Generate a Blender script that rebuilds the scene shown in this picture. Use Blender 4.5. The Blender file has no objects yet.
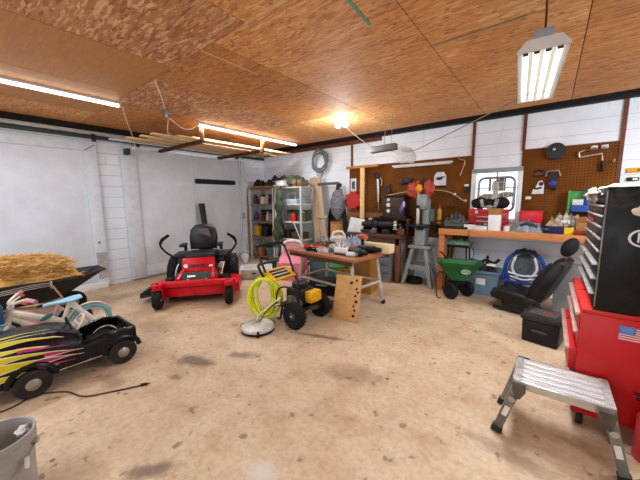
import bpy, bmesh, math, random
from mathutils import Matrix, Vector, Euler, noise
PI = math.pi
D = math.radians
rnd = random.Random(7)
scn = bpy.context.scene
COL = scn.collection
XL, YB, ZC, XR, YF = -6.65, 5.85, 2.97, 3.2, -3.6


def lin(h):
    h = h.lstrip('#')
    out = []
    for i in (0, 2, 4):
        c = int(h[i:i + 2], 16) / 255
        out.append(c / 12.92 if c <= 0.04045 else ((c + 0.055) / 1.055) ** 2.4)
    return out + [1.0]


class NT:
    def __init__(s, name):
        s.m = bpy.data.materials.new(name)
        s.m.use_nodes = True
        s.t = s.m.node_tree
        s.b = s.t.nodes['Principled BSDF']

    def n(s, typ, ins=None, **kw):
        nd = s.t.nodes.new(typ)
        for k, v in kw.items():
            setattr(nd, k, v)
        for k, v in (ins or {}).items():
            s.put(nd.inputs[k], v)
        return nd

    def put(s, sock, v):
        if isinstance(v, bpy.types.NodeSocket):
            s.t.links.new(v, sock)
        else:
            sock.default_value = v

    def ramp(s, fac, stops, interp='LINEAR'):
        r = s.n('ShaderNodeValToRGB', {'Fac': fac})
        e = r.color_ramp.elements
        r.color_ramp.interpolation = interp
        while len(e) < len(stops):
            e.new(0.5)
        for el, (p, c) in zip(e, stops):
            el.position = p
            el.color = lin(c) if isinstance(c, str) else (c, c, c, 1)
        return r.outputs['Color']

    def mix(s, f, a, b, mode='MIX'):
        m = s.n('ShaderNodeMix', data_type='RGBA', blend_type=mode)
        s.put(m.inputs[0], f)
        for i, v in ((6, a), (7, b)):
            s.put(m.inputs[i], lin(v) if isinstance(v, str) else v)
        return m.outputs[2]

    def math(s, op, a, b=0.0):
        m = s.n('ShaderNodeMath', operation=op)
        s.put(m.inputs[0], a)
        s.put(m.inputs[1], b)
        return m.outputs[0]

    def coord(s, rot=(0, 0, 0), scale=(1, 1, 1), loc=(0, 0, 0)):
        tc = s.n('ShaderNodeTexCoord')
        mp = s.n('ShaderNodeMapping', {'Vector': tc.outputs['Object'], 'Rotation': rot, 'Scale': scale, 'Location': loc})
        return mp.outputs[0]

    def noise(s, vec, scale, detail=4, rough=0.55, dist=0.0):
        return s.n('ShaderNodeTexNoise', {'Vector': vec, 'Scale': scale, 'Detail': detail, 'Roughness': rough, 'Distortion': dist}).outputs['Fac']

    def bump(s, h, strength=0.3, dist=0.01):
        b = s.n('ShaderNodeBump', {'Height': h, 'Strength': strength, 'Distance': dist})
        s.t.links.new(b.outputs[0], s.b.inputs['Normal'])


MATS = {}


def M(name, color=None, rough=0.55, metal=0.0, var=0.14, scale=9.0, bump=0.0, spec=0.32, stretch=(1, 1, 1)):
    """a plain procedural material: colour broken up by two noises, slight roughness change"""
    if name in MATS:
        return MATS[name]
    q = NT(name)
    c = lin(color)
    v = q.coord(scale=stretch)
    f = q.noise(v, scale, 5, 0.6)
    lo = [x * (1 - var * 1.6) for x in c[:3]] + [1]
    hi = [min(1, x * (1 + var)) for x in c[:3]] + [1]
    r = q.ramp(f, [(0.3, 0.0), (0.7, 1.0)])
    q.put(q.b.inputs['Base Color'], q.mix(r, lo, hi))
    q.put(q.b.inputs['Roughness'], q.math('ADD', q.math('MULTIPLY', f, 0.25), max(0.02, rough - 0.12)))
    q.b.inputs['Metallic'].default_value = metal
    q.b.inputs['Specular IOR Level'].default_value = spec
    if bump:
        q.bump(q.noise(v, scale * 6, 3), bump, 0.006)
    MATS[name] = q.m
    return q.m


def emit(name, color, strength):
    if name in MATS:
        return MATS[name]
    q = NT(name)
    q.b.inputs['Base Color'].default_value = lin(color)
    q.b.inputs['Emission Color'].default_value = lin(color)
    q.b.inputs['Emission Strength'].default_value = strength
    MATS[name] = q.m
    return q.m


def glass(name, color, rough=0.1, alpha=0.35):
    if name in MATS:
        return MATS[name]
    q = NT(name)
    f = q.noise(q.coord(), 14, 3)
    q.put(q.b.inputs['Base Color'], q.mix(f, color, '#ffffff'))
    q.b.inputs['Roughness'].default_value = rough
    q.b.inputs['Alpha'].default_value = alpha
    MATS[name] = q.m
    return q.m


def wood(name, a, b, scale=6, stretch=(1, 12, 12), rough=0.6):
    if name in MATS:
        return MATS[name]
    q = NT(name)
    v = q.coord(scale=stretch)
    f = q.noise(v, scale, 6, 0.65, 0.6)
    g = q.noise(q.coord(), 3, 3)
    c = q.ramp(f, [(0.25, a), (0.75, b)])
    c = q.mix(q.math('MULTIPLY', q.math('GREATER_THAN', g, 0.62), 0.15), c, '#3a2414')
    q.put(q.b.inputs['Base Color'], c)
    q.b.inputs['Roughness'].default_value = rough
    q.bump(f, 0.15, 0.003)
    MATS[name] = q.m
    return q.m


class MB:
    """collects shapes for ONE mesh"""

    def __init__(s):
        s.bm = bmesh.new()
        s.M = Matrix()

    def _add(s, verts, mat):
        bmesh.ops.transform(s.bm, matrix=s.M @ mat, verts=verts)

    def box(s, c, size, rot=(0, 0, 0), bev=0.0, top=None):
        r = bmesh.ops.create_cube(s.bm, size=1)
        vs = r['verts']
        for v in vs:
            k = top if (top and v.co.z > 0) else (1, 1)
            v.co = Vector((v.co.x * size[0] * k[0], v.co.y * size[1] * k[1], v.co.z * size[2]))
        if bev:
            es = list({e for v in vs for e in v.link_edges})
            rr = bmesh.ops.bevel(s.bm, geom=es, offset=bev, segments=2, affect='EDGES', profile=0.5)
            vs = list({v for f in rr['faces'] for v in f.verts} | {v for v in vs if v.is_valid})
        s._add(vs, Matrix.Translation(c) @ Euler([D(a) for a in rot]).to_matrix().to_4x4())
        return s

    def cyl(s, a, b, r, r2=None, n=16, cap=True):
        a, b = Vector(a), Vector(b)
        d = b - a
        r2 = r if r2 is None else r2
        rr = bmesh.ops.create_cone(s.bm, cap_ends=cap, segments=n, radius1=max(r, 1e-5), radius2=max(r2, 1e-5), depth=d.length)
        q = Vector((0, 0, 1)).rotation_difference(d.normalized()).to_matrix().to_4x4()
        s._add(rr['verts'], Matrix.Translation((a + b) / 2) @ q)
        return s

    def ell(s, c, rad, rot=(0, 0, 0), u=18, v=12, amp=0.0, seed=0, fr=3.0):
        rr = bmesh.ops.create_uvsphere(s.bm, u_segments=u, v_segments=v, radius=1)
        vs = rr['verts']
        if amp:
            for w in vs:
                w.co *= 1 + amp * noise.noise(w.co * fr * 0.6 + Vector((seed * 7.3, seed * 3.1, 0))) * 1.6 + amp * 0.5 * noise.noise(w.co * fr * 2 + Vector((seed, 9, 3)))
        m = Matrix.Translation(c) @ Euler([D(a) for a in rot]).to_matrix().to_4x4() @ Matrix.Diagonal((rad[0], rad[1], rad[2], 1))
        s._add(vs, m)
        return s

    def tube(s, pts, r, n=8, closed=False, sub=0, flat=None):
        pts = [Vector(p) for p in pts]
        if sub and isinstance(r, (list, tuple)):
            K = (len(pts) - 1) * sub
            rr_ = []
            for i in range(K + 1):
                a = min(i / sub, len(r) - 1.0)
                j = min(int(a), len(r) - 2)
                rr_.append(r[j] + (r[j + 1] - r[j]) * (a - j))
            r = rr_
        if sub:
            pts = catmull(pts, sub, closed)
        N = len(pts)
        rings = []
        up = None
        for i, p in enumerate(pts):
            if closed:
                t = pts[(i + 1) % N] - pts[i - 1]
            else:
                t = pts[min(i + 1, N - 1)] - pts[max(i - 1, 0)]
            t.normalize()
            if up is None:
                up = Vector((0, 0, 1)) if abs(t.z) < 0.9 else Vector((1, 0, 0))
            x = t.cross(up)
            if x.length < 1e-5:
                x = t.orthogonal()
            x.normalize()
            y = x.cross(t).normalized()
            up = y
            rad = r[i] if isinstance(r, (list, tuple)) else r
            ring = []
            for k in range(n):
                a = 2 * PI * k / n
                q = p + x * math.cos(a) * rad + y * math.sin(a) * rad * (flat or 1)
                ring.append(s.bm.verts.new(s.M @ q))
            rings.append(ring)
        for i in range(N if closed else N - 1):
            A, B = rings[i], rings[(i + 1) % N]
            for k in range(n):
                s.bm.faces.new((A[k], A[(k + 1) % n], B[(k + 1) % n], B[k]))
        if not closed:
            s.bm.faces.new(rings[0][::-1])
            s.bm.faces.new(rings[-1])
        return s

    def lathe(s, prof, c=(0, 0, 0), n=24, axis='Z', closed=False, sx=1, sy=1):
        rings = []
        for (r, z) in prof:
            ring = []
            for k in range(n):
                a = 2 * PI * k / n
                p = Vector((r * math.cos(a) * sx, r * math.sin(a) * sy, z))
                if axis == 'X':
                    p = Vector((p.z, p.x, p.y))
                elif axis == 'Y':
                    p = Vector((p.x, -p.z, p.y))
                ring.append(s.bm.verts.new(s.M @ (p + Vector(c))))
            rings.append(ring)
        for i in range(len(rings) - (0 if closed else 1)):
            A, B = rings[i], rings[(i + 1) % len(rings)]
            for k in range(n):
                s.bm.faces.new((A[k], A[(k + 1) % n], B[(k + 1) % n], B[k]))
        if not closed:
            for ring, rv, (r, z) in ((rings[0], True, prof[0]), (rings[-1], False, prof[-1])):
                if r > 1e-4:
                    s.bm.faces.new(ring[::-1] if rv else ring)
        return s

    def prism(s, poly, depth, mat=None):
        """polygon in local xy pushed along +z by depth, then placed by mat"""
        m = s.M @ (mat or Matrix())
        a = [s.bm.verts.new(m @ Vector((x, y, 0))) for x, y in poly]
        b = [s.bm.verts.new(m @ Vector((x, y, depth))) for x, y in poly]
        N = len(poly)
        s.bm.faces.new(a[::-1])
        s.bm.faces.new(b)
        for i in range(N):
            s.bm.faces.new((a[i], a[(i + 1) % N], b[(i + 1) % N], b[i]))
        return s

    def loft(s, secs, cap=True):
        """sections: lists of equal count of 3D points"""
        R = [[s.bm.verts.new(s.M @ Vector(p)) for p in sec] for sec in secs]
        n = len(R[0])
        for A, B in zip(R, R[1:]):
            for k in range(n):
                s.bm.faces.new((A[k], A[(k + 1) % n], B[(k + 1) % n], B[k]))
        if cap:
            s.bm.faces.new(R[0][::-1])
            s.bm.faces.new(R[-1])
        return s

    def heap(s, c, sx, sy, h, seed=0, nx=22, ny=16, fr=9, amp=0.5, rotz=0):
        """a crumpled closed mound, flat underneath"""
        g = []
        R = Matrix.Rotation(D(rotz), 4, 'Z')
        for j in range(ny + 1):
            row = []
            for i in range(nx + 1):
                u, v = i / nx * 2 - 1, j / ny * 2 - 1
                k = max(0, 1 - (abs(u) ** 2.6 + abs(v) ** 2.6)) ** 0.5
                e = noise.noise(Vector((u * sx * fr, v * sy * fr, seed * 5.7)))
                w = 1 + 0.12 * noise.noise(Vector((u * 3, v * 3, seed + 20)))
                z = h * k * (1 - amp * 0.5 + amp * e) if k > 0 else 0
                row.append(s.bm.verts.new(s.M @ (Vector(c) + R @ Vector((u * sx / 2 * w, v * sy / 2 * w, max(0.004, z))))))
            g.append(row)
        for j in range(ny):
            for i in range(nx):
                s.bm.faces.new((g[j][i], g[j][i + 1], g[j + 1][i + 1], g[j + 1][i]))
        b = []
        rim = [g[0][i] for i in range(nx)] + [g[j][nx] for j in range(ny)] + [g[ny][i] for i in range(nx, 0, -1)] + [g[j][0] for j in range(ny, 0, -1)]
        for v in rim:
            b.append(s.bm.verts.new(v.co - Vector((0, 0, 0.004))))
        for i in range(len(rim)):
            s.bm.faces.new((rim[i], b[i], b[(i + 1) % len(b)], rim[(i + 1) % len(b)]))
        s.bm.faces.new(b)
        return s

    def build(s, name, mat, parent=None, loc=(0, 0, 0), rotz=0.0, sharp=38, label=None, smooth=True):
        me = bpy.data.meshes.new(name)
        bmesh.ops.recalc_face_normals(s.bm, faces=s.bm.faces)
        s.bm.to_mesh(me)
        s.bm.free()
        if smooth and len(me.polygons):
            me.polygons.foreach_set('use_smooth', [True] * len(me.polygons))
            me.set_sharp_from_angle(angle=D(sharp))
        o = bpy.data.objects.new(name, me)
        COL.objects.link(o)
        me.materials.append(mat)
        o.location = loc
        o.rotation_euler = (0, 0, rotz)
        if parent:
            o.parent = parent
        if label:
            o['label'] = label
        return o


def catmull(pts, sub, closed=False):
    out = []
    N = len(pts)
    rng = range(N) if closed else range(N - 1)
    for i in rng:
        p1, p2 = pts[i], pts[(i + 1) % N]
        p0 = pts[i - 1] if (closed or i > 0) else p1
        p3 = pts[(i + 2) % N] if (closed or i + 2 < N) else p2
        for k in range(sub):
            t = k / sub
            out.append(0.5 * ((2 * p1) + (p2 - p0) * t + (2 * p0 - 5 * p1 + 4 * p2 - p3) * t * t + (3 * p1 - p0 - 3 * p2 + p3) * t ** 3))
    if not closed:
        out.append(pts[-1])
    return out


LABELS = {}


def tag(o, label, cat, group=None, kind=None):
    o['label'] = label
    o['category'] = cat
    if group:
        o['group'] = group
    if kind:
        o['kind'] = kind
    LABELS.setdefault(label, []).append(o)
    return o


def thing(name, label, cat, loc=(0, 0, 0), rotz=0.0, group=None):
    o = bpy.data.objects.new(name, None)
    o.empty_display_size = 0.1
    COL.objects.link(o)
    o.location = loc
    o.rotation_euler = (0, 0, rotz)
    return tag(o, label, cat, group)


def one(name, label, cat, mb, mat, loc=(0, 0, 0), rotz=0.0, group=None, kind=None, **kw):
    return tag(mb.build(name, mat, None, loc, rotz, **kw), label, cat, group, kind)


def struct(name, mb, mat, parent=None, **kw):
    o = mb.build(name, mat, parent, **kw)
    if not parent:
        o['kind'] = 'structure'
    return o


def copy_thing(root, loc, rotz, label, group=None):
    r = root.copy()
    COL.objects.link(r)
    r.location = loc
    r.rotation_euler = (0, 0, rotz)
    for ch in list(root.children):
        c = ch.copy()
        COL.objects.link(c)
        c.parent = r
        for g in list(ch.children):
            d = g.copy()
            COL.objects.link(d)
            d.parent = c
    return tag(r, label, root['category'], group or root.get('group'))


def text_part(name, body, size, mat, parent, mat4, ext=0.0015, kind_struct=False):
    cu = bpy.data.curves.new(name, 'FONT')
    cu.body = body
    cu.size = size
    cu.extrude = ext
    cu.align_x = 'CENTER'
    cu.align_y = 'CENTER'
    t = bpy.data.objects.new(name + '_curve', cu)
    COL.objects.link(t)
    bpy.context.view_layer.update()
    me = bpy.data.meshes.new_from_object(t.evaluated_get(bpy.context.evaluated_depsgraph_get()))
    bpy.data.objects.remove(t)
    me.name = name
    me.transform(mat4)
    me.materials.clear()
    me.materials.append(mat)
    o = bpy.data.objects.new(name, me)
    COL.objects.link(o)
    o.parent = parent
    return o


def frame(origin, xaxis, yaxis):
    x = Vector(xaxis).normalized()
    y = Vector(yaxis).normalized()
    z = x.cross(y)
    m = Matrix((x, y, z)).transposed().to_4x4()
    m.translation = origin
    return m
# ---------------------------------------------------------------- camera
cam = bpy.data.cameras.new('camera')
cam.sensor_width = 36
cam.lens = 16.380190537
cam.clip_start = 0.02
camo = bpy.data.objects.new('camera', cam)
COL.objects.link(camo)
r2 = Vector((0.78738401, 0.61637556, -0.01037219))
u2 = Vector((-0.07571564, 0.11339289, 0.99066099))
fw = Vector((-0.61179536, 0.77924529, -0.13595302))
m = Matrix((r2, u2, -fw)).transposed().to_4x4()
m.translation = (0, 0, 1.6)
camo.matrix_world = m
scn.camera = camo

# ---------------------------------------------------------------- setting materials
WHITE = '#dcdcdb'


def block_mat(name, plane, joint='#a9abad', wear=0.0):
    q = NT(name)
    tc = q.n('ShaderNodeTexCoord')
    sep = q.n('ShaderNodeSeparateXYZ', {'Vector': tc.outputs['Object']})
    cb = q.n('ShaderNodeCombineXYZ', {'X': sep.outputs['X' if plane == 'XZ' else 'Y'], 'Y': q.math('ADD', sep.outputs['Z'], 0.13)})
    br = q.n('ShaderNodeTexBrick', {'Vector': cb.outputs[0], 'Scale': 1.0, 'Mortar Size': 0.004, 'Mortar Smooth': 0.5, 'Brick Width': 0.405, 'Row Height': 0.203, 'Color1': (1, 1, 1, 1), 'Color2': (1, 1, 1, 1), 'Mortar': (0, 0, 0, 1)})
    n1 = q.noise(q.coord(), 2.2, 5)
    n2 = q.noise(q.coord(scale=(1, 1, 0.25)), 9, 5)
    base = q.ramp(n1, [(0.3, '#dbe3eb'), (0.7, '#ebf1f7')])
    base = q.mix(q.math('MULTIPLY', q.math('GREATER_THAN', n2, 0.66), 0.25), base, '#c6c6c4')
    # vertical joints are nearly painted over: fade the mortar mask with noise
    rowm = q.math('LESS_THAN', q.math('FRACT', q.math('DIVIDE', q.math('ADD', sep.outputs['Z'], 0.133), 0.203)), 0.035)
    fade = q.ramp(q.noise(q.coord(), 1.6, 3), [(0.35, 0.45), (0.65, 1.0)])
    rowm = q.math('MULTIPLY', rowm, fade)
    jm = q.math('MAXIMUM', rowm, q.math('MULTIPLY', br.outputs['Fac'], 0.1))
    col = q.mix(jm, base, joint)
    q.put(q.b.inputs['Base Color'], col)
    q.b.inputs['Roughness'].default_value = 0.6
    h = q.math('ADD', q.math('MULTIPLY', jm, -1.0), q.math('MULTIPLY', q.noise(q.coord(), 60, 3), 0.2))
    q.bump(h, 0.35, 0.006)
    return q.m


def osb_mat(name, dark, mid, light, seed=0.0, rough=0.65, contrast=1.0, marks=()):
    q = NT(name)
    tc = q.n('ShaderNodeTexCoord').outputs['Object']
    wob = q.n('ShaderNodeTexNoise', {'Vector': tc, 'Scale': 7.0, 'Detail': 3.0}).outputs['Color']
    fl, pick = [], []
    for k, (ang, sc) in enumerate(((8, 1.0), (52, 0.9), (98, 1.1), (146, 0.95))):
        v = q.coord(rot=(0, 0, D(ang + seed * 31)), scale=(11 * sc, 52 * sc, 1), loc=(seed * 3.3 + k, seed, 0))
        v2 = q.n('ShaderNodeVectorMath', {0: wob, 1: (1.5, 2.5, 0)}, operation='MULTIPLY').outputs[0]
        v3 = q.n('ShaderNodeVectorMath', {0: v, 1: v2}, operation='ADD').outputs[0]
        vo = q.n('ShaderNodeTexVoronoi', {'Vector': v3, 'Scale': 1.0, 'Randomness': 1.0}, voronoi_dimensions='2D')
        sp = q.n('ShaderNodeSeparateColor', {'Color': vo.outputs['Color']})
        fl.append(sp.outputs[0])
        pick.append(sp.outputs[1])
    f = fl[0]
    for k in range(1, 4):
        f = q.mix(q.math('GREATER_THAN', pick[k], 0.58), f, fl[k])
    big = q.noise(q.coord(loc=(seed, seed * 2, 0)), 1.6, 5)
    fine = q.noise(q.coord(), 45, 3)
    ff = q.math('ADD', q.math('ADD', q.math('MULTIPLY', q.math('SUBTRACT', f, 0.5), 0.75 * contrast), q.math('MULTIPLY', big, 0.55)), q.math('MULTIPLY', fine, 0.25))
    col = q.ramp(ff, [(0.05, dark), (0.32, mid), (0.5, mid), (0.8, light)])
    sp = q.n('ShaderNodeTexVoronoi', {'Vector': q.coord(scale=(7, 15, 1), rot=(0, 0, D(25 + 40 * seed))), 'Scale': 1.0}, voronoi_dimensions='2D')
    ps = q.n('ShaderNodeSeparateColor', {'Color': sp.outputs['Color']}).outputs[2]
    spk = q.math('MULTIPLY', q.math('LESS_THAN', sp.outputs['Distance'], 0.13), q.math('GREATER_THAN', ps, 0.72))
    col = q.mix(q.math('MULTIPLY', spk, 0.6), col, '#5a341c')
    for (x, y, rx, ry, ang, amt) in marks:
        mp = q.n('ShaderNodeMapping', {'Vector': tc, 'Location': (x, y, 0), 'Rotation': (0, 0, D(ang)), 'Scale': (rx, ry, 1)}, vector_type='TEXTURE')
        ln = q.n('ShaderNodeVectorMath', {0: mp.outputs[0]}, operation='LENGTH').outputs['Value']
        e = q.math('ADD', ln, q.math('MULTIPLY', q.math('SUBTRACT', q.noise(q.coord(loc=(x, y, 0)), 16, 3, 0.6), 0.5), 1.6))
        col = q.mix(q.math('MULTIPLY', q.ramp(e, [(0.75, 1.0), (0.95, 0.0)]), amt), col, '#2a1f18')
    q.put(q.b.inputs['Base Color'], col)
    q.b.inputs['Roughness'].default_value = rough
    q.bump(f, 0.12, 0.004)
    return q.m


def ply_ceiling(name, a, b):
    q = NT(name)
    f = q.noise(q.coord(scale=(3, 26, 1), rot=(0, 0, D(90))), 1.4, 6, 0.6, 0.7)
    f2 = q.noise(q.coord(scale=(9, 26, 1), rot=(0, 0, D(90))), 2.0, 3)
    col = q.ramp(f, [(0.25, a), (0.75, b)])
    col = q.mix(q.math('MULTIPLY', q.math('GREATER_THAN', f2, 0.72), 0.5), col, '#6a3f1e')
    q.put(q.b.inputs['Base Color'], col)
    q.b.inputs['Roughness'].default_value = 0.55
    return q.m


def floor_mat():
    q = NT('worn_concrete')
    tc = q.n('ShaderNodeTexCoord').outputs['Object']
    n1 = q.noise(q.coord(), 0.9, 6, 0.6)
    n2 = q.noise(q.coord(), 4.5, 6, 0.65)
    n3 = q.noise(q.coord(), 26, 4, 0.6)
    f = q.math('ADD', q.math('MULTIPLY', n1, 0.55), q.math('MULTIPLY', n2, 0.45))
    col = q.ramp(f, [(0.32, '#ab8c68'), (0.46, '#c4a988'), (0.6, '#d3bc9c'), (0.72, '#dccbb0')])
    col = q.mix(q.math('MULTIPLY', q.ramp(n3, [(0.4, 0.0), (0.75, 1.0)]), 0.38), col, '#86664a')
    n6 = q.noise(q.coord(loc=(3, 7, 0)), 2.3, 6, 0.7)
    col = q.mix(q.math('MULTIPLY', q.ramp(n6, [(0.52, 0.0), (0.68, 1.0)]), 0.45), col, '#a27a55')
    # small dark drips and grit
    n4 = q.noise(q.coord(), 9.5, 3, 0.5)
    col = q.mix(q.math('MULTIPLY', q.ramp(n4, [(0.64, 0.0), (0.7, 1.0)]), 0.6), col, '#5e432c')
    vo = q.n('ShaderNodeTexVoronoi', {'Vector': q.coord(), 'Scale': 3.3}).outputs['Distance']
    n5 = q.noise(q.coord(), 2.0, 2)
    sp = q.math('MULTIPLY', q.math('LESS_THAN', vo, 0.06), q.math('GREATER_THAN', n5, 0.47))
    col = q.mix(q.math('MULTIPLY', sp, 0.75), col, '#3c2a1c')

    def stain(x, y, rx, ry, ang, colr, amt, lo=0.35, fr=7):
        nonlocal col
        mp = q.n('ShaderNodeMapping', {'Vector': tc, 'Location': (x, y, 0), 'Rotation': (0, 0, D(ang)), 'Scale': (rx, ry, 1)}, vector_type='TEXTURE')
        ln = q.n('ShaderNodeVectorMath', {0: mp.outputs[0]}, operation='LENGTH').outputs['Value']
        e = q.math('ADD', ln, q.math('MULTIPLY', q.math('SUBTRACT', q.noise(q.coord(loc=(x, y, 0)), fr, 5, 0.65), 0.5), 1.7))
        msk = q.ramp(e, [(lo, 1.0), (1.0, 0.0)])
        col = q.mix(q.math('MULTIPLY', msk, amt), col, colr)
    stain(-2.72, 1.36, 0.33, 0.11, 20, '#4b3a2b', 0.75)      # oily patch left of centre
    stain(-2.42, 1.74, 0.22, 0.08, 35, '#4b3a2b', 0.65)
    stain(-1.22, 0.98, 0.13, 0.1, 0, '#cdc6ba', 0.8)          # pale paint spill
    stain(-1.30, 2.15, 0.34, 0.2, 30, '#7a4f30', 0.55)        # rusty bloom
    stain(-1.77, 0.58, 0.22, 0.07, 50, '#54402f', 0.7)
    stain(-2.05, 2.55, 0.5, 0.06, 18, '#4a3626', 0.75)        # drips by the plywood
    stain(-0.05, 2.0, 0.3, 0.1, -10, '#6b4c33', 0.5)
    stain(-2.95, 0.75, 0.2, 0.12, 10, '#6d5038', 0.5)
    stain(-1.35, 4.2, 0.35, 0.12, 35, '#a98c6c', 0.5)
    stain(-3.9, 1.5, 0.5, 0.3, 10, '#8d6d4d', 0.5)
    stain(-5.6, 1.9, 0.7, 0.25, 80, '#8b6b49', 0.5)
    stain(-2.6, 1.12, 0.1, 0.05, 20, '#5a4330', 0.6)
    q.put(q.b.inputs['Base Color'], col)
    q.put(q.b.inputs['Roughness'], q.math('ADD', q.math('MULTIPLY', n2, 0.3), 0.42))
    q.bump(q.math('ADD', n3, q.math('MULTIPLY', n2, 0.6)), 0.12, 0.006)
    return q.m


wall_b = block_mat('painted_block_back', 'XZ')
wall_l = block_mat('painted_block_left', 'YZ', '#85868a')
paint_w = M('white_wall_paint', '#dae1e8', 0.55, var=0.06, scale=2.5, bump=0.05)
black_wood = M('black_stained_timber', '#17120f', 0.75, var=0.3)
rust = M('rust_brown_strip', '#6b3a22', 0.6, var=0.2)

# ---------------------------------------------------------------- shell
struct('floor', MB().box(((XL + XR) / 2, (YB + YF) / 2, -0.05), (XR - XL + 0.4, YB - YF + 0.4, 0.1)), floor_mat())
WX0, WX1, WZ0, WZ1 = -1.09, -0.41, 1.22, 2.07
b = MB()
b.box(((XL + WX0) / 2, YB + 0.1, 1.6), (WX0 - XL, 0.2, 3.2))
b.box(((WX1 + XR) / 2, YB + 0.1, 1.6), (XR - WX1, 0.2, 3.2))
b.box(((WX0 + WX1) / 2, YB + 0.1, WZ0 / 2), (WX1 - WX0, 0.2, WZ0))
b.box(((WX0 + WX1) / 2, YB + 0.1, (WZ1 + 3.2) / 2), (WX1 - WX0, 0.2, 3.2 - WZ1))
struct('wall_back', b, wall_b)
struct('wall_left', MB().box((XL - 0.1, (YB + YF) / 2, 1.6), (0.2, YB - YF + 0.4, 3.2)), wall_l)
struct('wall_right', MB().box((XR + 0.1, (YB + YF) / 2, 1.6), (0.2, YB - YF + 0.4, 3.2)), wall_l)
# the wall behind the photographer, with a vehicle door opening added for fill daylight
b = MB()
b.box((-5.9, YF - 0.1, 1.6), (1.5, 0.2, 3.2))
b.box((1.9, YF - 0.1, 1.6), (2.6, 0.2, 3.2))
b.box((-2.3, YF - 0.1, 2.8), (5.8, 0.2, 0.8))
struct('wall_front', b, wall_b)
# ceiling sheets
osb_red = osb_mat('strand_board_reddish', '#9a5f3a', '#c08556', '#e6c093', 1.0, contrast=1.0, marks=((-2.85, 0.84, 0.42, 0.05, 12, 0.8), (-2.83, 0.93, 0.4, 0.035, 12, 0.8), (-2.88, 0.75, 0.36, 0.03, 12, 0.7), (-3.95, 2.22, 0.75, 0.06, 2, 0.6), (-4.1, 2.36, 0.6, 0.035, 2, 0.5)))
osb_tan = osb_mat('strand_board_tan', '#b8773f', '#dd9f60', '#f4d09c', 2.0, contrast=0.8)
osb_tan2 = osb_mat('strand_board_golden', '#b0703a', '#d79757', '#efc086', 3.7, contrast=0.75)
osb_gold = osb_mat('strand_board_brown', '#9a5f2c', '#c48445', '#dea764', 5.1, contrast=0.8)
ply_c = ply_ceiling('plywood_ceiling', '#ae7232', '#c78c42')
sheets = []
xs = [XL, -5.62, -4.34, -3.17, -1.97, -0.75, 0.47, 1.69, XR]
for i, (a, c) in enumerate(zip(xs, xs[1:])):
    ma = [osb_tan2, ply_c, ply_c, osb_red, osb_tan, osb_tan2, osb_tan, osb_gold][i]
    sheets.append((a, c, -0.85, 1.6, ma))
    sheets.append((a, c, YF, -0.85, osb_tan if i % 2 else osb_tan2))
for (a, c, y0, y1, ma) in ((XL, -4.86, 1.6, 4.04, osb_gold), (XL, -4.86, 4.04, 5.62, osb_tan2), (-4.86, -3.64, 1.6, 4.04, osb_red), (-4.86, -3.64, 4.04, 5.62, osb_tan2),
                           (-3.64, -2.42, 1.6, 4.04, osb_gold), (-3.64, -2.42, 4.04, 5.62, osb_tan), (-2.42, -0.95, 1.6, 2.87, osb_tan), (-2.42, -0.95, 2.87, 5.62, osb_tan2),
                           (-0.95, 0.13, 1.6, 2.87, osb_tan), (-0.95, 0.13, 2.87, 5.62, osb_tan2), (0.13, 1.35, 1.6, 5.62, osb_gold), (1.35, XR, 1.6, 5.62, osb_gold)):
    sheets.append((a, c, y0, y1, ma))
for (a, c, y0, y1, ma) in sheets:
    g = 0.007
    struct('ceiling', MB().box(((a + c) / 2, (y0 + y1) / 2, ZC + 0.006), (c - a - g, y1 - y0 - g, 0.012)), ma)
struct('ceiling', MB().box(((XL + XR) / 2, (YB + YF) / 2, ZC + 0.1), (XR - XL + 0.4, YB - YF + 0.4, 0.17)), black_wood)
# pale joint strip and thin gaps between the sheets
struct('trim_1', MB().box((-1.2, 1.6, ZC - 0.003), (1.55, 0.02, 0.006)), M('pale_joint_strip', '#e3b98c', 0.6))
struct('trim_2', MB().box((-2.62, 1.93, ZC - 0.003), (0.015, 0.66, 0.006)), MATS['pale_joint_strip'])
struct('trim_3', MB().box((-1.2, 1.85, ZC - 0.003), (0.022, 0.75, 0.006), rot=(0, 0, 4)), M('teal_joint_tape', '#4e9d86', 0.5))
struct('trim_4', MB().box((-0.6, 2.87, ZC - 0.003), (0.72, 0.02, 0.006)), M('grey_green_tape', '#8f8a6c', 0.5))
# black plate beams along the wall tops
struct('trim_5', MB().box(((XL + XR) / 2, YB - 0.06, ZC - 0.025), (XR - XL, 0.12, 0.06)), black_wood)
struct('trim_6', MB().box(((XL + XR) / 2, 5.72, ZC + 0.0), (XR - XL, 0.16, 0.02)), black_wood)
struct('trim_7', MB().box((-4.75, YB - 0.02, ZC - 0.09), (3.7, 0.05, 0.09)), rust)
struct('trim_8', MB().box((XL + 0.05, (YB + YF) / 2, ZC - 0.04), (0.1, YB - YF, 0.09)), black_wood)
# rust-brown upright strips on the back wall
for i, (x, z0) in enumerate(((-3.63, 2.36), (-1.13, 1.1), (-0.4, 2.36), (0.72, 1.1))):
    struct('trim_%d' % (9 + i), MB().box((x, YB - 0.012, (z0 + 2.93) / 2), (0.045, 0.028, 2.93 - z0)), rust)

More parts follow.
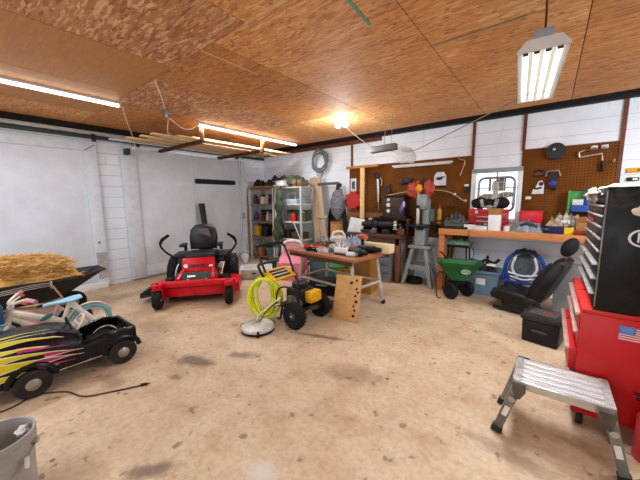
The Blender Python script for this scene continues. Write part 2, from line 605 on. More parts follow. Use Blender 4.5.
# ---------------------------------------------------------------- left wall: two big white doors and their joinery
xl = XL + 0.001
d1 = MB().box((xl + 0.03, 0.05, 1.28), (0.05, 3.1, 2.5), bev=0.004).build('door_1', paint_w)
d1['kind'] = 'structure'
f = MB()
f.box((xl + 0.05, -0.0, 2.585), (0.075, 3.6, 0.15), bev=0.006)
f.box((xl + 0.05, 1.70, 1.26), (0.075, 0.2, 2.5), bev=0.006)
f.build('door_frame', M('door_frame_white', '#d8dfe6', 0.55, var=0.07), d1)
g = MB().tube([(xl + 0.09, 1.62, 2.51), (xl + 0.09, 1.78, 2.63)], 0.007, 6)
g.build('mitre_joint', M('mitre_line_grey', '#55534f', 0.7), d1)  # dark line along the mitred corner
MB().box((xl + 0.092, 1.71, 0.42), (0.006, 0.17, 0.5)).build('scuff_plate', M('scuffed_grey_board', '#b3b0ac', 0.7, var=0.2), d1)
MB().box((xl + 0.12, 1.1, 0.06), (0.06, 1.3, 0.12), bev=0.004).build('sill', M('bright_white_sill', '#ececea', 0.5, var=0.05), d1)
MB().cyl((xl + 0.09, 1.69, 0.86), (xl + 0.11, 1.69, 0.86), 0.016, n=10).build('bolt', M('dark_bolt', '#3a3836', 0.5), d1)
d2 = MB().box((xl + 0.025, 3.63, 1.34), (0.04, 2.56, 2.6), bev=0.004).build('door_2', paint_w)
d2['kind'] = 'structure'
f = MB()
f.box((xl + 0.045, 2.32, 1.36), (0.07, 0.27, 2.66), bev=0.005)
f.box((xl + 0.045, 5.02, 1.36), (0.07, 0.2, 2.66), bev=0.005)
f.build('door_frame', MATS['door_frame_white'], d2)
MB().box((xl + 0.05, 3.63, 0.16), (0.03, 2.4, 0.22), bev=0.004).build('kick_board', MATS['door_frame_white'], d2)
MB().box((xl + 0.048, 3.64, 1.45), (0.01, 0.03, 2.3)).build('panel_joint', MATS['door_frame_white'], d2)
MB().tube([(xl + 0.085, 4.98, 1.28), (xl + 0.12, 4.98, 1.24), (xl + 0.12, 4.98, 1.16), (xl + 0.085, 4.98, 1.12)], 0.011, 8).build('door_handle', M('black_metal', '#141414', 0.4, 0.4), d2)
# grey sliding track with its dark channel
t = thing('sliding_door_track', 'grey metal sliding door track running along the top of the left wall', 'door track', (xl + 0.06, 1.3, 2.8))
MB().box((0, 0, 0.035), (0.05, 9.0, 0.06), bev=0.004).build('rail', M('galvanised_grey', '#b9bcb6', 0.45, 0.3), t)
MB().box((0.0, 0, -0.035), (0.07, 9.0, 0.055), bev=0.004).build('channel', M('dark_green_grey_steel', '#3c4140', 0.5, 0.3), t)
for y in (0.48, 1.2, 3.55):
    MB().box((0.035, y, -0.05), (0.03, 0.06, 0.13), bev=0.004).build('hanger', M('dark_hanger_steel', '#25282a', 0.5, 0.4), t)
# a loose cord looping down the door panel
one('cord', 'thin white cord looping in front of the top of the big white door', 'cord', MB().tube([(-6.3, 2.33, 2.62), (-6.52, 2.5, 2.45), (-6.53, 2.8, 2.34), (-6.53, 3.0, 2.42), (-6.2, 3.1, 2.66)], 0.004, 6, sub=8), M('white_cord', '#e6e1d6', 0.5))
one('pull_cord', 'thin grey cord hanging down beside the black handle of the big white door', 'cord', MB().tube([(-6.53, 4.95, 2.66), (-6.545, 4.94, 2.0), (-6.53, 4.93, 1.3), (-6.545, 4.92, 0.5)], 0.005, 6, sub=6), M('grey_cord', '#8c8c88', 0.6))

# ---------------------------------------------------------------- window in the back wall
w = MB()
for x in (WX0, WX1):
    w.box((x, YB - 0.0, (WZ0 + WZ1) / 2), (0.07, 0.1, WZ1 - WZ0 + 0.07), bev=0.004)
w.box(((WX0 + WX1) / 2, YB + 0.01, WZ0), (WX1 - WX0, 0.12, 0.06), bev=0.004)
wf = w.build('window_1', M('window_trim_white', '#e4e6e6', 0.5, var=0.06))
wf['kind'] = 'structure'
MB().box(((WX0 + WX1) / 2, YB - 0.0, WZ1), (WX1 - WX0 + 0.07, 0.12, 0.07), bev=0.004).build('lintel', M('weathered_grey_lintel', '#8e9391', 0.6), wf)
MB().box(((WX0 + WX1) / 2, YB + 0.12, (WZ0 + WZ1) / 2), (WX1 - WX0, 0.006, WZ1 - WZ0)).build('pane', glass('window_glass', '#dfeef5', 0.05, 0.12), wf)
v = MB()
v.box(((WX0 + WX1) / 2, YB + 0.11, (WZ0 + WZ1) / 2), (0.025, 0.03, WZ1 - WZ0))
for z in (1.5, 1.78):
    v.box(((WX0 + WX1) / 2, YB + 0.11, z), (WX1 - WX0, 0.03, 0.025))
v.build('glazing_bar', MATS['window_trim_white'], wf)
# ---------------------------------------------------------------- lamps and overhead things
tube_e = emit('lit_tube', '#fff8ec', 4.0)
tube_e2 = emit('lit_fluorescent_tube', '#fffaf0', 0.75)
lampw = M('lamp_housing_white', '#dadad6', 0.45, var=0.06)
for k, (x, y0, y1, lab) in enumerate(((-4.8, -0.75, 1.66, 'long lit tube lamp on the ceiling over the wheelbarrow at the left edge'), (-4.94, 2.86, 5.4, 'long lit tube lamp on the ceiling above the overhead board rack'))):
    t = thing('tube_lamp', lab, 'lamp', (x, (y0 + y1) / 2, ZC), group=None)
    L = y1 - y0
    MB().box((0, 0, -0.017), (0.05, L, 0.034), bev=0.004).build('housing', lampw, t)
    MB().cyl((0, -L / 2 + 0.03, -0.052), (0, L / 2 - 0.03, -0.052), 0.018, n=12).build('tube', tube_e, t)
    for s in (-1, 1):
        MB().box((0, s * (L / 2 - 0.015), -0.045), (0.05, 0.03, 0.05), bev=0.004).build('end_cap', lampw, t)
one('extension_lead', 'white cord hanging from the end of the left ceiling tube lamp to a plug', 'cord', MB().tube([(-4.8, 1.68, 2.92), (-5.2, 1.85, 2.86), (-5.9, 2.18, 2.74), (-6.28, 2.34, 2.64)], 0.007, 6, sub=6), M('cream_cord', '#e8d9c4', 0.5))
t = thing('wall_outlet', 'small dark outlet box at the top of the left wall with a white plug', 'outlet', (-6.46, 2.3, 2.56))
MB().box((-0.05, -0.03, 0), (0.2, 0.07, 0.11), bev=0.006).build('box', M('dark_green_box', '#2d352c', 0.5), t)
MB().box((0.12, 0.03, 0.06), (0.1, 0.05, 0.05), bev=0.01).build('plug', MATS['white_cord'], t)
MB().box((-0.1, -0.03, 0.02), (0.14, 0.04, 0.04)).build('bracket', black_wood, t)
t = thing('ceiling_outlet', 'grey ceiling outlet box with cords left of the long ceiling lamp over the rack', 'outlet', (-4.68, 2.22, ZC))
MB().box((0, 0, -0.03), (0.1, 0.1, 0.06), bev=0.006).build('box', M('steel_grey_box', '#8d8d8a', 0.4, 0.4), t)
MB().cyl((0, 0, -0.06), (0, 0, -0.1), 0.02, n=10).build('plug', MATS['white_cord'], t)
one('extension_lead', 'pale cord lying along the ceiling boards near the middle of the left half', 'cord', MB().tube([(-3.64, 1.63, 2.95), (-4.1, 1.9, 2.952), (-4.62, 2.18, 2.95)], 0.008, 6, sub=5), MATS['cream_cord'])
one('hanging_lead', 'white lead drooping from the ceiling outlet down to the board rack', 'cord', MB().tube([(-4.69, 2.25, 2.86), (-4.95, 2.35, 2.75), (-5.25, 2.5, 2.7), (-5.45, 2.62, 2.82)], 0.006, 6, sub=6), MATS['white_cord'])
one('feed_lead', 'white lead looping from the ceiling outlet to the start of the rack lamp', 'cord', MB().tube([(-4.66, 2.25, 2.86), (-4.75, 2.5, 2.77), (-4.87, 2.72, 2.82), (-4.93, 2.85, 2.92)], 0.006, 6, sub=6), MATS['white_cord'])

# overhead rack: wooden hangers and the boards stored on them
for y, lab in ((2.95, 'wooden hanger of the overhead rack nearer the camera'), (4.35, 'wooden hanger of the overhead rack farther from the camera')):
    t = thing('rack_hanger', lab, 'rack', (-4.96, y, ZC))
    MB().box((0, 0, -0.14), (0.05, 0.06, 0.28), bev=0.003).build('post', wood('rack_wood', '#8a5527', '#b97f43', 5, (10, 10, 2)), t)
    MB().box((-0.82, 0.0, -0.31), (1.7, 0.06, 0.06), bev=0.003).build('arm', M('dark_red_brown_wood', '#4f2c17', 0.65, var=0.25), t)
pine = wood('pale_pine_board', '#cfa069', '#e6c48f', 4, (12, 1, 12))
pine2 = wood('weathered_board', '#a8895f', '#c9ae84', 4, (12, 1, 12))
whiteb = M('white_trim_board', '#dbd8cf', 0.5, var=0.1)
bl = [(-5.06, 2.55, 5.15, 0.10, pine, 'pale pine board on the overhead rack, the one nearest the ceiling lamp'),
      (-5.2, 2.2, 5.25, 0.12, pine, 'wide pale board second from the lamp side of the overhead rack'),
      (-5.36, 2.45, 4.95, 0.1, pine2, 'weathered board third from the lamp side of the overhead rack'),
      (-5.5, 2.15, 5.3, 0.11, pine, 'pale board fourth from the lamp side of the overhead rack'),
      (-5.66, 2.35, 5.05, 0.12, pine2, 'greyish board fifth from the lamp side of the overhead rack'),
      (-5.82, 2.05, 4.8, 0.1, pine, 'pale board third from the wall side of the overhead rack'),
      (-5.98, 2.2, 5.0, 0.12, pine2, 'worn board second from the wall side of the overhead rack'),
      (-6.16, 1.9, 4.7, 0.09, whiteb, 'long white trim board on the wall side of the overhead rack')]
for x, y0, y1, wd, ma, lab in bl:
    one('lumber_board', lab, 'board', MB().box((0, 0, 0.0135), (wd, y1 - y0, 0.026), bev=0.003), ma, (x, (y0 + y1) / 2, 2.69), group='boards on the overhead rack')
one('lumber_board', 'narrow pale batten lying on top of the other rack boards', 'board', MB().box((0, 0, 0.014), (0.06, 2.6, 0.028), bev=0.003), pine, (-5.12, 4.15, 2.718), group='boards on the overhead rack')

# hanging four-tube fluorescent fixture
t = thing('hanging_lamp', 'bright four tube fluorescent fixture hanging from the ceiling at the right', 'lamp', (-0.14, 2.84, 2.5), D(4.1))
hous = MB()
prof = [(-0.125, -0.03), (-0.13, -0.02), (-0.085, 0.035), (0.085, 0.035), (0.13, -0.02), (0.125, -0.03), (0.08, 0.025), (-0.08, 0.025)]
hous.loft([[(x, y, z) for x, z in prof] for y in (-0.56, 0.56)])
hous.build('reflector', M('reflector_grey', '#a9a9a4', 0.5, var=0.05), t)
for s in (-1, 1):
    MB().prism([(-0.128, -0.03), (0.128, -0.03), (0.13, -0.02), (0.085, 0.036), (-0.085, 0.036), (-0.13, -0.02)], 0.012, frame((0, s * 0.56 + 0.006, 0), (1, 0, 0), (0, 0, 1))).build('end_plate', lampw, t)
MB().box((0, -0.52, 0.06), (0.1, 0.1, 0.05), bev=0.006).build('ballast_box', M('blue_grey_box', '#9aa6b3', 0.4, 0.2), t)
for k in range(4):
    x = -0.084 + 0.056 * k
    o = MB().cyl((x, -0.5, -0.012), (x, 0.53, -0.012), 0.0165, n=12).build('tube', tube_e2, t)
    q = MB().box((x, -0.525, -0.014), (0.03, 0.05, 0.03), bev=0.004)
    q.build('socket', M('dark_socket', '#33383c', 0.5), t)
one('lamp_chain', 'dark chain holding the near end of the hanging fluorescent fixture', 'chain', MB().tube([(-0.12, 2.66, ZC), (-0.105, 2.45, 2.72), (-0.1, 2.33, 2.585)], 0.006, 6), M('dark_chain', '#4a3a33', 0.5, 0.5))
one('lamp_chain', 'chain holding the far end of the hanging fluorescent fixture', 'chain', MB().tube([(-0.17, 3.3, ZC), (-0.175, 3.32, 2.54)], 0.005, 6), MATS['dark_chain'])
# small bright three-head bulb
t = thing('led_bulb', 'small dazzling three lobed bulb lamp on the ceiling in the middle', 'lamp', (-2.92, 4.31, ZC))
MB().lathe([(0.0, 0), (0.06, 0), (0.055, -0.03), (0.03, -0.04), (0.028, -0.07), (0.0, -0.07)], n=18).build('lamp_base', lampw, t)
for k in range(3):
    a = 2 * PI * k / 3 + 0.5
    MB().ell((0.085 * math.cos(a), 0.085 * math.sin(a), -0.105), (0.058, 0.042, 0.03), rot=(0, 0, math.degrees(a))).build('lobe', emit('cold_led', '#e6f1ff', 14.0), t)
# wires from the bulb to the hanging fixture
one('overhead_wire', 'thin grey wire strung from the bulb under the ceiling towards the hanging fixture', 'wire', MB().tube([(-2.9, 4.33, 2.9), (-2.5, 4.6, 2.52), (-2.05, 5.1, 2.42), (-1.2, 4.2, 2.42), (-0.3, 3.35, 2.5)], 0.006, 6, sub=6), M('grey_wire', '#9a958c', 0.6))
one('wire_hook', 'small black hook where the overhead wire bends below the ceiling', 'hook', MB().tube([(-2.09, 5.06, 2.46), (-2.06, 5.1, 2.41), (-2.02, 5.08, 2.45)], 0.012, 6), MATS['black_metal'])
t = thing('hanging_box', 'flat dark grey box hanging by thin wires in front of the back wall top', 'box', (-2.25, 4.6, 2.44))
MB().box((0, 0, 0), (0.46, 0.12, 0.1), rot=(0, -2, 0), bev=0.008).build('case', M('mid_grey_case', '#6f6f6e', 0.5, 0.2), t)
MB().cyl((0.02, 0, 0.03), (0.03, 0.0, 0.52), 0.004, n=6).build('wire', MATS['grey_wire'], t)
MB().cyl((0.14, 0, 0.03), (0.15, 0.0, 0.52), 0.003, n=6).build('wire', MATS['grey_wire'], t)
one('hanging_plastic_bag', 'crumpled clear grey plastic bag hanging behind the flat grey box', 'bag', MB().ell((0, 0, 0), (0.2, 0.05, 0.14), rot=(0, 20, 10), amp=0.2, seed=4, fr=2.5), glass('clear_grey_plastic', '#9c9c9b', 0.35, 0.5), (-2.06, 5.05, 2.36))
# unlit strip lamp on the pegboard
t = thing('unlit_strip_lamp', 'long unlit white strip lamp across the top of the left pegboard', 'lamp', (-2.03, 5.784, 2.27))
MB().box((0, 0, 0), (1.16, 0.09, 0.03), bev=0.006).build('housing', lampw, t)
MB().cyl((-0.55, -0.01, -0.024), (0.55, -0.01, -0.024), 0.014, n=10).build('tube', M('unlit_tube', '#e8e4d8', 0.3, var=0.04), t)
# ---------------------------------------------------------------- wheelbarrow with straw
blackp = M('black_plastic', '#0b0b0d', 0.45, var=0.25)
rubber = M('black_rubber', '#0d0c0c', 0.75, var=0.3, scale=14, bump=0.2)
steel = M('brushed_steel', '#b9b9b6', 0.35, 0.9, var=0.1)
chrome = M('dull_chrome', '#c8c8c4', 0.2, 1.0, var=0.08)
greym = M('grey_metal', '#8b8d8c', 0.45, 0.5)
t = thing('wheelbarrow', 'black wheelbarrow heaped with straw against the white door at the left', 'wheelbarrow', (-5.4, 0.5, 0))
rim = [(0.30, -0.75), (0.34, 0.2), (0.3, 0.55), (0.17, 0.88), (-0.17, 0.88), (-0.3, 0.55), (-0.34, 0.2), (-0.30, -0.75)]
low = [(0.22, -0.5), (0.24, 0.1), (0.2, 0.3), (0.12, 0.38), (-0.12, 0.38), (-0.2, 0.3), (-0.24, 0.1), (-0.22, -0.5)]
tr = MB()
zr = [0.6, 0.58, 0.58, 0.6, 0.6, 0.58, 0.58, 0.6]
tr.loft([[(x, y, z) for (x, y), z in zip(rim, zr)], [(x, y, 0.3) for x, y in low], [(x * 0.94, y * 0.94, 0.315) for x, y in low], [(x * 0.955, y * 0.965, z) for (x, y), z in zip(rim, zr)], [(x, y, z) for (x, y), z in zip(rim, zr)]], cap=False)
tr.build('tray', blackp, t)
MB().tube([(x, y, z) for (x, y), z in zip(rim, zr)], 0.017, 8, closed=True).build('rim', M('black_rim', '#232326', 0.35, var=0.2), t)
for k in range(2):
    MB().box((0.02 - 0.1 * k, 0.66, 0.475), (0.03, 0.3, 0.012), rot=(32, 0, 0)).build('tray_rib', MATS['black_rim'], t)
for s in (-1, 1):
    MB().tube([(s * 0.06, 0.52, 0.16), (s * 0.2, -0.1, 0.27), (s * 0.26, -0.9, 0.5), (s * 0.27, -1.3, 0.6)], 0.02, 8, sub=4).build('handle', wood('ash_handle', '#8a6238', '#ab8150', 5, (12, 2, 12)), t)
    MB().tube([(s * 0.2, -0.2, 0.27), (s * 0.22, -0.32, 0.02), (s * 0.22, -0.5, 0.02), (s * 0.22, -0.55, 0.3)], 0.014, 8).build('leg', blackp, t)
wh = MB().lathe([(0.06, -0.03), (0.13, -0.045), (0.155, -0.03), (0.16, 0), (0.155, 0.03), (0.13, 0.045), (0.06, 0.03)], (0, 0.5, 0.16), 28, 'X')
wh = wh.build('wheel', rubber, t)
MB().lathe([(0.02, -0.05), (0.07, -0.025), (0.07, 0.025), (0.02, 0.05)], (0, 0.5, 0.16), 16, 'X').build('hub', greym, wh)
# straw: a mound and loose blades
sq = NT('dry_straw')
sg = sq.n('ShaderNodeNewGeometry').outputs['Random Per Island']
sn = sq.noise(sq.coord(), 12, 4)
sq.put(sq.b.inputs['Base Color'], sq.ramp(sq.math('ADD', sq.math('MULTIPLY', sg, 0.7), sq.math('MULTIPLY', sn, 0.35)), [(0.1, '#6d4413'), (0.4, '#b27c2e'), (0.7, '#d9a957'), (0.98, '#f4dca6')]))
sq.b.inputs['Roughness'].default_value = 0.8
straw = sq.m
sb = MB()
sb.heap((0, 0, 0), 0.62, 1.35, 0.33, seed=3, nx=26, ny=40, fr=12, amp=0.35)
R = random.Random(11)
for k in range(3200):
    y = R.uniform(-0.66, 0.62)
    x = R.uniform(-0.31, 0.31)
    kk = max(0.0, 1 - (abs(x / 0.33) ** 2.4 + abs(y / 0.7) ** 2.4)) ** 0.5
    z = 0.31 * kk + R.uniform(-0.02, 0.05)
    a = R.uniform(0, 2 * PI) if R.random() < 0.45 else R.gauss(PI / 2, 0.5)
    L = R.uniform(0.05, 0.17)
    dv = Vector((math.cos(a), math.sin(a), R.gauss(0.02, 0.22))) * L / 2
    c = Vector((x, y, z))
    wv = Vector((-dv.y, dv.x, 0.0)).normalized() * R.uniform(0.0014, 0.0032)
    up = Vector((0, 0, 0.003))
    vs = [sb.bm.verts.new(p) for p in (c - dv - wv, c - dv + wv, c - dv + up, c + dv - wv, c + dv + wv, c + dv + up)]
    for f in ((0, 1, 4, 3), (1, 2, 5, 4), (2, 0, 3, 5), (0, 2, 1), (3, 4, 5)):
        sb.bm.faces.new([vs[i] for i in f])
for k in range(1300):          # straws hanging down the near flank
    y = R.uniform(-0.62, 0.55)
    x = 0.315 * (1 - abs(y / 0.72) ** 2.4) ** (1 / 2.4) * R.uniform(0.86, 1.0)
    z = R.uniform(0.02, 0.27) * (1 - abs(y / 0.75) ** 3)
    a = R.gauss(PI / 2, 0.7)
    L = R.uniform(0.05, 0.14)
    dv = Vector((0.25 * math.cos(a), math.sin(a), R.gauss(-0.1, 0.4))) * L / 2
    c = Vector((x, y, z))
    wv = Vector((0, -0.3, 1)).normalized() * R.uniform(0.0014, 0.003)
    up = Vector((0.003, 0, 0))
    vs = [sb.bm.verts.new(p) for p in (c - dv - wv, c - dv + wv, c - dv + up, c + dv - wv, c + dv + wv, c + dv + up)]
    for f in ((0, 1, 4, 3), (1, 2, 5, 4), (2, 0, 3, 5), (0, 2, 1), (3, 4, 5)):
        sb.bm.faces.new([vs[i] for i in f])
one('straw', 'heap of dry golden straw filling the black wheelbarrow', 'straw', sb, straw, (-5.4, 0.42, 0.575), kind='stuff', smooth=False)
# fork-like tool resting against the barrow: three pale tines
t = thing('garden_rake', 'white metal toy rake lying against the side of the black wheelbarrow', 'rake', (-4.98, 0.42, 0.5), D(-4))
for k in range(3):
    MB().tube([(0, -0.16, 0.02 + 0.022 * k), (0.01, 0.1, 0.045 + 0.022 * k), (0.02, 0.3, 0.05 + 0.02 * k)], 0.005, 6, sub=3).build('tine', steel, t)
MB().box((0.02, 0.3, 0.06), (0.02, 0.025, 0.09), bev=0.004).build('head', steel, t)
MB().tube([(0.02, 0.31, 0.05), (0.1, 0.42, -0.2), (0.16, 0.5, -0.49)], 0.011, 8).build('handle', wood('ash_handle', '#8a6238', '#ab8150', 5, (12, 2, 12)), t)

# ---------------------------------------------------------------- two children's bicycles
def wheel_parts(t, c, r, tyre, name='wheel', lean=0):
    w = MB().tube([(c[0], c[1] + r * math.cos(a), c[2] + r * math.sin(a)) for a in [2 * PI * k / 32 for k in range(32)]], 0.024, 8, closed=True).build(name, tyre, t)
    MB().tube([(c[0], c[1] + (r - 0.03) * math.cos(a), c[2] + (r - 0.03) * math.sin(a)) for a in [2 * PI * k / 32 for k in range(32)]], 0.011, 6, closed=True).build('wheel_rim', M('white_bike_rim', '#dcdcd8', 0.35, 0.2), w)
    s = MB().cyl((c[0] - 0.04, c[1], c[2]), (c[0] + 0.04, c[1], c[2]), 0.02, n=12)
    for k in range(14):
        a = 2 * PI * k / 14
        s.cyl((c[0] + (0.02 if k % 2 else -0.02), c[1], c[2]), (c[0], c[1] + (r - 0.03) * math.cos(a), c[2] + (r - 0.03) * math.sin(a)), 0.0022, n=5)
    s.build('spokes', chrome, w)


def bike(label, loc, rz, frame_m, tyre, seat_m, grip_m, extra, size=1.0):
    t = thing('kids_bicycle', label, 'bicycle', loc, rz)
    r = 0.195
    wheel_parts(t, (0, 0.4, r + 0.022), r, tyre)
    wheel_parts(t, (0, -0.36, r + 0.022), r, tyre)
    f = MB()
    f.tube([(0, -0.23, 0.53), (0, -0.05, 0.43), (0, 0.12, 0.33), (0, 0.16, 0.27)], [0.03, 0.033, 0.032, 0.03], 10, sub=4)
    f.tube([(0, -0.235, 0.48), (0, -0.02, 0.31), (0, 0.15, 0.25)], [0.024, 0.024, 0.024], 10, sub=4)
    f.cyl((0, 0.13, 0.25), (0, 0.24, 0.53), 0.022, n=12)
    f.cyl((0, -0.26, 0.42), (0, -0.22, 0.6), 0.026, n=12)
    for s in (-1, 1):
        f.tube([(s * 0.02, 0.15, 0.26), (s * 0.05, 0.24, 0.23), (s * 0.055, 0.4, 0.217)], 0.013, 8)
        f.tube([(s * 0.02, 0.22, 0.47), (s * 0.05, 0.28, 0.42), (s * 0.055, 0.4, 0.225)], 0.012, 8)
    f.build('frame', frame_m, t)
    k = MB()
    for s in (-1, 1):
        k.tube([(s * 0.03, -0.262, 0.42), (s * 0.055, -0.3, 0.36), (s * 0.055, -0.36, 0.217)], 0.017, 8)
    k.tube([(0.03, -0.262, 0.42), (0, -0.255, 0.435), (-0.03, -0.262, 0.42)], 0.02, 8)
    k.build('fork', frame_m, t)
    hb = MB().tube([(-0.25, -0.1, 0.66), (-0.16, -0.14, 0.67), (-0.06, -0.22, 0.63), (0, -0.225, 0.62), (0.06, -0.22, 0.63), (0.16, -0.14, 0.67), (0.25, -0.1, 0.66)], 0.012, 8, sub=4)
    hb.cyl((0, -0.22, 0.58), (0, -0.225, 0.65), 0.014, n=10)
    hb = hb.build('handlebar', M('cream_bar', '#ddd6c6', 0.35, 0.1), t)
    for s in (-1, 1):
        MB().tube([(s * 0.17, -0.135, 0.67), (s * 0.28, -0.088, 0.658)], 0.02, 10).build('grip', grip_m, hb)
    sd = MB()
    sd.loft([[(hw * math.cos(a), y - 0.05, 0.525 + zz + 0.02 * math.sin(a)) for a in [2 * PI * q / 12 for q in range(12)]] for (y, hw, zz) in ((0.06, 0.012, 0.0), (0.1, 0.03, 0.006), (0.19, 0.04, 0.006), (0.27, 0.085, 0.012), (0.34, 0.09, 0.02), (0.38, 0.06, 0.022))])
    sd.build('saddle', seat_m, t)
    MB().cyl((0, 0.235, 0.48), (0, 0.235, 0.522), 0.013, n=10).build('seat_post', chrome, t)
    cr = MB().cyl((-0.06, 0.15, 0.25), (0.06, 0.15, 0.25), 0.012, n=8)
    cr.box((0.06, 0.2, 0.2), (0.012, 0.03, 0.14), rot=(40, 0, 0)).box((-0.06, 0.1, 0.3), (0.012, 0.03, 0.14), rot=(40, 0, 0))
    cr = cr.build('crank', chrome, t)
    for s in (-1, 1):
        MB().box((s * 0.1, 0.15 + s * 0.045, 0.25 - s * 0.055), (0.07, 0.05, 0.018), bev=0.004).build('pedal', blackp, cr)
    MB().loft([[(0.045, y, z) for y, z in pts] for pts in [[(0.12, 0.2), (0.4, 0.18), (0.43, 0.215), (0.4, 0.25), (0.15, 0.31), (0.09, 0.26)]]] + [[(0.06, y, z) for y, z in [(0.12, 0.2), (0.4, 0.18), (0.43, 0.215), (0.4, 0.25), (0.15, 0.31), (0.09, 0.26)]]]).build('chain_guard', frame_m, t)
    extra(t)
    t.scale = (size, size, size)
    return t


def ex_white(t):
    MB().tube([(0.0, 0.24, 0.52), (0.03, 0.3, 0.4), (0.09, 0.42, 0.24)], 0.028, 10, sub=4).build('rear_stay', M('cream_paint', '#e3dccb', 0.35, var=0.08), t)
    MB().box((0, -0.33, 0.55), (0.16, 0.1, 0.19), bev=0.02).build('handlebar_bag', M('blue_nylon', '#2f5f86', 0.6), t)
    MB().ell((0.034, 0.02, 0.41), (0.003, 0.06, 0.022), rot=(22, 0, 0)).build('frame_sticker', M('teal_sticker', '#3f7d74', 0.4), t)
    MB().tube([(0.0, 0.4 + 0.235 * math.cos(a), 0.217 + 0.235 * math.sin(a)) for a in [D(20 + 14 * q) for q in range(11)]], 0.02, 6, flat=0.4).build('mudguard', M('cream_paint', '#e3dccb'), t)


def ex_pink(t):
    MB().ell((0.036, -0.06, 0.42), (0.003, 0.05, 0.018), rot=(25, 0, 0)).build('frame_sticker', M('white_sticker', '#e9e6e2', 0.4), t)


cream = M('cream_paint', '#e3dccb', 0.35, var=0.08)
bluet = M('pale_blue_tyre', '#7fb4bf', 0.6, var=0.12)
bike('white framed child bicycle with pale blue tyres behind the flame painted car', (-4.1, 0.5, 0), D(4), cream, bluet, M('light_blue_saddle', '#93c6dc', 0.45, var=0.1), M('pink_grip', '#c98f93', 0.5, var=0.15), ex_white)
bike('pink framed child bicycle between the white bicycle and the wheelbarrow', (-4.5, 0.5, 0), D(-3), M('pink_paint', '#d7a3a8', 0.35, var=0.12), M('dark_bike_tyre', '#22211f', 0.7), M('black_saddle', '#1b1a1b', 0.5), M('orange_grip', '#b35636', 0.5), ex_pink, 0.82)

# ---------------------------------------------------------------- ride-on car with flames
t = thing('ride_on_car', 'black child ride-on car with yellow and magenta flames and open tub back', 'toy car', (-3.52, 0.42, 0))
t.scale = (1, 1, 0.94)
carblack = M('glossy_black_paint', '#0c0b0d', 0.28, var=0.25)
# section: y, half width low, half width shoulder, half width top, z bottom, z shoulder, z top
SEC = [(-0.72, 0.16, 0.17, 0.10, 0.2, 0.33, 0.38), (-0.62, 0.22, 0.24, 0.16, 0.16, 0.37, 0.45), (-0.4, 0.24, 0.265, 0.17, 0.15, 0.41, 0.52), (-0.15, 0.245, 0.265, 0.17, 0.15, 0.405, 0.525), (0.05, 0.245, 0.262, 0.175, 0.15, 0.375, 0.50), (0.2, 0.245, 0.26, 0.2, 0.15, 0.345, 0.44)]


def csec(y):
    for a, b in zip(SEC, SEC[1:]):
        if a[0] <= y <= b[0]:
            k = (y - a[0]) / (b[0] - a[0])
            return [p + (q - p) * k for p, q in zip(a, b)]
    return SEC[0] if y < SEC[0][0] else SEC[-1]


def csurf(u, v, off=0.0):
    """u along the car, v: 0 sill .. .4 shoulder .. .65 hood edge .. 1 hood centre; right (camera) side"""
    y, w0, w1, w2, zb, zs, zt = csec(u)
    pts = [(0, (w0, zb)), (0.4, (w1, zs)), (0.65, (w2, zt)), (1.0, (0.0, zt + 0.015))]
    nrm = [(0, (1, 0.1)), (0.4, (0.85, 0.5)), (0.65, (0.5, 0.86)), (1.0, (0, 1))]
    for (a, p), (b, q), (_, n), (_, m) in zip(pts, pts[1:], nrm, nrm[1:]):
        if v <= b + 1e-6:
            k = (v - a) / (b - a)
            return Vector((p[0] + (q[0] - p[0]) * k + off * (n[0] + (m[0] - n[0]) * k), u, p[1] + (q[1] - p[1]) * k + off * (n[1] + (m[1] - n[1]) * k)))


b = MB()
secs = []
for i in range(25):
    u = -0.72 + (0.2 + 0.72) * i / 24
    right = [csurf(u, v) for v in (0, 0.13, 0.27, 0.4, 0.52, 0.65, 0.82, 1.0)]
    left = [Vector((-p.x, p.y, p.z)) for p in right[:-1]][::-1]
    secs.append([tuple(p) for p in right + left])
b.loft(secs)
# rear tub: two curved sides with fender bulge, a back panel and a floor
for s in (-1, 1):
    prof_t = []
    prof_b = []
    A = []
    for i in range(13):
        y = 0.2 + 0.43 * i / 12
        bul = math.exp(-((y - 0.47) / 0.16) ** 2)
        zt = 0.345 + 0.045 * bul - 0.01 * i / 12
        zb = 0.15 + 0.14 * max(0, 1 - ((y - 0.51) / 0.17) ** 2) ** 0.5 if abs(y - 0.51) < 0.17 else 0.15
        xo = 0.255 + 0.03 * bul
        A.append([(s * (xo - 0.01), y, zb), (s * xo, y, (zb + zt) / 2 + 0.03), (s * (xo - 0.02), y, zt - 0.015), (s * (xo - 0.05), y, zt), (s * (xo - 0.075), y, zt - 0.012), (s * (xo - 0.06), y, zb)])
    b.loft(A)
b.box((0, 0.635, 0.27), (0.5, 0.035, 0.17), bev=0.012)
b.box((0, 0.41, 0.17), (0.46, 0.44, 0.02))
b.box((0, 0.205, 0.3), (0.48, 0.03, 0.26), bev=0.008)
body = b.build('body', carblack, t, sharp=50)
for y in (-0.14 - 0.0, 0.51):
    for s in (-1, 1):
        MB().tube([(s * 0.262, y + 0.155 * math.cos(a), 0.125 + 0.165 * math.sin(a)) for a in [D(10 + 16 * k) for k in range(11)]], 0.024, 8).build('wheel_arch', carblack, body)


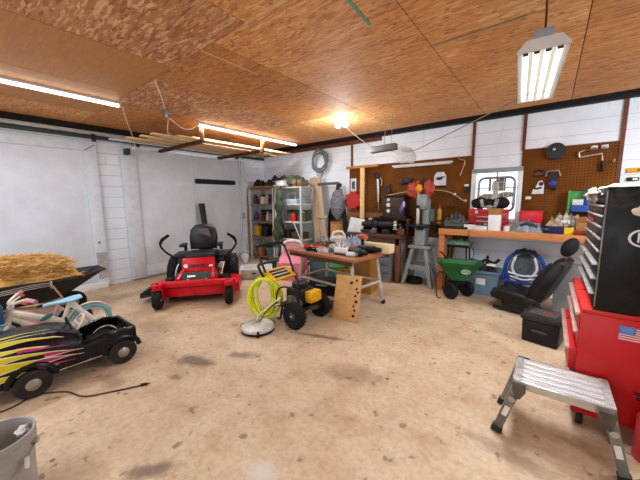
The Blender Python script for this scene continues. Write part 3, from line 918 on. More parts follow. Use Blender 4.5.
def wheel(t, c, s):
    w = MB().lathe([(0.06, -0.035), (0.105, -0.04), (0.122, -0.025), (0.125, 0), (0.122, 0.025), (0.105, 0.04), (0.06, 0.035)], c, 30, 'X').build('wheel', M('dusty_tyre', '#2b2622', 0.8, var=0.5, scale=18, bump=0.4), t)
    MB().lathe([(0.0, s * 0.05), (0.025, s * 0.048), (0.05, s * 0.035), (0.066, s * 0.03), (0.068, s * 0.0)] if s > 0 else [(0.068, 0.0), (0.066, -0.03), (0.05, -0.035), (0.025, -0.048), (0.0, -0.05)], c, 24, 'X').build('hubcap', M('hubcap_metal', '#a7a39b', 0.3, 0.85, var=0.15), w)


for y in (-0.14, 0.51):
    for s in (-1, 1):
        wheel(t, (s * 0.255, y, 0.125), s)


def tongue(mb, u0, u1, v0, v1, h0, off, bend=0.0, n=14):
    rows = []
    for i in range(n + 1):
        k = i / n
        u = u0 + (u1 - u0) * k
        vc = v0 + (v1 - v0) * k + bend * math.sin(k * PI)
        hw = h0 * (1 - k) ** 0.75 * (1 + 0.35 * math.sin(k * 2 * PI)) + 0.001
        rows.append([mb.bm.verts.new(mb.M @ csurf(u, min(0.99, max(0.01, vc + d * hw)), off)) for d in (-1, -0.33, 0.33, 1)])
    for A, B in zip(rows, rows[1:]):
        for k in range(3):
            mb.bm.faces.new((A[k], A[k + 1], B[k + 1], B[k]))


def flames(off, grow, spec):
    mb = MB()
    for (u0, u1, v0, v1, h, bd) in spec:
        tongue(mb, u0, u1 + grow * 0.8, v0, v1, h + grow * 0.35, off, bd)
    return mb


spec = [(-0.7, 0.12, 0.3, 0.22, 0.085, 0.02), (-0.7, 0.0, 0.16, 0.12, 0.06, 0.0), (-0.7, 0.05, 0.42, 0.34, 0.07, 0.02), (-0.7, -0.05, 0.52, 0.46, 0.06, 0.02), (-0.7, 0.06, 0.64, 0.57, 0.055, 0.02), (-0.7, -0.12, 0.74, 0.70, 0.055, 0.0), (-0.7, 0.0, 0.86, 0.82, 0.055, 0.0),
        (-0.7, -0.4, 0.22, 0.22, 0.13, 0.0), (-0.7, -0.42, 0.55, 0.55, 0.2, 0.0)]
flames(0.002, 0.05, spec).build('flame_outline', M('cream_decal', '#e8e0c0', 0.3, var=0.05), body)
flames(0.0035, 0.0, spec).build('flame_decal', M('yellow_decal', '#dccb1c', 0.3, var=0.08), body)
sp2 = [(-0.12, 0.19, 0.24, 0.2, 0.03, 0.01), (-0.05, 0.19, 0.33, 0.3, 0.026, 0.0), (-0.1, 0.16, 0.16, 0.13, 0.024, 0.0), (-0.2, 0.12, 0.46, 0.42, 0.018, 0.0)]
flames(0.004, 0.035, [s for s in sp2[:2]]).build('flame_outline', MATS['cream_decal'], body)
flames(0.005, 0.0, sp2).build('flame_decal', M('magenta_decal', '#b3386e', 0.3, var=0.12), body, label='magenta flame tips')
MB().lathe([(0.0, 0.02), (0.1, 0.012), (0.12, 0.0), (0.12, -0.02)], (0, 0, 0), 28).build('nose_badge', MATS['yellow_decal'], body, loc=(0.2, -0.58, 0.38)).rotation_euler = (D(-12), D(62), 0)
MB().tube([(0.12 * math.cos(2 * PI * k / 28), 0.12 * math.sin(2 * PI * k / 28), 0.004) for k in range(28)], 0.008, 6, closed=True).build('nose_ring', blackp, body, loc=(0.2, -0.58, 0.38)).rotation_euler = (D(-12), D(62), 0)
MB().tube([(0.255, 0.0, 0.16), (0.262, 0.38, 0.16)], 0.006, 6).build('sill_trim', chrome, body)
MB().tube([(0.1, 0.18, 0.44), (0.0, 0.16, 0.56), (-0.1, 0.18, 0.44)], 0.008, 8, sub=5).build('windscreen_hoop', blackp, t)
sw = MB().tube([(0.09 * math.cos(2 * PI * k / 20), 0.24 + 0.05 * math.sin(2 * PI * k / 20), 0.47 + 0.08 * math.sin(2 * PI * k / 20)) for k in range(20)], 0.011, 8, closed=True)
sw.cyl((-0.09, 0.24, 0.47), (0.09, 0.24, 0.47), 0.009, n=8).cyl((0, 0.24, 0.47), (0, 0.19, 0.42), 0.012, n=8)
sw.build('steering_wheel', M('cream_bar', '#ddd6c6'), t)
MB().box((0, 0.42, 0.22), (0.36, 0.22, 0.06), bev=0.02).build('seat', blackp, t)

# ---------------------------------------------------------------- bucket and cord on the floor
t = thing('plastic_bucket', 'grey plastic bucket with ribbed rim standing in the lower left corner', 'bucket', (-2.23, 0.02, 0))
bk = MB().lathe([(0.0, 0.0), (0.128, 0.0), (0.132, 0.02), (0.145, 0.26), (0.155, 0.262), (0.156, 0.275), (0.148, 0.28), (0.149, 0.31), (0.158, 0.312), (0.159, 0.325), (0.151, 0.33), (0.153, 0.355), (0.16, 0.36), (0.158, 0.368), (0.147, 0.366), (0.143, 0.3), (0.126, 0.03), (0.0, 0.028)], n=40)
bk.build('body', M('grey_bucket_plastic', '#a39e97', 0.45, var=0.12, scale=5), t)
for a in (62, 242):
    MB().lathe([(0.0, 0.0), (0.016, 0.0), (0.016, 0.02), (0.0, 0.024)], n=12).build('handle_lug', MATS['grey_bucket_plastic'], t, loc=(0.152 * math.cos(D(a)), 0.152 * math.sin(D(a)), 0.295)).rotation_euler = (0, D(90), D(a))
MB().tube([(0.17 * math.cos(D(62)), 0.17 * math.sin(D(62)), 0.295), (0.17 * math.cos(D(10)), 0.19 * math.sin(D(10)), 0.21), (0.18 * math.cos(D(-28)), 0.18 * math.sin(D(-28)), 0.17), (0.18 * math.cos(D(-70)), 0.19 * math.sin(D(-70)), 0.21), (0.17 * math.cos(D(242)), 0.17 * math.sin(D(242)), 0.295)], 0.0025, 6, sub=6).build('bail_handle', greym, t)
MB().cyl((0.15, 0.09, 0.21), (0.152, 0.095, 0.265), 0.01, n=10).build('grip', M('white_grip', '#e8e6e0', 0.4), t)
one('rag', 'small white crumpled rag inside the grey bucket', 'rag', MB().ell((0, 0, 0), (0.035, 0.025, 0.02), amp=0.4, seed=3), M('white_cloth', '#dcdad5', 0.8), (-2.25, 0.125, 0.33))
one('debris', 'brown dirt and scraps lying in the bottom of the grey bucket', 'debris', MB().heap((0, 0, 0), 0.2, 0.2, 0.07, seed=8, fr=20), M('brown_scraps', '#5a4634', 0.85, var=0.4, scale=25), (-2.23, 0.02, 0.03), kind='stuff')
t = thing('power_cable', 'thin dark extension cord lying on the concrete beside the ride-on car', 'cord', (-3.0, 0.3, 0))
MB().tube([(x + 3.0, y - 0.3, 0.007) for x, y in [(-3.3, -0.25), (-3.22, -0.05), (-3.21, 0.08), (-3.22, 0.17), (-3.27, 0.28), (-3.12, 0.45), (-2.92, 0.53), (-2.8, 0.7), (-2.7, 0.88)]], 0.006, 6, sub=6).build('cable', M('dark_cable', '#3a2a20', 0.6), t)
MB().cyl((0.3, 0.575, 0.012), (0.325, 0.62, 0.012), 0.013, 0.011, n=10).cyl((0.325, 0.62, 0.012), (0.335, 0.64, 0.012), 0.004, n=6).build('plug', M('dark_plug', '#2c2522', 0.5), t)
# ---------------------------------------------------------------- zero-turn mower
redp = M('mower_red_paint', '#cc1522', 0.3, var=0.12)
vinyl = M('grey_black_vinyl', '#1b1a1b', 0.42, var=0.2)
vinyl2 = M('grey_vinyl_panel', '#57534f', 0.45, var=0.12)
t = thing('riding_mower', 'red zero turn riding mower with black seat parked before the white door', 'mower', (-4.74, 2.65, 0), math.atan2(.815, .58) - D(4))
dk = MB()
dk.loft([[(x, y, z) for x, y in [(-0.64, -0.5), (-0.5, -0.58), (0.5, -0.58), (0.66, -0.5), (0.68, 0.0), (0.4, 0.12), (-0.4, 0.12), (-0.66, 0.0)]] for z in (0.13, 0.27)])
dk.loft([[(x * q, -0.24 + (y + 0.24) * q, z) for x, y in [(-0.64, -0.5), (-0.5, -0.58), (0.5, -0.58), (0.66, -0.5), (0.68, 0.0), (0.4, 0.12), (-0.4, 0.12), (-0.66, 0.0)]] for z, q in ((0.27, 1.0), (0.29, 0.97))])
dk.build('deck', redp, t)
dkb = MB()
dkb.box((0, -0.56, 0.12), (0.8, 0.02, 0.07), bev=0.006)
for x in (-0.42, 0, 0.42):
    dkb.cyl((x, -0.26, 0.29), (x, -0.26, 0.36), 0.11, 0.09, n=18)
dkb.build('deck_underside', blackp, t)
fr = MB()
fr.box((0, -0.6, 0.335), (1.22, 0.1, 0.085), bev=0.012)
for s in (-1, 1):
    fr.box((s * 0.51, -0.68, 0.335), (0.12, 0.16, 0.08), bev=0.012)
    fr.box((s * 0.26, -0.1, 0.33), (0.07, 1.0, 0.09), bev=0.01)
    fr.tube([(s * 0.26, -0.55, 0.38), (s * 0.24, -0.4, 0.44), (s * 0.23, -0.2, 0.47)], 0.03, 8, sub=3)
fr.build('front_frame', redp, t)
for s in (-1, 1):
    c = MB().lathe([(0.05, -0.045), (0.115, -0.055), (0.137, -0.035), (0.14, 0), (0.137, 0.035), (0.115, 0.055), (0.05, 0.045)], (s * 0.51, -0.72, 0.14), 26, 'X').build('caster_wheel', rubber, t)
    MB().lathe([(0.0, -0.05), (0.055, -0.04), (0.055, 0.04), (0.0, 0.05)], (s * 0.51, -0.72, 0.14), 14, 'X').build('hub', M('light_grey_hub', '#9a968f', 0.5), c)
    MB().box((s * 0.51, -0.7, 0.29), (0.15, 0.05, 0.012)).box((s * 0.51 + 0.068, -0.71, 0.21), (0.01, 0.045, 0.16)).box((s * 0.51 - 0.068, -0.71, 0.21), (0.01, 0.045, 0.16)).cyl((s * 0.51, -0.68, 0.29), (s * 0.51, -0.68, 0.4), 0.022, n=10).build('caster_fork', redp, t)
    w = MB().lathe([(0.12, -0.1), (0.24, -0.13), (0.285, -0.11), (0.3, -0.06), (0.303, 0), (0.3, 0.06), (0.285, 0.11), (0.24, 0.13), (0.12, 0.1)], (s * 0.47, 0.36, 0.303), 34, 'X')
    for k in range(22):
        a = 2 * PI * k / 22
        w.box((s * 0.47 + (0.05 if k % 2 else -0.05), 0.36 + 0.298 * math.cos(a), 0.303 + 0.298 * math.sin(a)), (0.11, 0.03, 0.02), rot=(math.degrees(a) + 90, 0, 25 if k % 2 else -25))
    w = w.build('rear_wheel', rubber, t)
    MB().lathe([(0.0, s * 0.0 - 0.09), (0.13, -0.09), (0.13, 0.09), (0.0, 0.09)], (s * 0.47, 0.36, 0.303), 20, 'X').build('hub', redp, w)
    MB().box((s * 0.38, 0.3, 0.64), (0.22, 0.55, 0.05), bev=0.02).box((s * 0.4, 0.35, 0.56), (0.16, 0.5, 0.14), bev=0.02).build('fender', M('mower_dark_plastic', '#171512', 0.5, var=0.25), t)
    MB().box((s * 0.33, 0.2, 0.52), (0.11, 0.34, 0.2), bev=0.02).build('fuel_tank', M('dark_olive_tank', '#2d2b25', 0.5, var=0.3), t)
    lv = MB().tube([(s * 0.4, 0.02, 0.42), (s * 0.42, 0.02, 0.62), (s * 0.55, -0.03, 0.76), (s * 0.61, -0.06, 0.9), (s * 0.47, -0.06, 1.04)], 0.018, 8, sub=5).build('control_lever', blackp, t)
    MB().tube([(s * 0.61, -0.06, 0.9), (s * 0.58, -0.062, 0.97), (s * 0.47, -0.06, 1.04)], 0.024, 8).build('grip', rubber, lv)
    MB().box((s * 0.31, 0.2, 0.83), (0.1, 0.28, 0.05), bev=0.02).box((s * 0.31, 0.36, 0.77), (0.05, 0.05, 0.14), bev=0.01).build('armrest', vinyl, t)
# foot plate, badge panel
MB().box((0, -0.46, 0.41), (0.62, 0.16, 0.018), rot=(38, 0, 0), bev=0.004).build('foot_plate', M('dark_green_grip_plate', '#333b33', 0.7, var=0.3, scale=20), t)
MB().box((-0.07, -0.49, 0.418), (0.12, 0.035, 0.004), rot=(38, 0, 0)).build('warning_label', M('paper_label', '#e9e5dc', 0.5, var=0.1), t)
for x in (-0.12, 0.15):
    MB().ell((x, -0.535, 0.375), (0.016, 0.012, 0.016)).build('bolt_head', chrome, t)
pn = MB().box((0, -0.2, 0.53), (0.52, 0.05, 0.26), rot=(-14, 0, 0), bev=0.018).build('front_panel', redp, t)
fm = frame(Vector((0.0, -0.235, 0.525)), (1, 0, 0), (0, math.sin(D(14)), math.cos(D(14))))
text_part('lettering', 'GRAVELY', 0.075, M('dark_lettering', '#180408', 0.5), pn, fm @ Matrix.Translation((0.01, 0, 0)))
MB().lathe([(0, 0), (0.034, 0), (0.034, 0.003), (0.0, 0.003)], n=20).build('emblem', MATS['paper_label'], pn).matrix_local = fm @ Matrix.Translation((-0.2, 0.01, 0))
MB().box((0.195, 0.0, 0.001), (0.06, 0.03, 0.003)).build('sticker', MATS['paper_label'], pn).matrix_local = fm
MB().box((0, 0.05, 0.42), (0.46, 0.5, 0.1), bev=0.02).build('floor_pan', M('mower_dark_plastic', '#171512'), t)
# seat
se = MB().box((0, 0.13, 0.655), (0.5, 0.46, 0.12), bev=0.045).build('seat_cushion', vinyl, t)
bk = MB()
out = [(-0.23, 0.0), (-0.25, 0.2), (-0.225, 0.36), (-0.15, 0.44), (0, 0.465), (0.15, 0.44), (0.225, 0.36), (0.25, 0.2), (0.23, 0.0)]
rows = []
for d, q in ((-0.055, 0.86), (-0.035, 0.97), (0.02, 1.0), (0.06, 0.95)):
    rows.append([(x * q, d + (abs(x) * -0.1), 0.02 + z * q + (1 - q) * 0.2) for x, z in out])
rows2 = [[(x, 0.4 + y + z * 0.2, 0.7 + z) for x, y, z in r_] for r_ in rows]
bk.loft(rows2)
bk = bk.build('backrest', vinyl, t, sharp=60)
pp = [(-0.12, 0.06), (-0.14, 0.24), (-0.09, 0.4), (0.09, 0.4), (0.14, 0.24), (0.12, 0.06)]
MB().loft([[(x, 0.355 + d + z * 0.2 - abs(x) * 0.1, 0.7 + z) for x, z in pp] for d in (-0.02, 0.02)]).build('backrest_panel', vinyl2, bk)
MB().box((0, 0.62, 0.5), (0.5, 0.3, 0.3), bev=0.05).cyl((0, 0.62, 0.65), (0, 0.62, 0.72), 0.13, n=20).build('engine', M('mower_dark_plastic', '#171512'), t)
ch = MB().loft([[(-0.66, y, z) for y, z in ((-0.42, 0.12), (-0.42, 0.27), (-0.02, 0.27), (-0.02, 0.12))], [(-0.86, y, z) for y, z in ((-0.42, 0.09), (-0.4, 0.16), (-0.04, 0.16), (-0.02, 0.09))]])
ch.build('discharge_chute', blackp, t)
for s, n in ((-0.38, 0), (0.36, 1)):
    MB().tube([(s, -0.2, 0.33), (s + 0.02, -0.19, 0.47), (s + 0.04, -0.1, 0.55)], 0.01, 6, sub=3).build('cable', M('white_cable', '#d5d1c7', 0.5), t)
MB().cyl((0.35, -0.14, 0.5), (0.35, -0.05, 0.5), 0.05, n=14).build('oil_filter', M('pale_grey_filter', '#a19e98', 0.5, var=0.2), t)
one('small_yellow_rag', 'small yellow rag on the floor behind the left front caster of the mower', 'rag', MB().heap((0, 0, 0), 0.22, 0.12, 0.05, seed=5), M('yellow_cloth', '#b59b3c', 0.8), (-5.55, 2.55, 0))

# things on the big white door behind the mower
one('magnetic_strip', 'black ribbed strip fixed across the white door above the mower', 'strip', (lambda b: [b.box((0, -0.5 + 0.0 + 1.0 * k / 9, 0.0), (0.035, 0.104, 0.1), bev=0.006) for k in range(10)] and b.box((-0.012, 0, 0), (0.012, 1.02, 0.115)))(MB()), blackp, (XL + 0.077, 4.22, 2.07))
one('leaning_plank', 'dark plank leaning against the white door behind the mower seat', 'plank', MB().box((0, 0, 0.78), (0.03, 0.14, 1.56), rot=(0, -9, 0), bev=0.004).box((0, 0, 0.005), (0.001, 0.001, 0.001)), M('dark_green_grey_plank', '#2f3331', 0.6, var=0.2), (-6.33, 3.72, 0.0))
one('coiled_wire', 'tangle of dark wire on the floor behind the right rear wheel of the mower', 'wire', MB().tube([(0.16 * math.cos(a) * (1 + 0.1 * math.sin(3 * a)), 0.05 * math.sin(2 * a), 0.19 + 0.17 * math.sin(a)) for a in [2 * PI * k / 14 for k in range(28)]], 0.008, 6, closed=True, sub=2), M('dark_wire', '#3b3733', 0.5), (-5.75, 4.35, 0))

# ---------------------------------------------------------------- pressure washer with hose and surface cleaner
yel = M('tool_yellow', '#e0a512', 0.4, var=0.1)
t = thing('pressure_washer', 'black and yellow pressure washer on two fat wheels', 'pressure washer', (-2.42, 2.88, 0))
for s, y in ((-1, -0.34), (1, 0.18)):
    w = MB().lathe([(0.06, -0.04), (0.13, -0.055), (0.158, -0.04), (0.165, 0), (0.158, 0.04), (0.13, 0.055), (0.06, 0.04)], (0, y, 0.165), 30, 'Y')
    for k in range(20):
        a = 2 * PI * k / 20
        w.box((0.162 * math.cos(a), y, 0.165 + 0.162 * math.sin(a)), (0.014, 0.09, 0.018), rot=(0, -math.degrees(a), 0))
    w = w.build('wheel', rubber, t)
    MB().lathe([(0.0, -0.045), (0.03, -0.045), (0.07, -0.035), (0.07, 0.035), (0.03, 0.045), (0.0, 0.045)], (0, y, 0.165), 18, 'Y').build('hub', M('dark_grey_hub', '#3d3c3a', 0.5), w)
    MB().cyl((0, y - 0.05, 0.165), (0, y + 0.05, 0.165), 0.016, n=10).build('axle_nut', chrome, w)
f = MB()
f.cyl((0, -0.32, 0.165), (0, 0.16, 0.165), 0.014, n=8)
for s in (-1, 1):
    f.tube([(0.05, s * 0.18 - 0.05, 0.2), (-0.35, s * 0.25, 0.2), (-0.42, s * 0.25, 0.24), (-0.46, s * 0.25, 0.34), (-0.7, s * 0.27, 0.82), (-0.78, s * 0.25, 0.95)], 0.016, 8, sub=4)
    f.tube([(-0.3, s * 0.25, 0.2), (-0.34, s * 0.25, 0.02), (-0.4, s * 0.25, 0.01)], 0.016, 8, sub=3)
f.box((-0.16, -0.06, 0.205), (0.46, 0.4, 0.02), bev=0.004)
f.tube([(-0.78, -0.25, 0.95), (-0.8, -0.2, 0.965), (-0.8, 0.2, 0.965), (-0.78, 0.25, 0.95)], 0.02, 8, sub=3)
f.build('frame', M('dark_maroon_tube', '#331416', 0.4, var=0.2), t)
MB().cyl((-0.8, -0.2, 0.965), (-0.8, 0.2, 0.965), 0.026, n=12).build('grip', rubber, t)
e = MB().box((-0.14, -0.06, 0.34), (0.28, 0.28, 0.22), bev=0.03).cyl((-0.14, -0.06, 0.44), (-0.14, -0.06, 0.51), 0.11, n=22).box((-0.2, 0.1, 0.4), (0.16, 0.1, 0.14), bev=0.02)
e = e.build('engine', M('engine_black', '#121110', 0.5, var=0.4, scale=20), t)
en = MB().box((0.05, -0.02, 0.35), (0.12, 0.22, 0.15), bev=0.02)
for k in range(5):
    en.box((0.113, -0.02, 0.3 + 0.024 * k), (0.012, 0.18, 0.01), bev=0.003)
en.build('muffler_cover', yel, e)
MB().lathe([(0.0, 0.0), (0.06, 0.0), (0.075, 0.02), (0.03, 0.03), (0.0, 0.03)], (0.08, -0.06, 0.2), 14).cyl((-0.12, -0.2, 0.3), (0.02, -0.26, 0.3), 0.045, n=14).box((-0.14, -0.2, 0.3), (0.14, 0.1, 0.12), bev=0.015).build('pump', M('pump_metal', '#6c6862', 0.4, 0.6, var=0.3), t)
MB().tube([(0.02, -0.26, 0.3), (0.02, -0.3, 0.4), (-0.1, -0.31, 0.5), (-0.3, -0.3, 0.45), (-0.38, -0.28, 0.25)], 0.012, 8, sub=5).tube([(-0.02, -0.26, 0.33), (-0.05, -0.2, 0.55), (-0.2, -0.05, 0.6), (-0.35, 0.1, 0.58)], 0.012, 8, sub=5).build('pump_hose', blackp, t)
MB().cyl((-0.3, -0.28, 0.24), (-0.36, -0.33, 0.22), 0.022, n=12).build('fitting', chrome, t)
pnl = MB().box((-0.53, -0.06, 0.57), (0.03, 0.46, 0.24), rot=(0, -62, 0), bev=0.012).build('control_panel', yel, t)
pf = frame(Vector((-0.53, -0.06, 0.57)) + Vector((math.sin(D(28)) , 0, math.cos(D(28)))) * 0.018, (0, 1, 0), (-math.cos(D(28)), 0, math.sin(D(28))))
w = MB()
for k in range(3):
    w.box((0, 0.06 - 0.06 * k, 0), (0.3, 0.036, 0.006), bev=0.002)
w = w.build('tip_holder', blackp, pnl)
w.matrix_local = pf
w = MB()
for k in range(2):
    w.box((0, 0.03 - 0.06 * k, 0.002), (0.26, 0.01, 0.004))
w.build('panel_label', MATS['paper_label'], pnl).matrix_local = pf
MB().tube([(-0.55, -0.33, 0.56), (-0.62, -0.35, 0.68), (-0.66, -0.3, 0.73), (-0.66, 0.05, 0.73)], 0.018, 8, sub=4).build('lance_holder', blackp, t)
# yellow hose coil hung on the washer's handle
hc = MB()
R = random.Random(4)
pts = []
for k in range(13):
    rx, rz = R.uniform(0.12, 0.22), R.uniform(0.22, 0.29)
    ox, dy = R.uniform(-0.05, 0.05), R.uniform(-0.06, 0.06)
    for a in range(12):
        an = 2 * PI * a / 12
        pts.append((ox + rx * math.sin(an), dy + 0.03 * math.sin(an * 2 + k), 0.55 - rz + rz * math.cos(an)))
hc.tube(pts, 0.0105, 8, sub=3)
one('pressure_hose', 'coil of bright yellow hose hanging from the pressure washer down to the floor', 'hose', hc, M('bright_yellow_hose', '#d9e021', 0.4, var=0.08), (-2.96, 2.52, 0.018), D(38))
t = thing('surface_cleaner', 'round steel surface cleaner disc on the floor in front of the yellow hose', 'surface cleaner', (-2.75, 2.23, 0))
t.scale = (0.82, 0.82, 0.8)
MB().lathe([(0.235, 0.03), (0.25, 0.04), (0.25, 0.075), (0.235, 0.09), (0.15, 0.1), (0.06, 0.105), (0.05, 0.13), (0.0, 0.13)], n=36).build('disc', M('worn_stainless', '#cfcac0', 0.4, 0.45, var=0.15), t)
MB().lathe([(0.23, 0.012), (0.252, 0.012), (0.252, 0.042), (0.23, 0.042)], n=36, closed=True).build('brush_skirt', blackp, t)
for a in (200, 320, 80):
    c = (0.27 * math.cos(D(a)), 0.27 * math.sin(D(a)), 0.03)
    MB().lathe([(0.01, -0.012), (0.03, -0.012), (0.03, 0.012), (0.01, 0.012)], c, 14, 'X', closed=True).box((c[0] * 0.9, c[1] * 0.9, 0.06), (0.03, 0.03, 0.05), bev=0.004).build('caster', blackp, t)
MB().tube([(0.0, 0.0, 0.15), (0.0, 0.02, 0.22), (0.1, 0.12, 0.35), (0.24, 0.26, 0.5)], 0.012, 8, sub=4).cyl((0, 0, 0.14), (0, 0, 0.19), 0.03, n=12).build('lance', M('pale_steel_lance', '#cfcab9', 0.3, 0.7), t)
MB().tube([(0.05, 0.0, 0.15), (0.12, 0.06, 0.3), (0.22, 0.2, 0.44)], 0.009, 6, sub=4).build('trigger_tube', blackp, t)

# ---------------------------------------------------------------- work table, its plywood and clutter
tx, ty = -2.56, 3.73
t = thing('work_table', 'old wooden topped work table on pale splayed legs heaped with tools', 'table', (tx, ty, 0), D(-7))
ZT = 0.82
MB().box((0, 0, ZT - 0.02), (1.36, 0.95, 0.04), bev=0.005).build('tabletop', wood('worn_table_top', '#7d4a28', '#a8683a', 4, (2, 12, 12)), t)
for y in (-0.46, 0.44):
    MB().box((0, y, ZT - 0.065), (1.28, 0.02, 0.05)).build('apron', M('dark_apron', '#4d2d1a', 0.6), t)
legm = M('pale_grey_leg_paint', '#b9b2a6', 0.5, var=0.15)
for sx in (-1, 1):
    for sy in (-1, 1):
        o = MB().cyl((sx * 0.5, sy * 0.3, ZT - 0.06), (sx * 0.6, sy * 0.34, 0.06), 0.03, 0.022, n=8).build('leg', legm, t)
        MB().lathe([(0.0, -0.014), (0.034, -0.014), (0.034, 0.014), (0.0, 0.014)], (sx * 0.61, sy * 0.35, 0.034), 14, 'X').cyl((sx * 0.6, sy * 0.345, 0.03), (sx * 0.6, sy * 0.345, 0.075), 0.014, n=8).build('caster', blackp, o)
st = MB()
for sy in (-1, 1):
    st.tube([(-0.56, sy * 0.32, 0.36), (0.56, sy * 0.32, 0.36)], 0.022, 8)
for sx in (-1, 1):
    st.tube([(sx * 0.56, -0.32, 0.36), (sx * 0.56, 0.32, 0.36)], 0.022, 8)
st.build('stretcher', legm, t)
ply = wood('raw_plywood', '#b47f45', '#d0a063', 2.5, (6, 1.2, 6))
pw = MB()
pw.box((0, 0, 0.3), (0.36, 0.018, 0.6), bev=0.002)
pl = thing('plywood_sheet', 'plywood offcut with a row of dark holes leaning on the work table', 'board', (-2.045, 3.115, 0.0), D(9))
pw = MB().box((0, 0.085, 0.292), (0.37, 0.018, 0.6), rot=(-16, 0, 0), bev=0.002).build('panel', ply, pl)
R = random.Random(2)
for k, (x, z) in enumerate([(0.12, 0.08), (0.13, 0.15), (0.11, 0.2), (0.14, 0.26), (0.12, 0.33), (0.13, 0.42), (0.05, 0.49), (0.12, 0.53), (0.15, 0.38)]):
    MB().cyl((x, 0.072 - 0.012 + (z - 0.292) * math.tan(D(16)), z), (x, 0.08 + (z - 0.292) * math.tan(D(16)), z + 0.002), 0.013 if k % 3 else 0.018, n=10).build('hole', M('drilled_hole_dark', '#2e1c10', 0.9), pl)
# clutter on the table
redc = M('red_cap', '#b52422', 0.4, var=0.12)
def put(name, lab, cat, parts, loc, rz=0.0, group=None):
    t = thing(name, lab, cat, loc, D(rz), group)
    for nm, mb, ma in parts:
        mb.build(nm, ma, t)
    return t


T = ZT
dk_steel = M('dark_steel', '#4a4744', 0.4, 0.7)
put('spray_can', 'red capped can lying at the left front edge of the work table', 'can', [('body', MB().cyl((0, 0, 0.035), (0.09, 0.05, 0.035), 0.034, n=18), redc), ('cap', MB().cyl((0.09, 0.05, 0.035), (0.13, 0.072, 0.035), 0.026, n=18), M('grey_cap', '#8d8984', 0.4))], (-3.08, 3.5, T), 10)
put('reel', 'round white reel with a red ring lying on the left half of the work table', 'reel', [('plate', MB().lathe([(0.0, 0), (0.12, 0), (0.125, 0.02), (0.12, 0.045), (0.0, 0.045)], n=28), M('off_white_reel', '#d8d2c4', 0.5)), ('ring', MB().lathe([(0.05, 0.045), (0.1, 0.045), (0.1, 0.056), (0.05, 0.056)], n=28, closed=True), redc)], (-2.83, 3.55, T))
put('papers', 'flat grey papers and cloths at the far left of the work table', 'papers', [('sheets', MB().box((0, 0, 0.012), (0.34, 0.24, 0.024), rot=(0, 0, 12), bev=0.003).box((0.05, 0.02, 0.03), (0.24, 0.2, 0.012), rot=(0, 0, -9)), M('grey_paper', '#a9a59d', 0.7, var=0.15))], (-3.0, 3.83, T))
put('hand_sander', 'white and grey machine with a rounded handle on the far left of the work table', 'power tool', [('body', MB().ell((0, 0, 0.1), (0.15, 0.09, 0.085), amp=0.15, seed=2).box((0, 0, 0.03), (0.26, 0.16, 0.06), bev=0.02), M('dirty_white_plastic', '#c9c3b6', 0.5, var=0.15)), ('handle', MB().tube([(-0.12, 0, 0.12), (-0.08, 0, 0.22), (0.06, 0, 0.24), (0.12, 0, 0.14)], 0.022, 8, sub=4), M('pale_grey_handle', '#d6d2c9', 0.4))], (-2.82, 4.1, T), 20)
put('tool_tray', 'low wooden tray of rusty tools behind the red ringed reel on the work table', 'tray', [('tray', MB().box((0, 0, 0.012), (0.44, 0.2, 0.02)).box((0, -0.1, 0.035), (0.44, 0.014, 0.07)).box((0, 0.1, 0.035), (0.44, 0.014, 0.07)).box((0.22, 0, 0.035), (0.014, 0.2, 0.07)).box((-0.22, 0, 0.035), (0.014, 0.2, 0.07)), wood('old_tray_wood', '#5e3a24', '#8a5c3c', 5)), ('rusty_tools', MB().heap((0, 0, 0.02), 0.4, 0.18, 0.1, seed=9, fr=22, amp=0.9), M('rusty_mixed_metal', '#71594a', 0.6, 0.3, var=0.5, scale=22))], (-2.86, 3.82, T), 4)
put('plastic_bag', 'crumpled pale blue plastic bag at the back middle of the work table', 'bag', [('bag', MB().heap((0, 0, 0), 0.42, 0.26, 0.22, seed=12, fr=14, amp=0.8), M('pale_blue_plastic', '#a9bccb', 0.3, var=0.25, scale=16))], (-2.42, 4.02, T), 10)
put('plastic_bag', 'crumpled whitish plastic bag heaped in the middle of the work table', 'bag', [('bag', MB().heap((0, 0, 0), 0.36, 0.28, 0.18, seed=15, fr=14, amp=0.8), M('whitish_plastic', '#c4c5c2', 0.3, var=0.25, scale=16))], (-2.53, 3.7, T), -20)
put('glove', 'crumpled grey white work glove at the middle front of the work table', 'glove', [('palm', MB().heap((0, 0, 0), 0.2, 0.13, 0.09, seed=17, fr=16, amp=0.6), M('grey_white_glove', '#b9b4aa', 0.8, var=0.3, scale=20)), ('cuff', MB().heap((0.12, 0.01, 0), 0.09, 0.12, 0.07, seed=18, fr=14, amp=0.5), M('dark_grey_cuff', '#5a564f', 0.8))], (-2.66, 3.46, T), 25)
put('cloth_bundle', 'bundle of brown and grey rags at the back left of the work table', 'rags', [('rags', MB().heap((0, 0, 0), 0.34, 0.22, 0.16, seed=19, fr=12, amp=0.7), M('brown_grey_rag', '#857566', 0.8, var=0.4, scale=14)), ('blue_rag', MB().heap((0.05, -0.06, 0.02), 0.2, 0.12, 0.14, seed=20, fr=12, amp=0.7), M('faded_blue_rag', '#8fa3b8', 0.8))], (-3.06, 4.0, T), 5)
put('cable_coil', 'small coil of black cable lying left of the crumpled glove on the table', 'cable', [('coil', MB().tube([(0.07 * math.cos(k * 0.6) * (1 + 0.02 * k % 0.2), 0.07 * math.sin(k * 0.6), 0.01 + 0.0012 * k) for k in range(42)], 0.007, 6), blackp), ('plug', MB().box((0.1, 0.0, 0.015), (0.05, 0.03, 0.025), bev=0.005), blackp)], (-2.83, 3.38, T), 0)
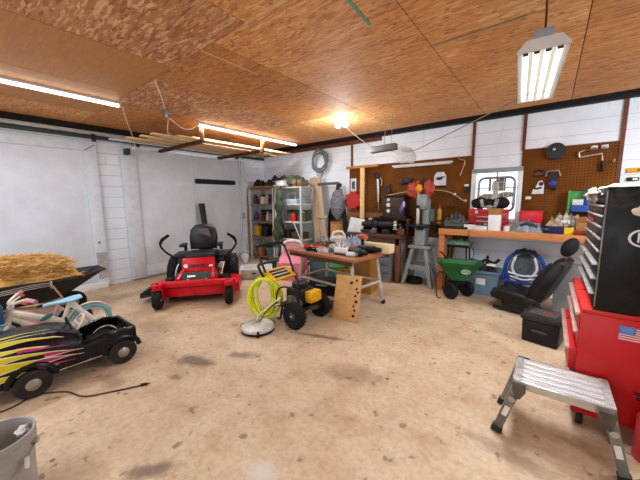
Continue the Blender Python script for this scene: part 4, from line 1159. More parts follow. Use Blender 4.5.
put('impact_wrench', 'black and orange power tool standing on its battery at the table back', 'power tool', [('battery', MB().box((0, 0, 0.035), (0.13, 0.09, 0.07), bev=0.01), M('battery_black', '#1e1d1d')), ('handle', MB().cyl((0, 0, 0.06), (0.02, 0, 0.2), 0.024, n=12), blackp), ('body', MB().cyl((-0.09, 0, 0.22), (0.08, 0, 0.22), 0.042, n=18), M('orange_tool', '#b4552a', 0.45)), ('nose', MB().cyl((0.08, 0, 0.22), (0.14, 0, 0.22), 0.03, 0.02, n=16), dk_steel)], (-2.2, 3.86, T), 150)
put('pliers', 'dark pliers lying open at the middle front edge of the work table', 'pliers', [('handles', MB().tube([(0, 0, 0.012), (0.1, 0.03, 0.014), (0.2, 0.0, 0.012)], 0.012, 6, sub=4).tube([(0, 0, 0.012), (0.1, -0.04, 0.014), (0.2, -0.07, 0.012)], 0.012, 6, sub=4), blackp), ('jaws', MB().loft([[(0.01, y, z) for y, z in ((-0.02, 0), (0.02, 0), (0.02, 0.02), (-0.02, 0.02))], [(-0.07, y, z) for y, z in ((-0.006, 0.004), (0.006, 0.004), (0.006, 0.014), (-0.006, 0.014))]]), steel)], (-2.42, 3.4, T), 15)
put('caulk_tube', 'cream tube of sealant lying slanted across the middle of the work table', 'tube', [('barrel', MB().cyl((0, 0, 0.03), (0.24, -0.13, 0.05), 0.028, n=18), M('cream_tube', '#d8c9a6', 0.45)), ('nozzle', MB().cyl((0.24, -0.13, 0.05), (0.31, -0.165, 0.055), 0.012, 0.004, n=12), M('cream_tube', '#d8c9a6'))], (-2.48, 3.67, T + 0.03))


def drill(lab, body, grip, loc, rz, scale=1.0):
    k = scale * 1.3
    return put('cordless_drill', lab, 'drill', [
        ('body', MB().cyl((-0.1 * k, 0, 0.04 * k), (0.06 * k, 0, 0.04 * k), 0.038 * k, n=18), body),
        ('chuck', MB().cyl((0.06 * k, 0, 0.04 * k), (0.13 * k, 0, 0.04 * k), 0.03 * k, 0.018 * k, n=16), M('chuck_black', '#1a1918', 0.4, 0.3)),
        ('handle', MB().tube([(-0.06 * k, 0.0, 0.04 * k), (-0.08 * k, 0.08 * k, 0.035 * k), (-0.09 * k, 0.14 * k, 0.033 * k)], 0.024 * k, 10, sub=3), grip),
        ('battery', MB().box((-0.09 * k, 0.17 * k, 0.035 * k), (0.11 * k, 0.06 * k, 0.07 * k), bev=0.008), M('battery_black', '#1e1d1d', 0.5))], loc, rz)


whitep = M('white_tool_plastic', '#d5d4d0', 0.4, var=0.08)
drill('white bodied cordless drill lying at the front of the work table', whitep, blackp, (-2.28, 3.45, T), 12)
drill('dark cordless drill lying nearest the right front corner of the work table', M('dark_tool_green', '#25302b', 0.45), blackp, (-2.07, 3.47, T), -14, 1.1)
drill('red handled drill lying behind the white drill on the work table', M('red_tool', '#9c2b22', 0.4), redc, (-2.25, 3.64, T), 40)
drill('black drill with red trim at the right back of the table', blackp, M('red_tool', '#9c2b22'), (-2.04, 3.76, T), 8, 1.1)
put('glue_bottle', 'white bottle with a grey cap lying between the drills at the table front', 'bottle', [('body', MB().cyl((0, 0, 0.033), (0.12, 0.02, 0.033), 0.032, n=18), whitep), ('cap', MB().cyl((0.12, 0.02, 0.033), (0.16, 0.027, 0.033), 0.018, n=14), M('grey_cap', '#8d8984'))], (-2.18, 3.37, T), 4)
put('pot_lid', 'dark pan shaped disc lying at the back of the work table right side', 'pan', [('pan', MB().lathe([(0.0, 0.0), (0.15, 0.0), (0.17, 0.035), (0.16, 0.035), (0.145, 0.012), (0.0, 0.012)], n=28), M('dark_pan', '#2a2a2b', 0.35, 0.4))], (-2.08, 4.08, T))
one('cardboard_box', 'long pale cardboard box lying on the right back of the work table', 'box', MB().box((0, 0, 0.065), (0.46, 0.16, 0.13), bev=0.004), M('pale_cardboard', '#d6c096', 0.7, var=0.08), (-1.98, 3.93, T), D(-6))
put('clamp', 'dark iron clamp standing between the bags on the work table', 'clamp', [('frame', MB().tube([(-0.06, 0, 0.02), (-0.07, 0, 0.12), (0.05, 0, 0.13), (0.06, 0, 0.07)], 0.012, 8, sub=2), M('dark_iron', '#39342f', 0.5, 0.4)), ('screw', MB().cyl((0.06, 0, 0.015), (0.06, 0, 0.1), 0.008, n=8), steel)], (-2.6, 3.6, T), 30)
for k, (x, y, lab, c) in enumerate(((-2.92, 4.12, 'orange tin at the far left back of the work table', '#b0622b'), (-2.36, 4.14, 'small blue tin at the back of the work table', '#3b6a96'), (-2.26, 4.02, 'white tin beside the small blue tin on the work table', '#cfcbc3'))):
    put('paint_tin', lab, 'tin', [('body', MB().cyl((0, 0, 0), (0, 0, 0.11), 0.045, n=20), M('tin_%d' % k, c, 0.4)), ('lid', MB().cyl((0, 0, 0.11), (0, 0, 0.118), 0.047, n=20), steel)], (x, y, T))
# under and around the table
put('storage_box', 'tall worn yellow brown wooden box under the right end of the work table', 'box', [('body', MB().box((0, 0, 0.31), (0.42, 0.36, 0.62), bev=0.008), wood('yellow_brown_wood', '#8c5a1c', '#bf8630', 4, (8, 8, 1.5))), ('lid', MB().box((0, 0, 0.63), (0.44, 0.38, 0.025), bev=0.004), MATS['yellow_brown_wood'])], (-2.5, 4.42, 0), 4)
put('storage_tub', 'round green tub with a teal lower half under the left end of the work table', 'tub', [('tub', MB().lathe([(0.0, 0), (0.19, 0), (0.23, 0.3), (0.21, 0.31), (0.0, 0.31)], n=26), M('teal_tub', '#3c6a6b', 0.5)), ('lid', MB().lathe([(0.0, 0.31), (0.24, 0.3), (0.245, 0.335), (0.2, 0.36), (0.0, 0.37)], n=26), M('green_lid', '#2c7a3f', 0.45))], (-3.2, 4.62, 0))
put('storage_tub', 'squarish teal tub left of the round green tub under the work table', 'tub', [('tub', MB().box((0, 0, 0.17), (0.5, 0.36, 0.34), bev=0.02), M('grey_teal_tub', '#49605f', 0.5)), ('lid', MB().box((0, 0, 0.355), (0.54, 0.4, 0.04), bev=0.012), M('dark_teal_lid', '#2e4746', 0.5))], (-3.75, 4.86, 0), 30)
put('bucket', 'yellow bucket standing under the middle of the work table', 'bucket', [('body', MB().lathe([(0.0, 0), (0.12, 0), (0.15, 0.34), (0.145, 0.34), (0.115, 0.02), (0, 0.02)], n=24), M('yellow_bucket', '#c7a527', 0.45)), ('handle', MB().tube([(-0.15, 0, 0.32), (-0.1, -0.12, 0.28), (0.1, -0.12, 0.28), (0.15, 0, 0.32)], 0.004, 6, sub=5), steel)], (-2.85, 4.3, 0))
put('tool_case', 'black tool case lying on the floor beneath the middle of the work table', 'case', [('case', MB().box((0, 0, 0.13), (0.5, 0.3, 0.26), bev=0.025), blackp), ('handle', MB().tube([(-0.1, -0.16, 0.18), (-0.08, -0.2, 0.19), (0.08, -0.2, 0.19), (0.1, -0.16, 0.18)], 0.014, 8), greym)], (-2.95, 3.9, 0), 12)
put('timber_post', 'grey weathered post lying under the work table stretcher', 'post', [('post', MB().box((0, 0, 0.05), (0.9, 0.1, 0.1), bev=0.006), wood('grey_weathered', '#5b5148', '#7d7166', 5)), ('end_cap', MB().box((0.46, 0, 0.05), (0.02, 0.105, 0.105)), greym)], (-2.7, 3.45, 0), -8)
# pink toy and things before the shelves
pk = M('pink_plastic', '#cf6f7d', 0.45, var=0.15)
t = thing('toy_chair', 'pink plastic child toy seat with a white rimmed back behind the pressure washer', 'toy', (-4.12, 4.28, 0), D(25))
t.scale = (1.12, 1.1, 1.15)
MB().loft([[(x, y, 0.0) for x, y in ((-0.26, -0.22), (0.26, -0.22), (0.3, 0.2), (-0.3, 0.2))], [(x, y, 0.3) for x, y in ((-0.22, -0.16), (0.22, -0.16), (0.26, 0.18), (-0.26, 0.18))], [(x, y, 0.42) for x, y in ((-0.2, 0.02), (0.2, 0.02), (0.22, 0.18), (-0.22, 0.18))]]).build('body', pk, t)
MB().loft([[(x, 0.1 + d, 0.34 + z) for x, z in ((-0.17, 0), (-0.18, 0.18), (-0.11, 0.28), (0.11, 0.28), (0.18, 0.18), (0.17, 0))] for d in (0, 0.06)]).build('backrest', M('pale_pink_plastic', '#d69aa0', 0.45), t)
MB().tube([(-0.18, 0.1, 0.32), (-0.2, 0.1, 0.52), (-0.12, 0.1, 0.65), (0.12, 0.1, 0.65), (0.2, 0.1, 0.52), (0.18, 0.1, 0.32)], 0.025, 10, sub=4).build('back_rim', M('white_pink_rim', '#e0d3cd', 0.4), t)
MB().box((0, -0.2, 0.2), (0.14, 0.03, 0.12), bev=0.01).build('front_sticker', M('white_sticker', '#e9e6e2'), t)
for s in (-1, 1):
    MB().cyl((s * 0.28, -0.05, 0.09), (s * 0.33, -0.05, 0.09), 0.09, n=18).build('wheel', M('deep_pink_plastic', '#b04a63', 0.45), t)
pl_ = M('translucent_white_plastic', '#d7d6d0', 0.35, var=0.12)
t = thing('plastic_bin', 'shallow white translucent plastic bin on the floor right of the mower', 'bin', (-4.8, 3.92, 0), D(48))
t.scale = (0.88, 0.9, 1)
b = MB()
b.loft([[(-.28, -.2, 0), (.28, -.2, 0), (.28, .2, 0), (-.28, .2, 0)], [(-.36, -.26, 0.2), (.36, -.26, 0.2), (.36, .26, 0.2), (-.36, .26, 0.2)], [(-.34, -.24, 0.2), (.34, -.24, 0.2), (.34, .24, 0.2), (-.34, .24, 0.2)], [(-.27, -.19, 0.01), (.27, -.19, 0.01), (.27, .19, 0.01), (-.27, .19, 0.01)]])
b.build('tub', pl_, t)
MB().tube([(-.37, -.27, 0.2), (.37, -.27, 0.2), (.37, .27, 0.2), (-.37, .27, 0.2)], 0.014, 8, closed=True).build('rim', pl_, t)
MB().box((-0.05, -0.238, 0.12), (0.1, 0.01, 0.04), rot=(18, 0, 0)).build('printed_mark', M('blue_grey_print', '#56616b', 0.5), t)
put('crate', 'dark green lidded crate between the white bin and the pink toy seat', 'crate', [('body', MB().box((0, 0, 0.11), (0.5, 0.34, 0.22), bev=0.02, top=(1.06, 1.06)), M('dark_green_plastic', '#24403a', 0.5, var=0.2)), ('lid', MB().box((0, 0, 0.235), (0.55, 0.39, 0.035), bev=0.01), M('dark_green_plastic', '#24403a'))], (-4.78, 4.62, 0), 18)
put('plastic_jug', 'translucent white jug on the floor at the foot of the shelving', 'jug', [('body', MB().lathe([(0.0, 0), (0.085, 0), (0.09, 0.02), (0.09, 0.2), (0.06, 0.27), (0.025, 0.3), (0.025, 0.33), (0, 0.33)], n=22), whitep), ('cap', MB().cyl((0, 0, 0.325), (0, 0, 0.35), 0.028, n=16), whitep), ('handle', MB().tube([(0.07, 0, 0.25), (0.11, 0, 0.22), (0.11, 0, 0.14), (0.088, 0, 0.12)], 0.012, 8, sub=3), pl_)], (-6.05, 4.6, 0), 200)
# ---------------------------------------------------------------- corner shelving
shelfw = M('shelf_cream_paint', '#cfc9b8', 0.5, var=0.12)
shelfd = wood('brown_shelf_board', '#6b4a2c', '#977048', 4, (2, 12, 12))
Y0, Y1 = 5.15, 5.62
zs = [0.06, 0.63, 1.07, 1.51, 1.93]


def unit(name, lab, x0, x1, post, levels, shelf_m):
    t = thing(name, lab, 'shelves', ((x0 + x1) / 2, (Y0 + Y1) / 2, 0))
    w = x1 - x0
    d = Y1 - Y0
    for sx in (-1, 1):
        for sy in (-1, 1):
            MB().box((sx * (w / 2 - 0.02), sy * (d / 2 - 0.02), 0.958), (0.045, 0.04, 1.916), bev=0.003).build('post', post, t)
    for z in levels:
        MB().box((0, 0, z - 0.012), (w - 0.01, d - 0.005, 0.03), bev=0.003).build('shelf', shelf_m, t)
    return t


unit('storage_shelves', 'tall wooden storage shelves in the corner with cans and yellow jugs', -6.5, -5.55, shelfw, [0.1] + zs[1:], shelfd)
sr = unit('storage_shelves', 'pale metal shelves right of the corner shelves beside the slatted panel', -5.5, -4.6, M('grey_white_metal_post', '#c3c7c4', 0.4, 0.2), [0.1, 0.65, 1.08, 1.51, 1.92], shelfw)
MB().tube([(0.2, -0.24, 1.07), (0.42, -0.24, 0.66)], 0.012, 6).build('brace', shelfw, sr)

# cans, bottles and jugs
pal = [('#2c4d8f', 'blue'), ('#7a2d28', 'dark red'), ('#d8d4c8', 'white'), ('#c9bfa6', 'cream'), ('#27282b', 'black'), ('#b08d3a', 'mustard'), ('#5a6b62', 'grey green'), ('#8d7a66', 'brown'), ('#cfc9bf', 'off white'), ('#3e3250', 'purple grey'), ('#335f4a', 'green'), ('#b34b2a', 'orange')]


def can(lab, c, loc, r=0.045, h=0.16, group=None, shape='can', cap='#3a3a3a'):
    m = M('can_' + c.strip('#'), c, 0.4, var=0.12)
    if shape == 'can':
        p = [('body', MB().lathe([(0, 0), (r, 0), (r, h), (r * 0.8, h + 0.02), (0, h + 0.02)], n=16), m), ('cap', MB().cyl((0, 0, h + 0.02), (0, 0, h + 0.06), r * 0.6, n=14), M('cap_' + cap.strip('#'), cap, 0.45))]
    elif shape == 'bottle':
        p = [('body', MB().lathe([(0, 0), (r, 0), (r, h * 0.65), (r * 0.4, h * 0.85), (r * 0.35, h), (0, h)], n=16, sy=0.7), m), ('cap', MB().cyl((0, 0, h), (0, 0, h + 0.03), r * 0.45, n=12), M('cap_' + cap.strip('#'), cap, 0.45))]
    else:
        p = [('body', MB().box((0, 0, h * 0.42), (r * 2, r * 1.5, h * 0.84), bev=0.02), m), ('neck', MB().cyl((r * 0.4, 0, h * 0.8), (r * 0.4, 0, h), 0.022, n=12), M('cap_' + cap.strip('#'), cap, 0.45)), ('handle', MB().tube([(r * 0.3, 0, h * 0.86), (-r * 0.4, 0, h * 0.95), (-r * 0.75, 0, h * 0.7)], 0.014, 8, sub=3), m)]
    return put(shape if shape != 'can' else 'spray_can', lab, {'can': 'can', 'bottle': 'bottle', 'jug': 'jug'}[shape], p, loc, 0, group)


ordn = ['leftmost', 'second from the left', 'third from the left', 'fourth from the left', 'fifth from the left', 'sixth from the left', 'seventh from the left']
for row, z, items in (('second', 1.513, [(9, 'can', .2), (1, 'bottle', .2), (2, 'can', .17), (3, 'can', .18), (4, 'bottle', .2), (8, 'bottle', .19)]), ('third', 1.073, [(0, 'jug', .22), (11, 'bottle', .2), (4, 'can', .15), (2, 'bottle', .2), (7, 'can', .17), (5, 'can', .14)])):
    for k, (ci, sh, h) in enumerate(items):
        can('%s %s, %s on the %s shelf down of the corner shelves' % (pal[ci][1], sh, ordn[k], row), pal[ci][0], (-6.38 + 0.145 * k, 5.28 + 0.03 * (k % 2), z), 0.062 if sh != 'jug' else 0.07, h, 'containers on the corner shelves', sh, '#c9c5bb' if k % 2 else '#2e2c2c')
can('big yellow jug at the left of the fourth shelf of the corner shelves', '#d3a21d', (-6.34, 5.3, 0.633), 0.09, 0.34, 'yellow jugs on the corner shelves', 'jug', '#2e2c2c')
can('yellow jug at the right end of the fourth shelf of the corner shelves', '#c79a22', (-5.68, 5.32, 0.633), 0.075, 0.28, 'yellow jugs on the corner shelves', 'jug', '#2e2c2c')
can('black jug in the middle of the fourth shelf of the corner shelves', '#232428', (-6.05, 5.33, 0.633), 0.08, 0.26, None, 'jug', '#7a2d28')
put('cardboard_box', 'brown cardboard box on the lowest shelf of the corner shelves', 'box', [('box', MB().box((0, 0, 0.13), (0.3, 0.3, 0.26), bev=0.004), M('brown_cardboard', '#a0703f', 0.75, var=0.1)), ('tape', MB().box((0, 0, 0.262), (0.05, 0.3, 0.003)), M('packing_tape', '#b98f55', 0.3))], (-6.28, 5.35, 0.106))
put('pail', 'grey blue pail on the lowest shelf of the corner shelves', 'pail', [('pail', MB().lathe([(0, 0), (0.12, 0), (0.15, 0.24), (0.14, 0.24), (0.11, 0.02), (0, 0.02)], n=22), M('grey_blue_pail', '#5d6a72', 0.5)), ('lid', MB().cyl((0, 0, 0.24), (0, 0, 0.255), 0.155, n=22), M('dark_lid', '#2b3034', 0.5))], (-5.9, 5.36, 0.106))
for k, (x, z, wd, h, lab, c) in enumerate(((-6.2, 1.513, 0.4, 0.24, 'dark filler box added behind the left cans on the second shelf of the corner shelves', '#2a2725'), (-5.78, 1.513, 0.3, 0.2, 'brown filler box added behind the right cans on the second shelf of the corner shelves', '#4b3a2c'), (-6.15, 1.073, 0.5, 0.26, 'charcoal filler box added behind the bottles on the third shelf of the corner shelves', '#232325'), (-6.02, 0.633, 0.75, 0.3, 'long dark filler box added at the back of the fourth shelf of the corner shelves', '#1f1d1d'))):  # filler boxes added to darken the shelf interior behind the cans
    put('storage_box', lab, 'box', [('box', MB().box((0, 0, h / 2), (wd, 0.14, h), bev=0.006), M('filler_box_' + c.strip('#'), c, 0.6, var=0.3)), ('lid', MB().box((0, 0, h + 0.008), (wd + 0.01, 0.15, 0.016), bev=0.003), M('filler_lid_' + c.strip('#'), c, 0.5))], (x, 5.52, z))
# right unit contents
put('caddy', 'pale blue grey plastic caddy on the second shelf down of the metal shelves', 'caddy', [('tray', MB().box((0, 0, 0.06), (0.5, 0.26, 0.12), bev=0.01), M('pale_blue_grey', '#a9b6bb', 0.4)), ('handle', MB().tube([(-0.24, 0, 0.1), (-0.22, 0, 0.26), (0.05, 0, 0.27), (0.06, 0, 0.1)], 0.014, 8), M('pale_blue_grey', '#a9b6bb'))], (-5.0, 5.32, 1.513))
can('red can on the third shelf down of the metal shelves', '#c2231f', (-4.97, 5.28, 1.083), 0.075, 0.17, None, 'can', '#8d1c1a')
can('dark green bottle right of the red can on the metal shelves', '#2d4a38', (-4.8, 5.3, 1.083), 0.06, 0.2, None, 'bottle')
can('brown bottle at the right end of the shelf with the red can', '#5c4430', (-4.68, 5.33, 1.083), 0.05, 0.22, None, 'bottle', '#c9c5bb')
can('grey can left of the red can on the metal shelves', '#6b6a66', (-5.15, 5.32, 1.083), 0.06, 0.19, None, 'can')
put('green_bin', 'low green crate at the back of the third shelf of the metal shelves', 'crate', [('crate', MB().box((0, 0, 0.13), (0.7, 0.12, 0.26), bev=0.01), M('muted_green_crate', '#4d6048', 0.55, var=0.25)), ('rim', MB().box((0, 0, 0.265), (0.72, 0.14, 0.02), bev=0.004), M('muted_green_crate', '#4d6048'))], (-5.0, 5.5, 1.083))
for k, (x, lab, c, sx, h) in enumerate(((-5.25, 'dark tool box at the left of the fourth shelf of the metal shelves', '#26262a', 0.34, 0.2), (-4.82, 'brown scuffed tool box right of the dark one on the metal shelves', '#51402f', 0.36, 0.17))):
    put('tool_box', lab, 'toolbox', [('case', MB().box((0, 0, h / 2), (sx, 0.26, h), bev=0.012), M('box_' + c.strip('#'), c, 0.5, var=0.25)), ('handle', MB().tube([(-0.08, 0, h), (-0.06, 0, h + 0.05), (0.06, 0, h + 0.05), (0.08, 0, h)], 0.01, 8), greym)], (x, 5.35, 0.653))
put('storage_box', 'dark grey box on the lowest shelf of the metal shelves', 'box', [('box', MB().box((0, 0, 0.15), (0.7, 0.34, 0.3), bev=0.012), M('dark_grey_box', '#3a3937', 0.6, var=0.25)), ('lid', MB().box((0, 0, 0.31), (0.73, 0.37, 0.03), bev=0.006), M('dark_grey_lid', '#2c2b2a', 0.5))], (-5.03, 5.38, 0.106))
# on top of the shelves
put('plywood_offcut', 'tan plywood offcut lying on top of the corner shelves', 'board', [('top_sheet', MB().box((0, 0, 0.03), (1.0, 0.42, 0.02), rot=(0, 0, 2), bev=0.002), ply), ('lower_sheet', MB().box((0.02, 0.0, 0.01), (0.9, 0.38, 0.02), bev=0.002), shelfd)], (-6.0, 5.37, 1.936))
cm = NT('camouflage_cloth')
v_ = cm.noise(cm.coord(), 9, 3)
cm.put(cm.b.inputs['Base Color'], cm.ramp(v_, [(0.38, '#1f2719'), (0.46, '#414d30'), (0.55, '#2c3422'), (0.64, '#5d5b3c')], 'CONSTANT'))
cm.b.inputs['Roughness'].default_value = 0.8
MATS['camouflage_cloth'] = cm.m
one('camouflage_bundle', 'rolled green camouflage cloth bundle on top of both shelving units', 'bundle', MB().heap((0, 0, 0), 1.4, 0.44, 0.27, seed=21, nx=50, ny=16, fr=4.5, amp=0.45), cm.m, (-5.32, 5.38, 1.985))
one('dark_duffel', 'dark lumpy duffel bag at the left end of the camouflage bundle', 'bag', MB().heap((0, 0, 0), 0.36, 0.34, 0.2, seed=25, fr=9), M('dark_olive_bag', '#2a2622', 0.8), (-6.24, 5.34, 1.985))
put('white_case', 'small white box on top of the shelves below the camouflage bundle', 'box', [('box', MB().box((0, 0, 0.06), (0.36, 0.2, 0.12), bev=0.008), whitep), ('lid', MB().box((0, 0, 0.125), (0.37, 0.21, 0.015), bev=0.003), whitep)], (-5.25, 5.15, 1.942))
put('dark_box', 'small dark red box on top of the shelves left of the white box', 'box', [('box', MB().box((0, 0, 0.06), (0.18, 0.2, 0.12), bev=0.006), M('dark_red_box', '#41211c', 0.6)), ('lid', MB().box((0, 0, 0.125), (0.185, 0.205, 0.012)), M('dark_red_box', '#41211c'))], (-5.42, 5.15, 1.98))
put('wood_block', 'brown wooden block at the right end of the shelf tops', 'block', [('block', MB().box((0, 0, 0.07), (0.3, 0.26, 0.14), bev=0.006), shelfd), ('strap', MB().box((0, 0, 0.07), (0.04, 0.265, 0.145)), M('dark_red_box', '#41211c'))], (-4.75, 5.3, 1.935))
# long camouflage sack hanging in front
sk = MB()
secs = []
R = random.Random(6)
for i in range(22):
    k = i / 21
    z = 1.84 - 1.4 * k
    x = -0.0 + (0.02 * math.sin(k * 9)) - 0.22 * max(0, k - 0.45) * 1.3
    r_ = (0.1 + 0.03 * math.sin(k * 11) + 0.02 * math.sin(k * 27)) * (0.55 + 1.6 * min(k, 0.3))
    secs.append([(x + r_ * 1.15 * math.cos(a) * (1 + 0.12 * math.sin(3 * a + k * 8)), r_ * 0.8 * math.sin(a), z) for a in [2 * PI * q / 16 for q in range(16)]])
sk.loft(secs)
t = thing('camouflage_sack', 'long green camouflage sack hanging down the front of the metal shelves', 'sack', (-5.2, 5.02, 0))
sk.build('sack', cm.m, t, sharp=80)
MB().tube([(0, 0, 1.82), (0.02, 0.06, 1.92), (0.02, 0.12, 1.965)], 0.012, 6).build('strap', M('dark_strap', '#26281f', 0.8), t)
# slatted timber panel leaning on the wall
pw_ = wood('grey_tan_timber', '#8b745a', '#b69e80', 5, (12, 12, 1.5))
t = thing('slatted_panel', 'two tall rough boards joined by cross battens leaning right of the shelves', 'panel', (-4.24, 5.3, 0), D(0))
for k, x in enumerate((-0.19, 0.0)):
    MB().box((x, 0.2, 1.1), (0.18, 0.025, 2.2), rot=(-10, -14 if k == 0 else -15, 0), bev=0.004).build('board', pw_, t)
MB().box((0.08, 0.33, 1.98), (0.62, 0.03, 0.06), rot=(-10, 0, 0), bev=0.004).build('batten', M('dark_grey_batten', '#55493d', 0.7), t)
MB().box((-0.02, 0.2, 1.2), (0.34, 0.03, 0.07), rot=(-10, 0, 0), bev=0.004).build('batten', pw_, t)
MB().box((-0.02, 0.06, 0.45), (0.34, 0.03, 0.07), rot=(-10, 0, 0), bev=0.004).build('batten', pw_, t)
hm = MB()
R = random.Random(9)
pts = []
for k in range(9):
    rx, rz = R.uniform(0.16, 0.25), R.uniform(0.2, 0.29)
    ox, oz = R.uniform(-0.04, 0.04), R.uniform(-0.04, 0.04)
    for a in range(10):
        an = 2 * PI * a / 10
        pts.append((ox + rx * math.cos(an), R.uniform(-0.05, 0.0), oz + rz * math.sin(an)))
hm.tube(pts, 0.013, 7, sub=3)
t = thing('cable_coil', 'coil of grey cable hung high on the white back wall above the shelves', 'cable', (-4.5, 5.77, 2.54))
hm.build('coil', M('grey_cable', '#77787a', 0.55, var=0.2), t)
MB().cyl((0, 0.085, 0.24), (0, -0.06, 0.26), 0.01, n=8).build('hook', greym, t)
MB().tube([(-0.1, -0.02, -0.2), (-0.05, -0.02, -0.34), (0.04, -0.02, -0.38), (0.1, -0.02, -0.28)], 0.013, 7, sub=4).build('loose_end', MATS['grey_cable'], t)
# things on the wall between panel and pegboard
put('cloth_sack', 'grey mottled cloth sack hanging on the white wall left of the red disc', 'sack', [('bag', MB().ell((0, 0, 0), (0.19, 0.1, 0.36), amp=0.12, seed=6), M('mottled_grey_cloth', '#77777a', 0.8, var=0.45, scale=22)), ('neck', MB().tube([(0, 0, 0.33), (0.0, 0.02, 0.42), (0.0, 0.1, 0.45)], 0.05, 10), M('dark_cloth', '#2b2a2b', 0.8))], (-3.92, 5.68, 1.5))
put('dark_strip', 'dark strip shaped blade slanting down right of the grey cloth sack', 'blade', [('strip', MB().loft([[(x, d, z) for x, z in ((-0.12, 0.42), (-0.04, 0.42), (0.18, -0.5), (0.02, -0.5))] for d in (0, 0.03)]), M('dark_blade', '#1f2023', 0.45)), ('handle', MB().tube([(0.08, 0.015, -0.5), (0.12, 0.015, -0.6), (0.16, 0.015, -0.72)], 0.025, 8), blackp)], (-3.8, 5.72, 1.32))
put('tan_cylinder', 'upright tan cardboard tube drum behind the work table near the wall', 'drum', [('drum', MB().cyl((0, 0, 0), (0, 0, 1.1), 0.14, n=24), M('tan_cardboard_drum', '#b9803f', 0.6, var=0.12)), ('rim', MB().lathe([(0.135, 1.09), (0.148, 1.09), (0.148, 1.12), (0.135, 1.12)], n=24, closed=True), M('dark_tan_rim', '#8a5a2a', 0.5))], (-3.72, 5.35, 0))
put('curved_black_panel', 'rounded black panel leaning on the wall left of the tan drum', 'panel', [('panel', MB().loft([[(x, d, z) for x, z in ((-0.14, 0), (-0.14, 1.2), (-0.1, 1.38), (0.0, 1.44), (0.08, 1.38), (0.13, 1.2), (0.14, 0))] for d in (0, 0.03)]), M('black_panel', '#1b1a1a', 0.5)), ('edge_strip', MB().tube([(-0.14, 0.0, 0.02), (-0.14, 0.0, 1.2), (-0.1, 0, 1.38), (0.0, 0, 1.44), (0.08, 0, 1.38), (0.13, 0, 1.2), (0.14, 0, 0.02)], 0.014, 6), blackp)], (-4.1, 5.76, 0))
# ---------------------------------------------------------------- pegboards
def peg_mat():
    q = NT('brown_pegboard')
    tc = q.n('ShaderNodeTexCoord').outputs['Object']
    s = q.n('ShaderNodeSeparateXYZ', {'Vector': tc})
    def cell(o):
        return q.math('SUBTRACT', q.math('FRACT', q.math('MULTIPLY', o, 25.0)), 0.5)
    cx, cz = cell(s.outputs['X']), cell(s.outputs['Z'])
    d = q.math('ADD', q.math('MULTIPLY', cx, cx), q.math('MULTIPLY', cz, cz))
    hole = q.math('LESS_THAN', d, 0.03)
    n = q.noise(q.coord(), 3.0, 5)
    col = q.ramp(n, [(0.3, '#5f3610'), (0.7, '#79481a')])
    col = q.mix(hole, col, '#1c0f08')
    q.put(q.b.inputs['Base Color'], col)
    q.b.inputs['Roughness'].default_value = 0.8
    q.b.inputs['Specular IOR Level'].default_value = 0.12
    return q.m


peg = peg_mat()
one('pegboard', 'large brown pegboard left of the window, behind the bandsaw', 'pegboard', MB().box((0, 0, 0), (2.56, 0.018, 1.5), bev=0.003), peg, (-2.41, YB - 0.012, 1.6))
one('pegboard', 'brown pegboard right of the window, behind the orange topped bench', 'pegboard', MB().box((0, 0, 0), (1.12, 0.018, 1.3), bev=0.003), peg, (0.15, YB - 0.012, 1.72))
PY_ = YB - 0.025
dk_iron = M('dark_iron', '#39342f', 0.5, 0.4)
# upright timber with a short top rail
t = thing('timber_post', 'pale upright timber with a short top rail in front of the left pegboard', 'post', (-3.22, 5.61, 0))
tim = wood('pale_timber', '#c79a5c', '#e3c48c', 4, (12, 12, 1.5))
MB().box((0, 0, 1.606), (0.1, 0.045, 1.352), bev=0.004).build('upright', tim, t)
MB().box((-0.02, 0.0, 2.3), (0.78, 0.05, 0.05), bev=0.004).build('top_rail', M('orange_timber', '#b87a35', 0.6), t)
# red round thing, cards
t = thing('hose_reel', 'round bright red ribbed disc hung on the left end of the left pegboard', 'reel', (-3.55, 5.76, 1.58))
b = MB().lathe([(0.0, -0.04), (0.07, -0.045), (0.17, -0.02), (0.19, 0.0), (0.17, 0.03), (0.0, 0.03)], n=28, axis='Y')
for k in range(10):
    a = 2 * PI * k / 10
    b.ell((0.175 * math.cos(a), -0.005, 0.175 * math.sin(a)), (0.045, 0.03, 0.045), u=10, v=8)
b.build('disc', M('bright_red_plastic', '#b52a26', 0.45, var=0.2), t)
MB().lathe([(0.0, -0.06), (0.05, -0.055), (0.06, -0.03), (0.0, -0.03)], n=18, axis='Y').build('hub', M('deep_red_hub', '#7d1a18', 0.45), t)


def hang(name, lab, cat, parts, loc, rz=0):
    t = put(name, lab, cat, parts, loc, rz)
    if 5.77 < loc[1] < 5.83:      # things hung on the wall: bring their backs against it
        back = max(v.co.y for c in t.children for v in c.data.vertices)
        t.location.y = (YB if loc[0] > 0.75 else YB - 0.021) - back
    return t


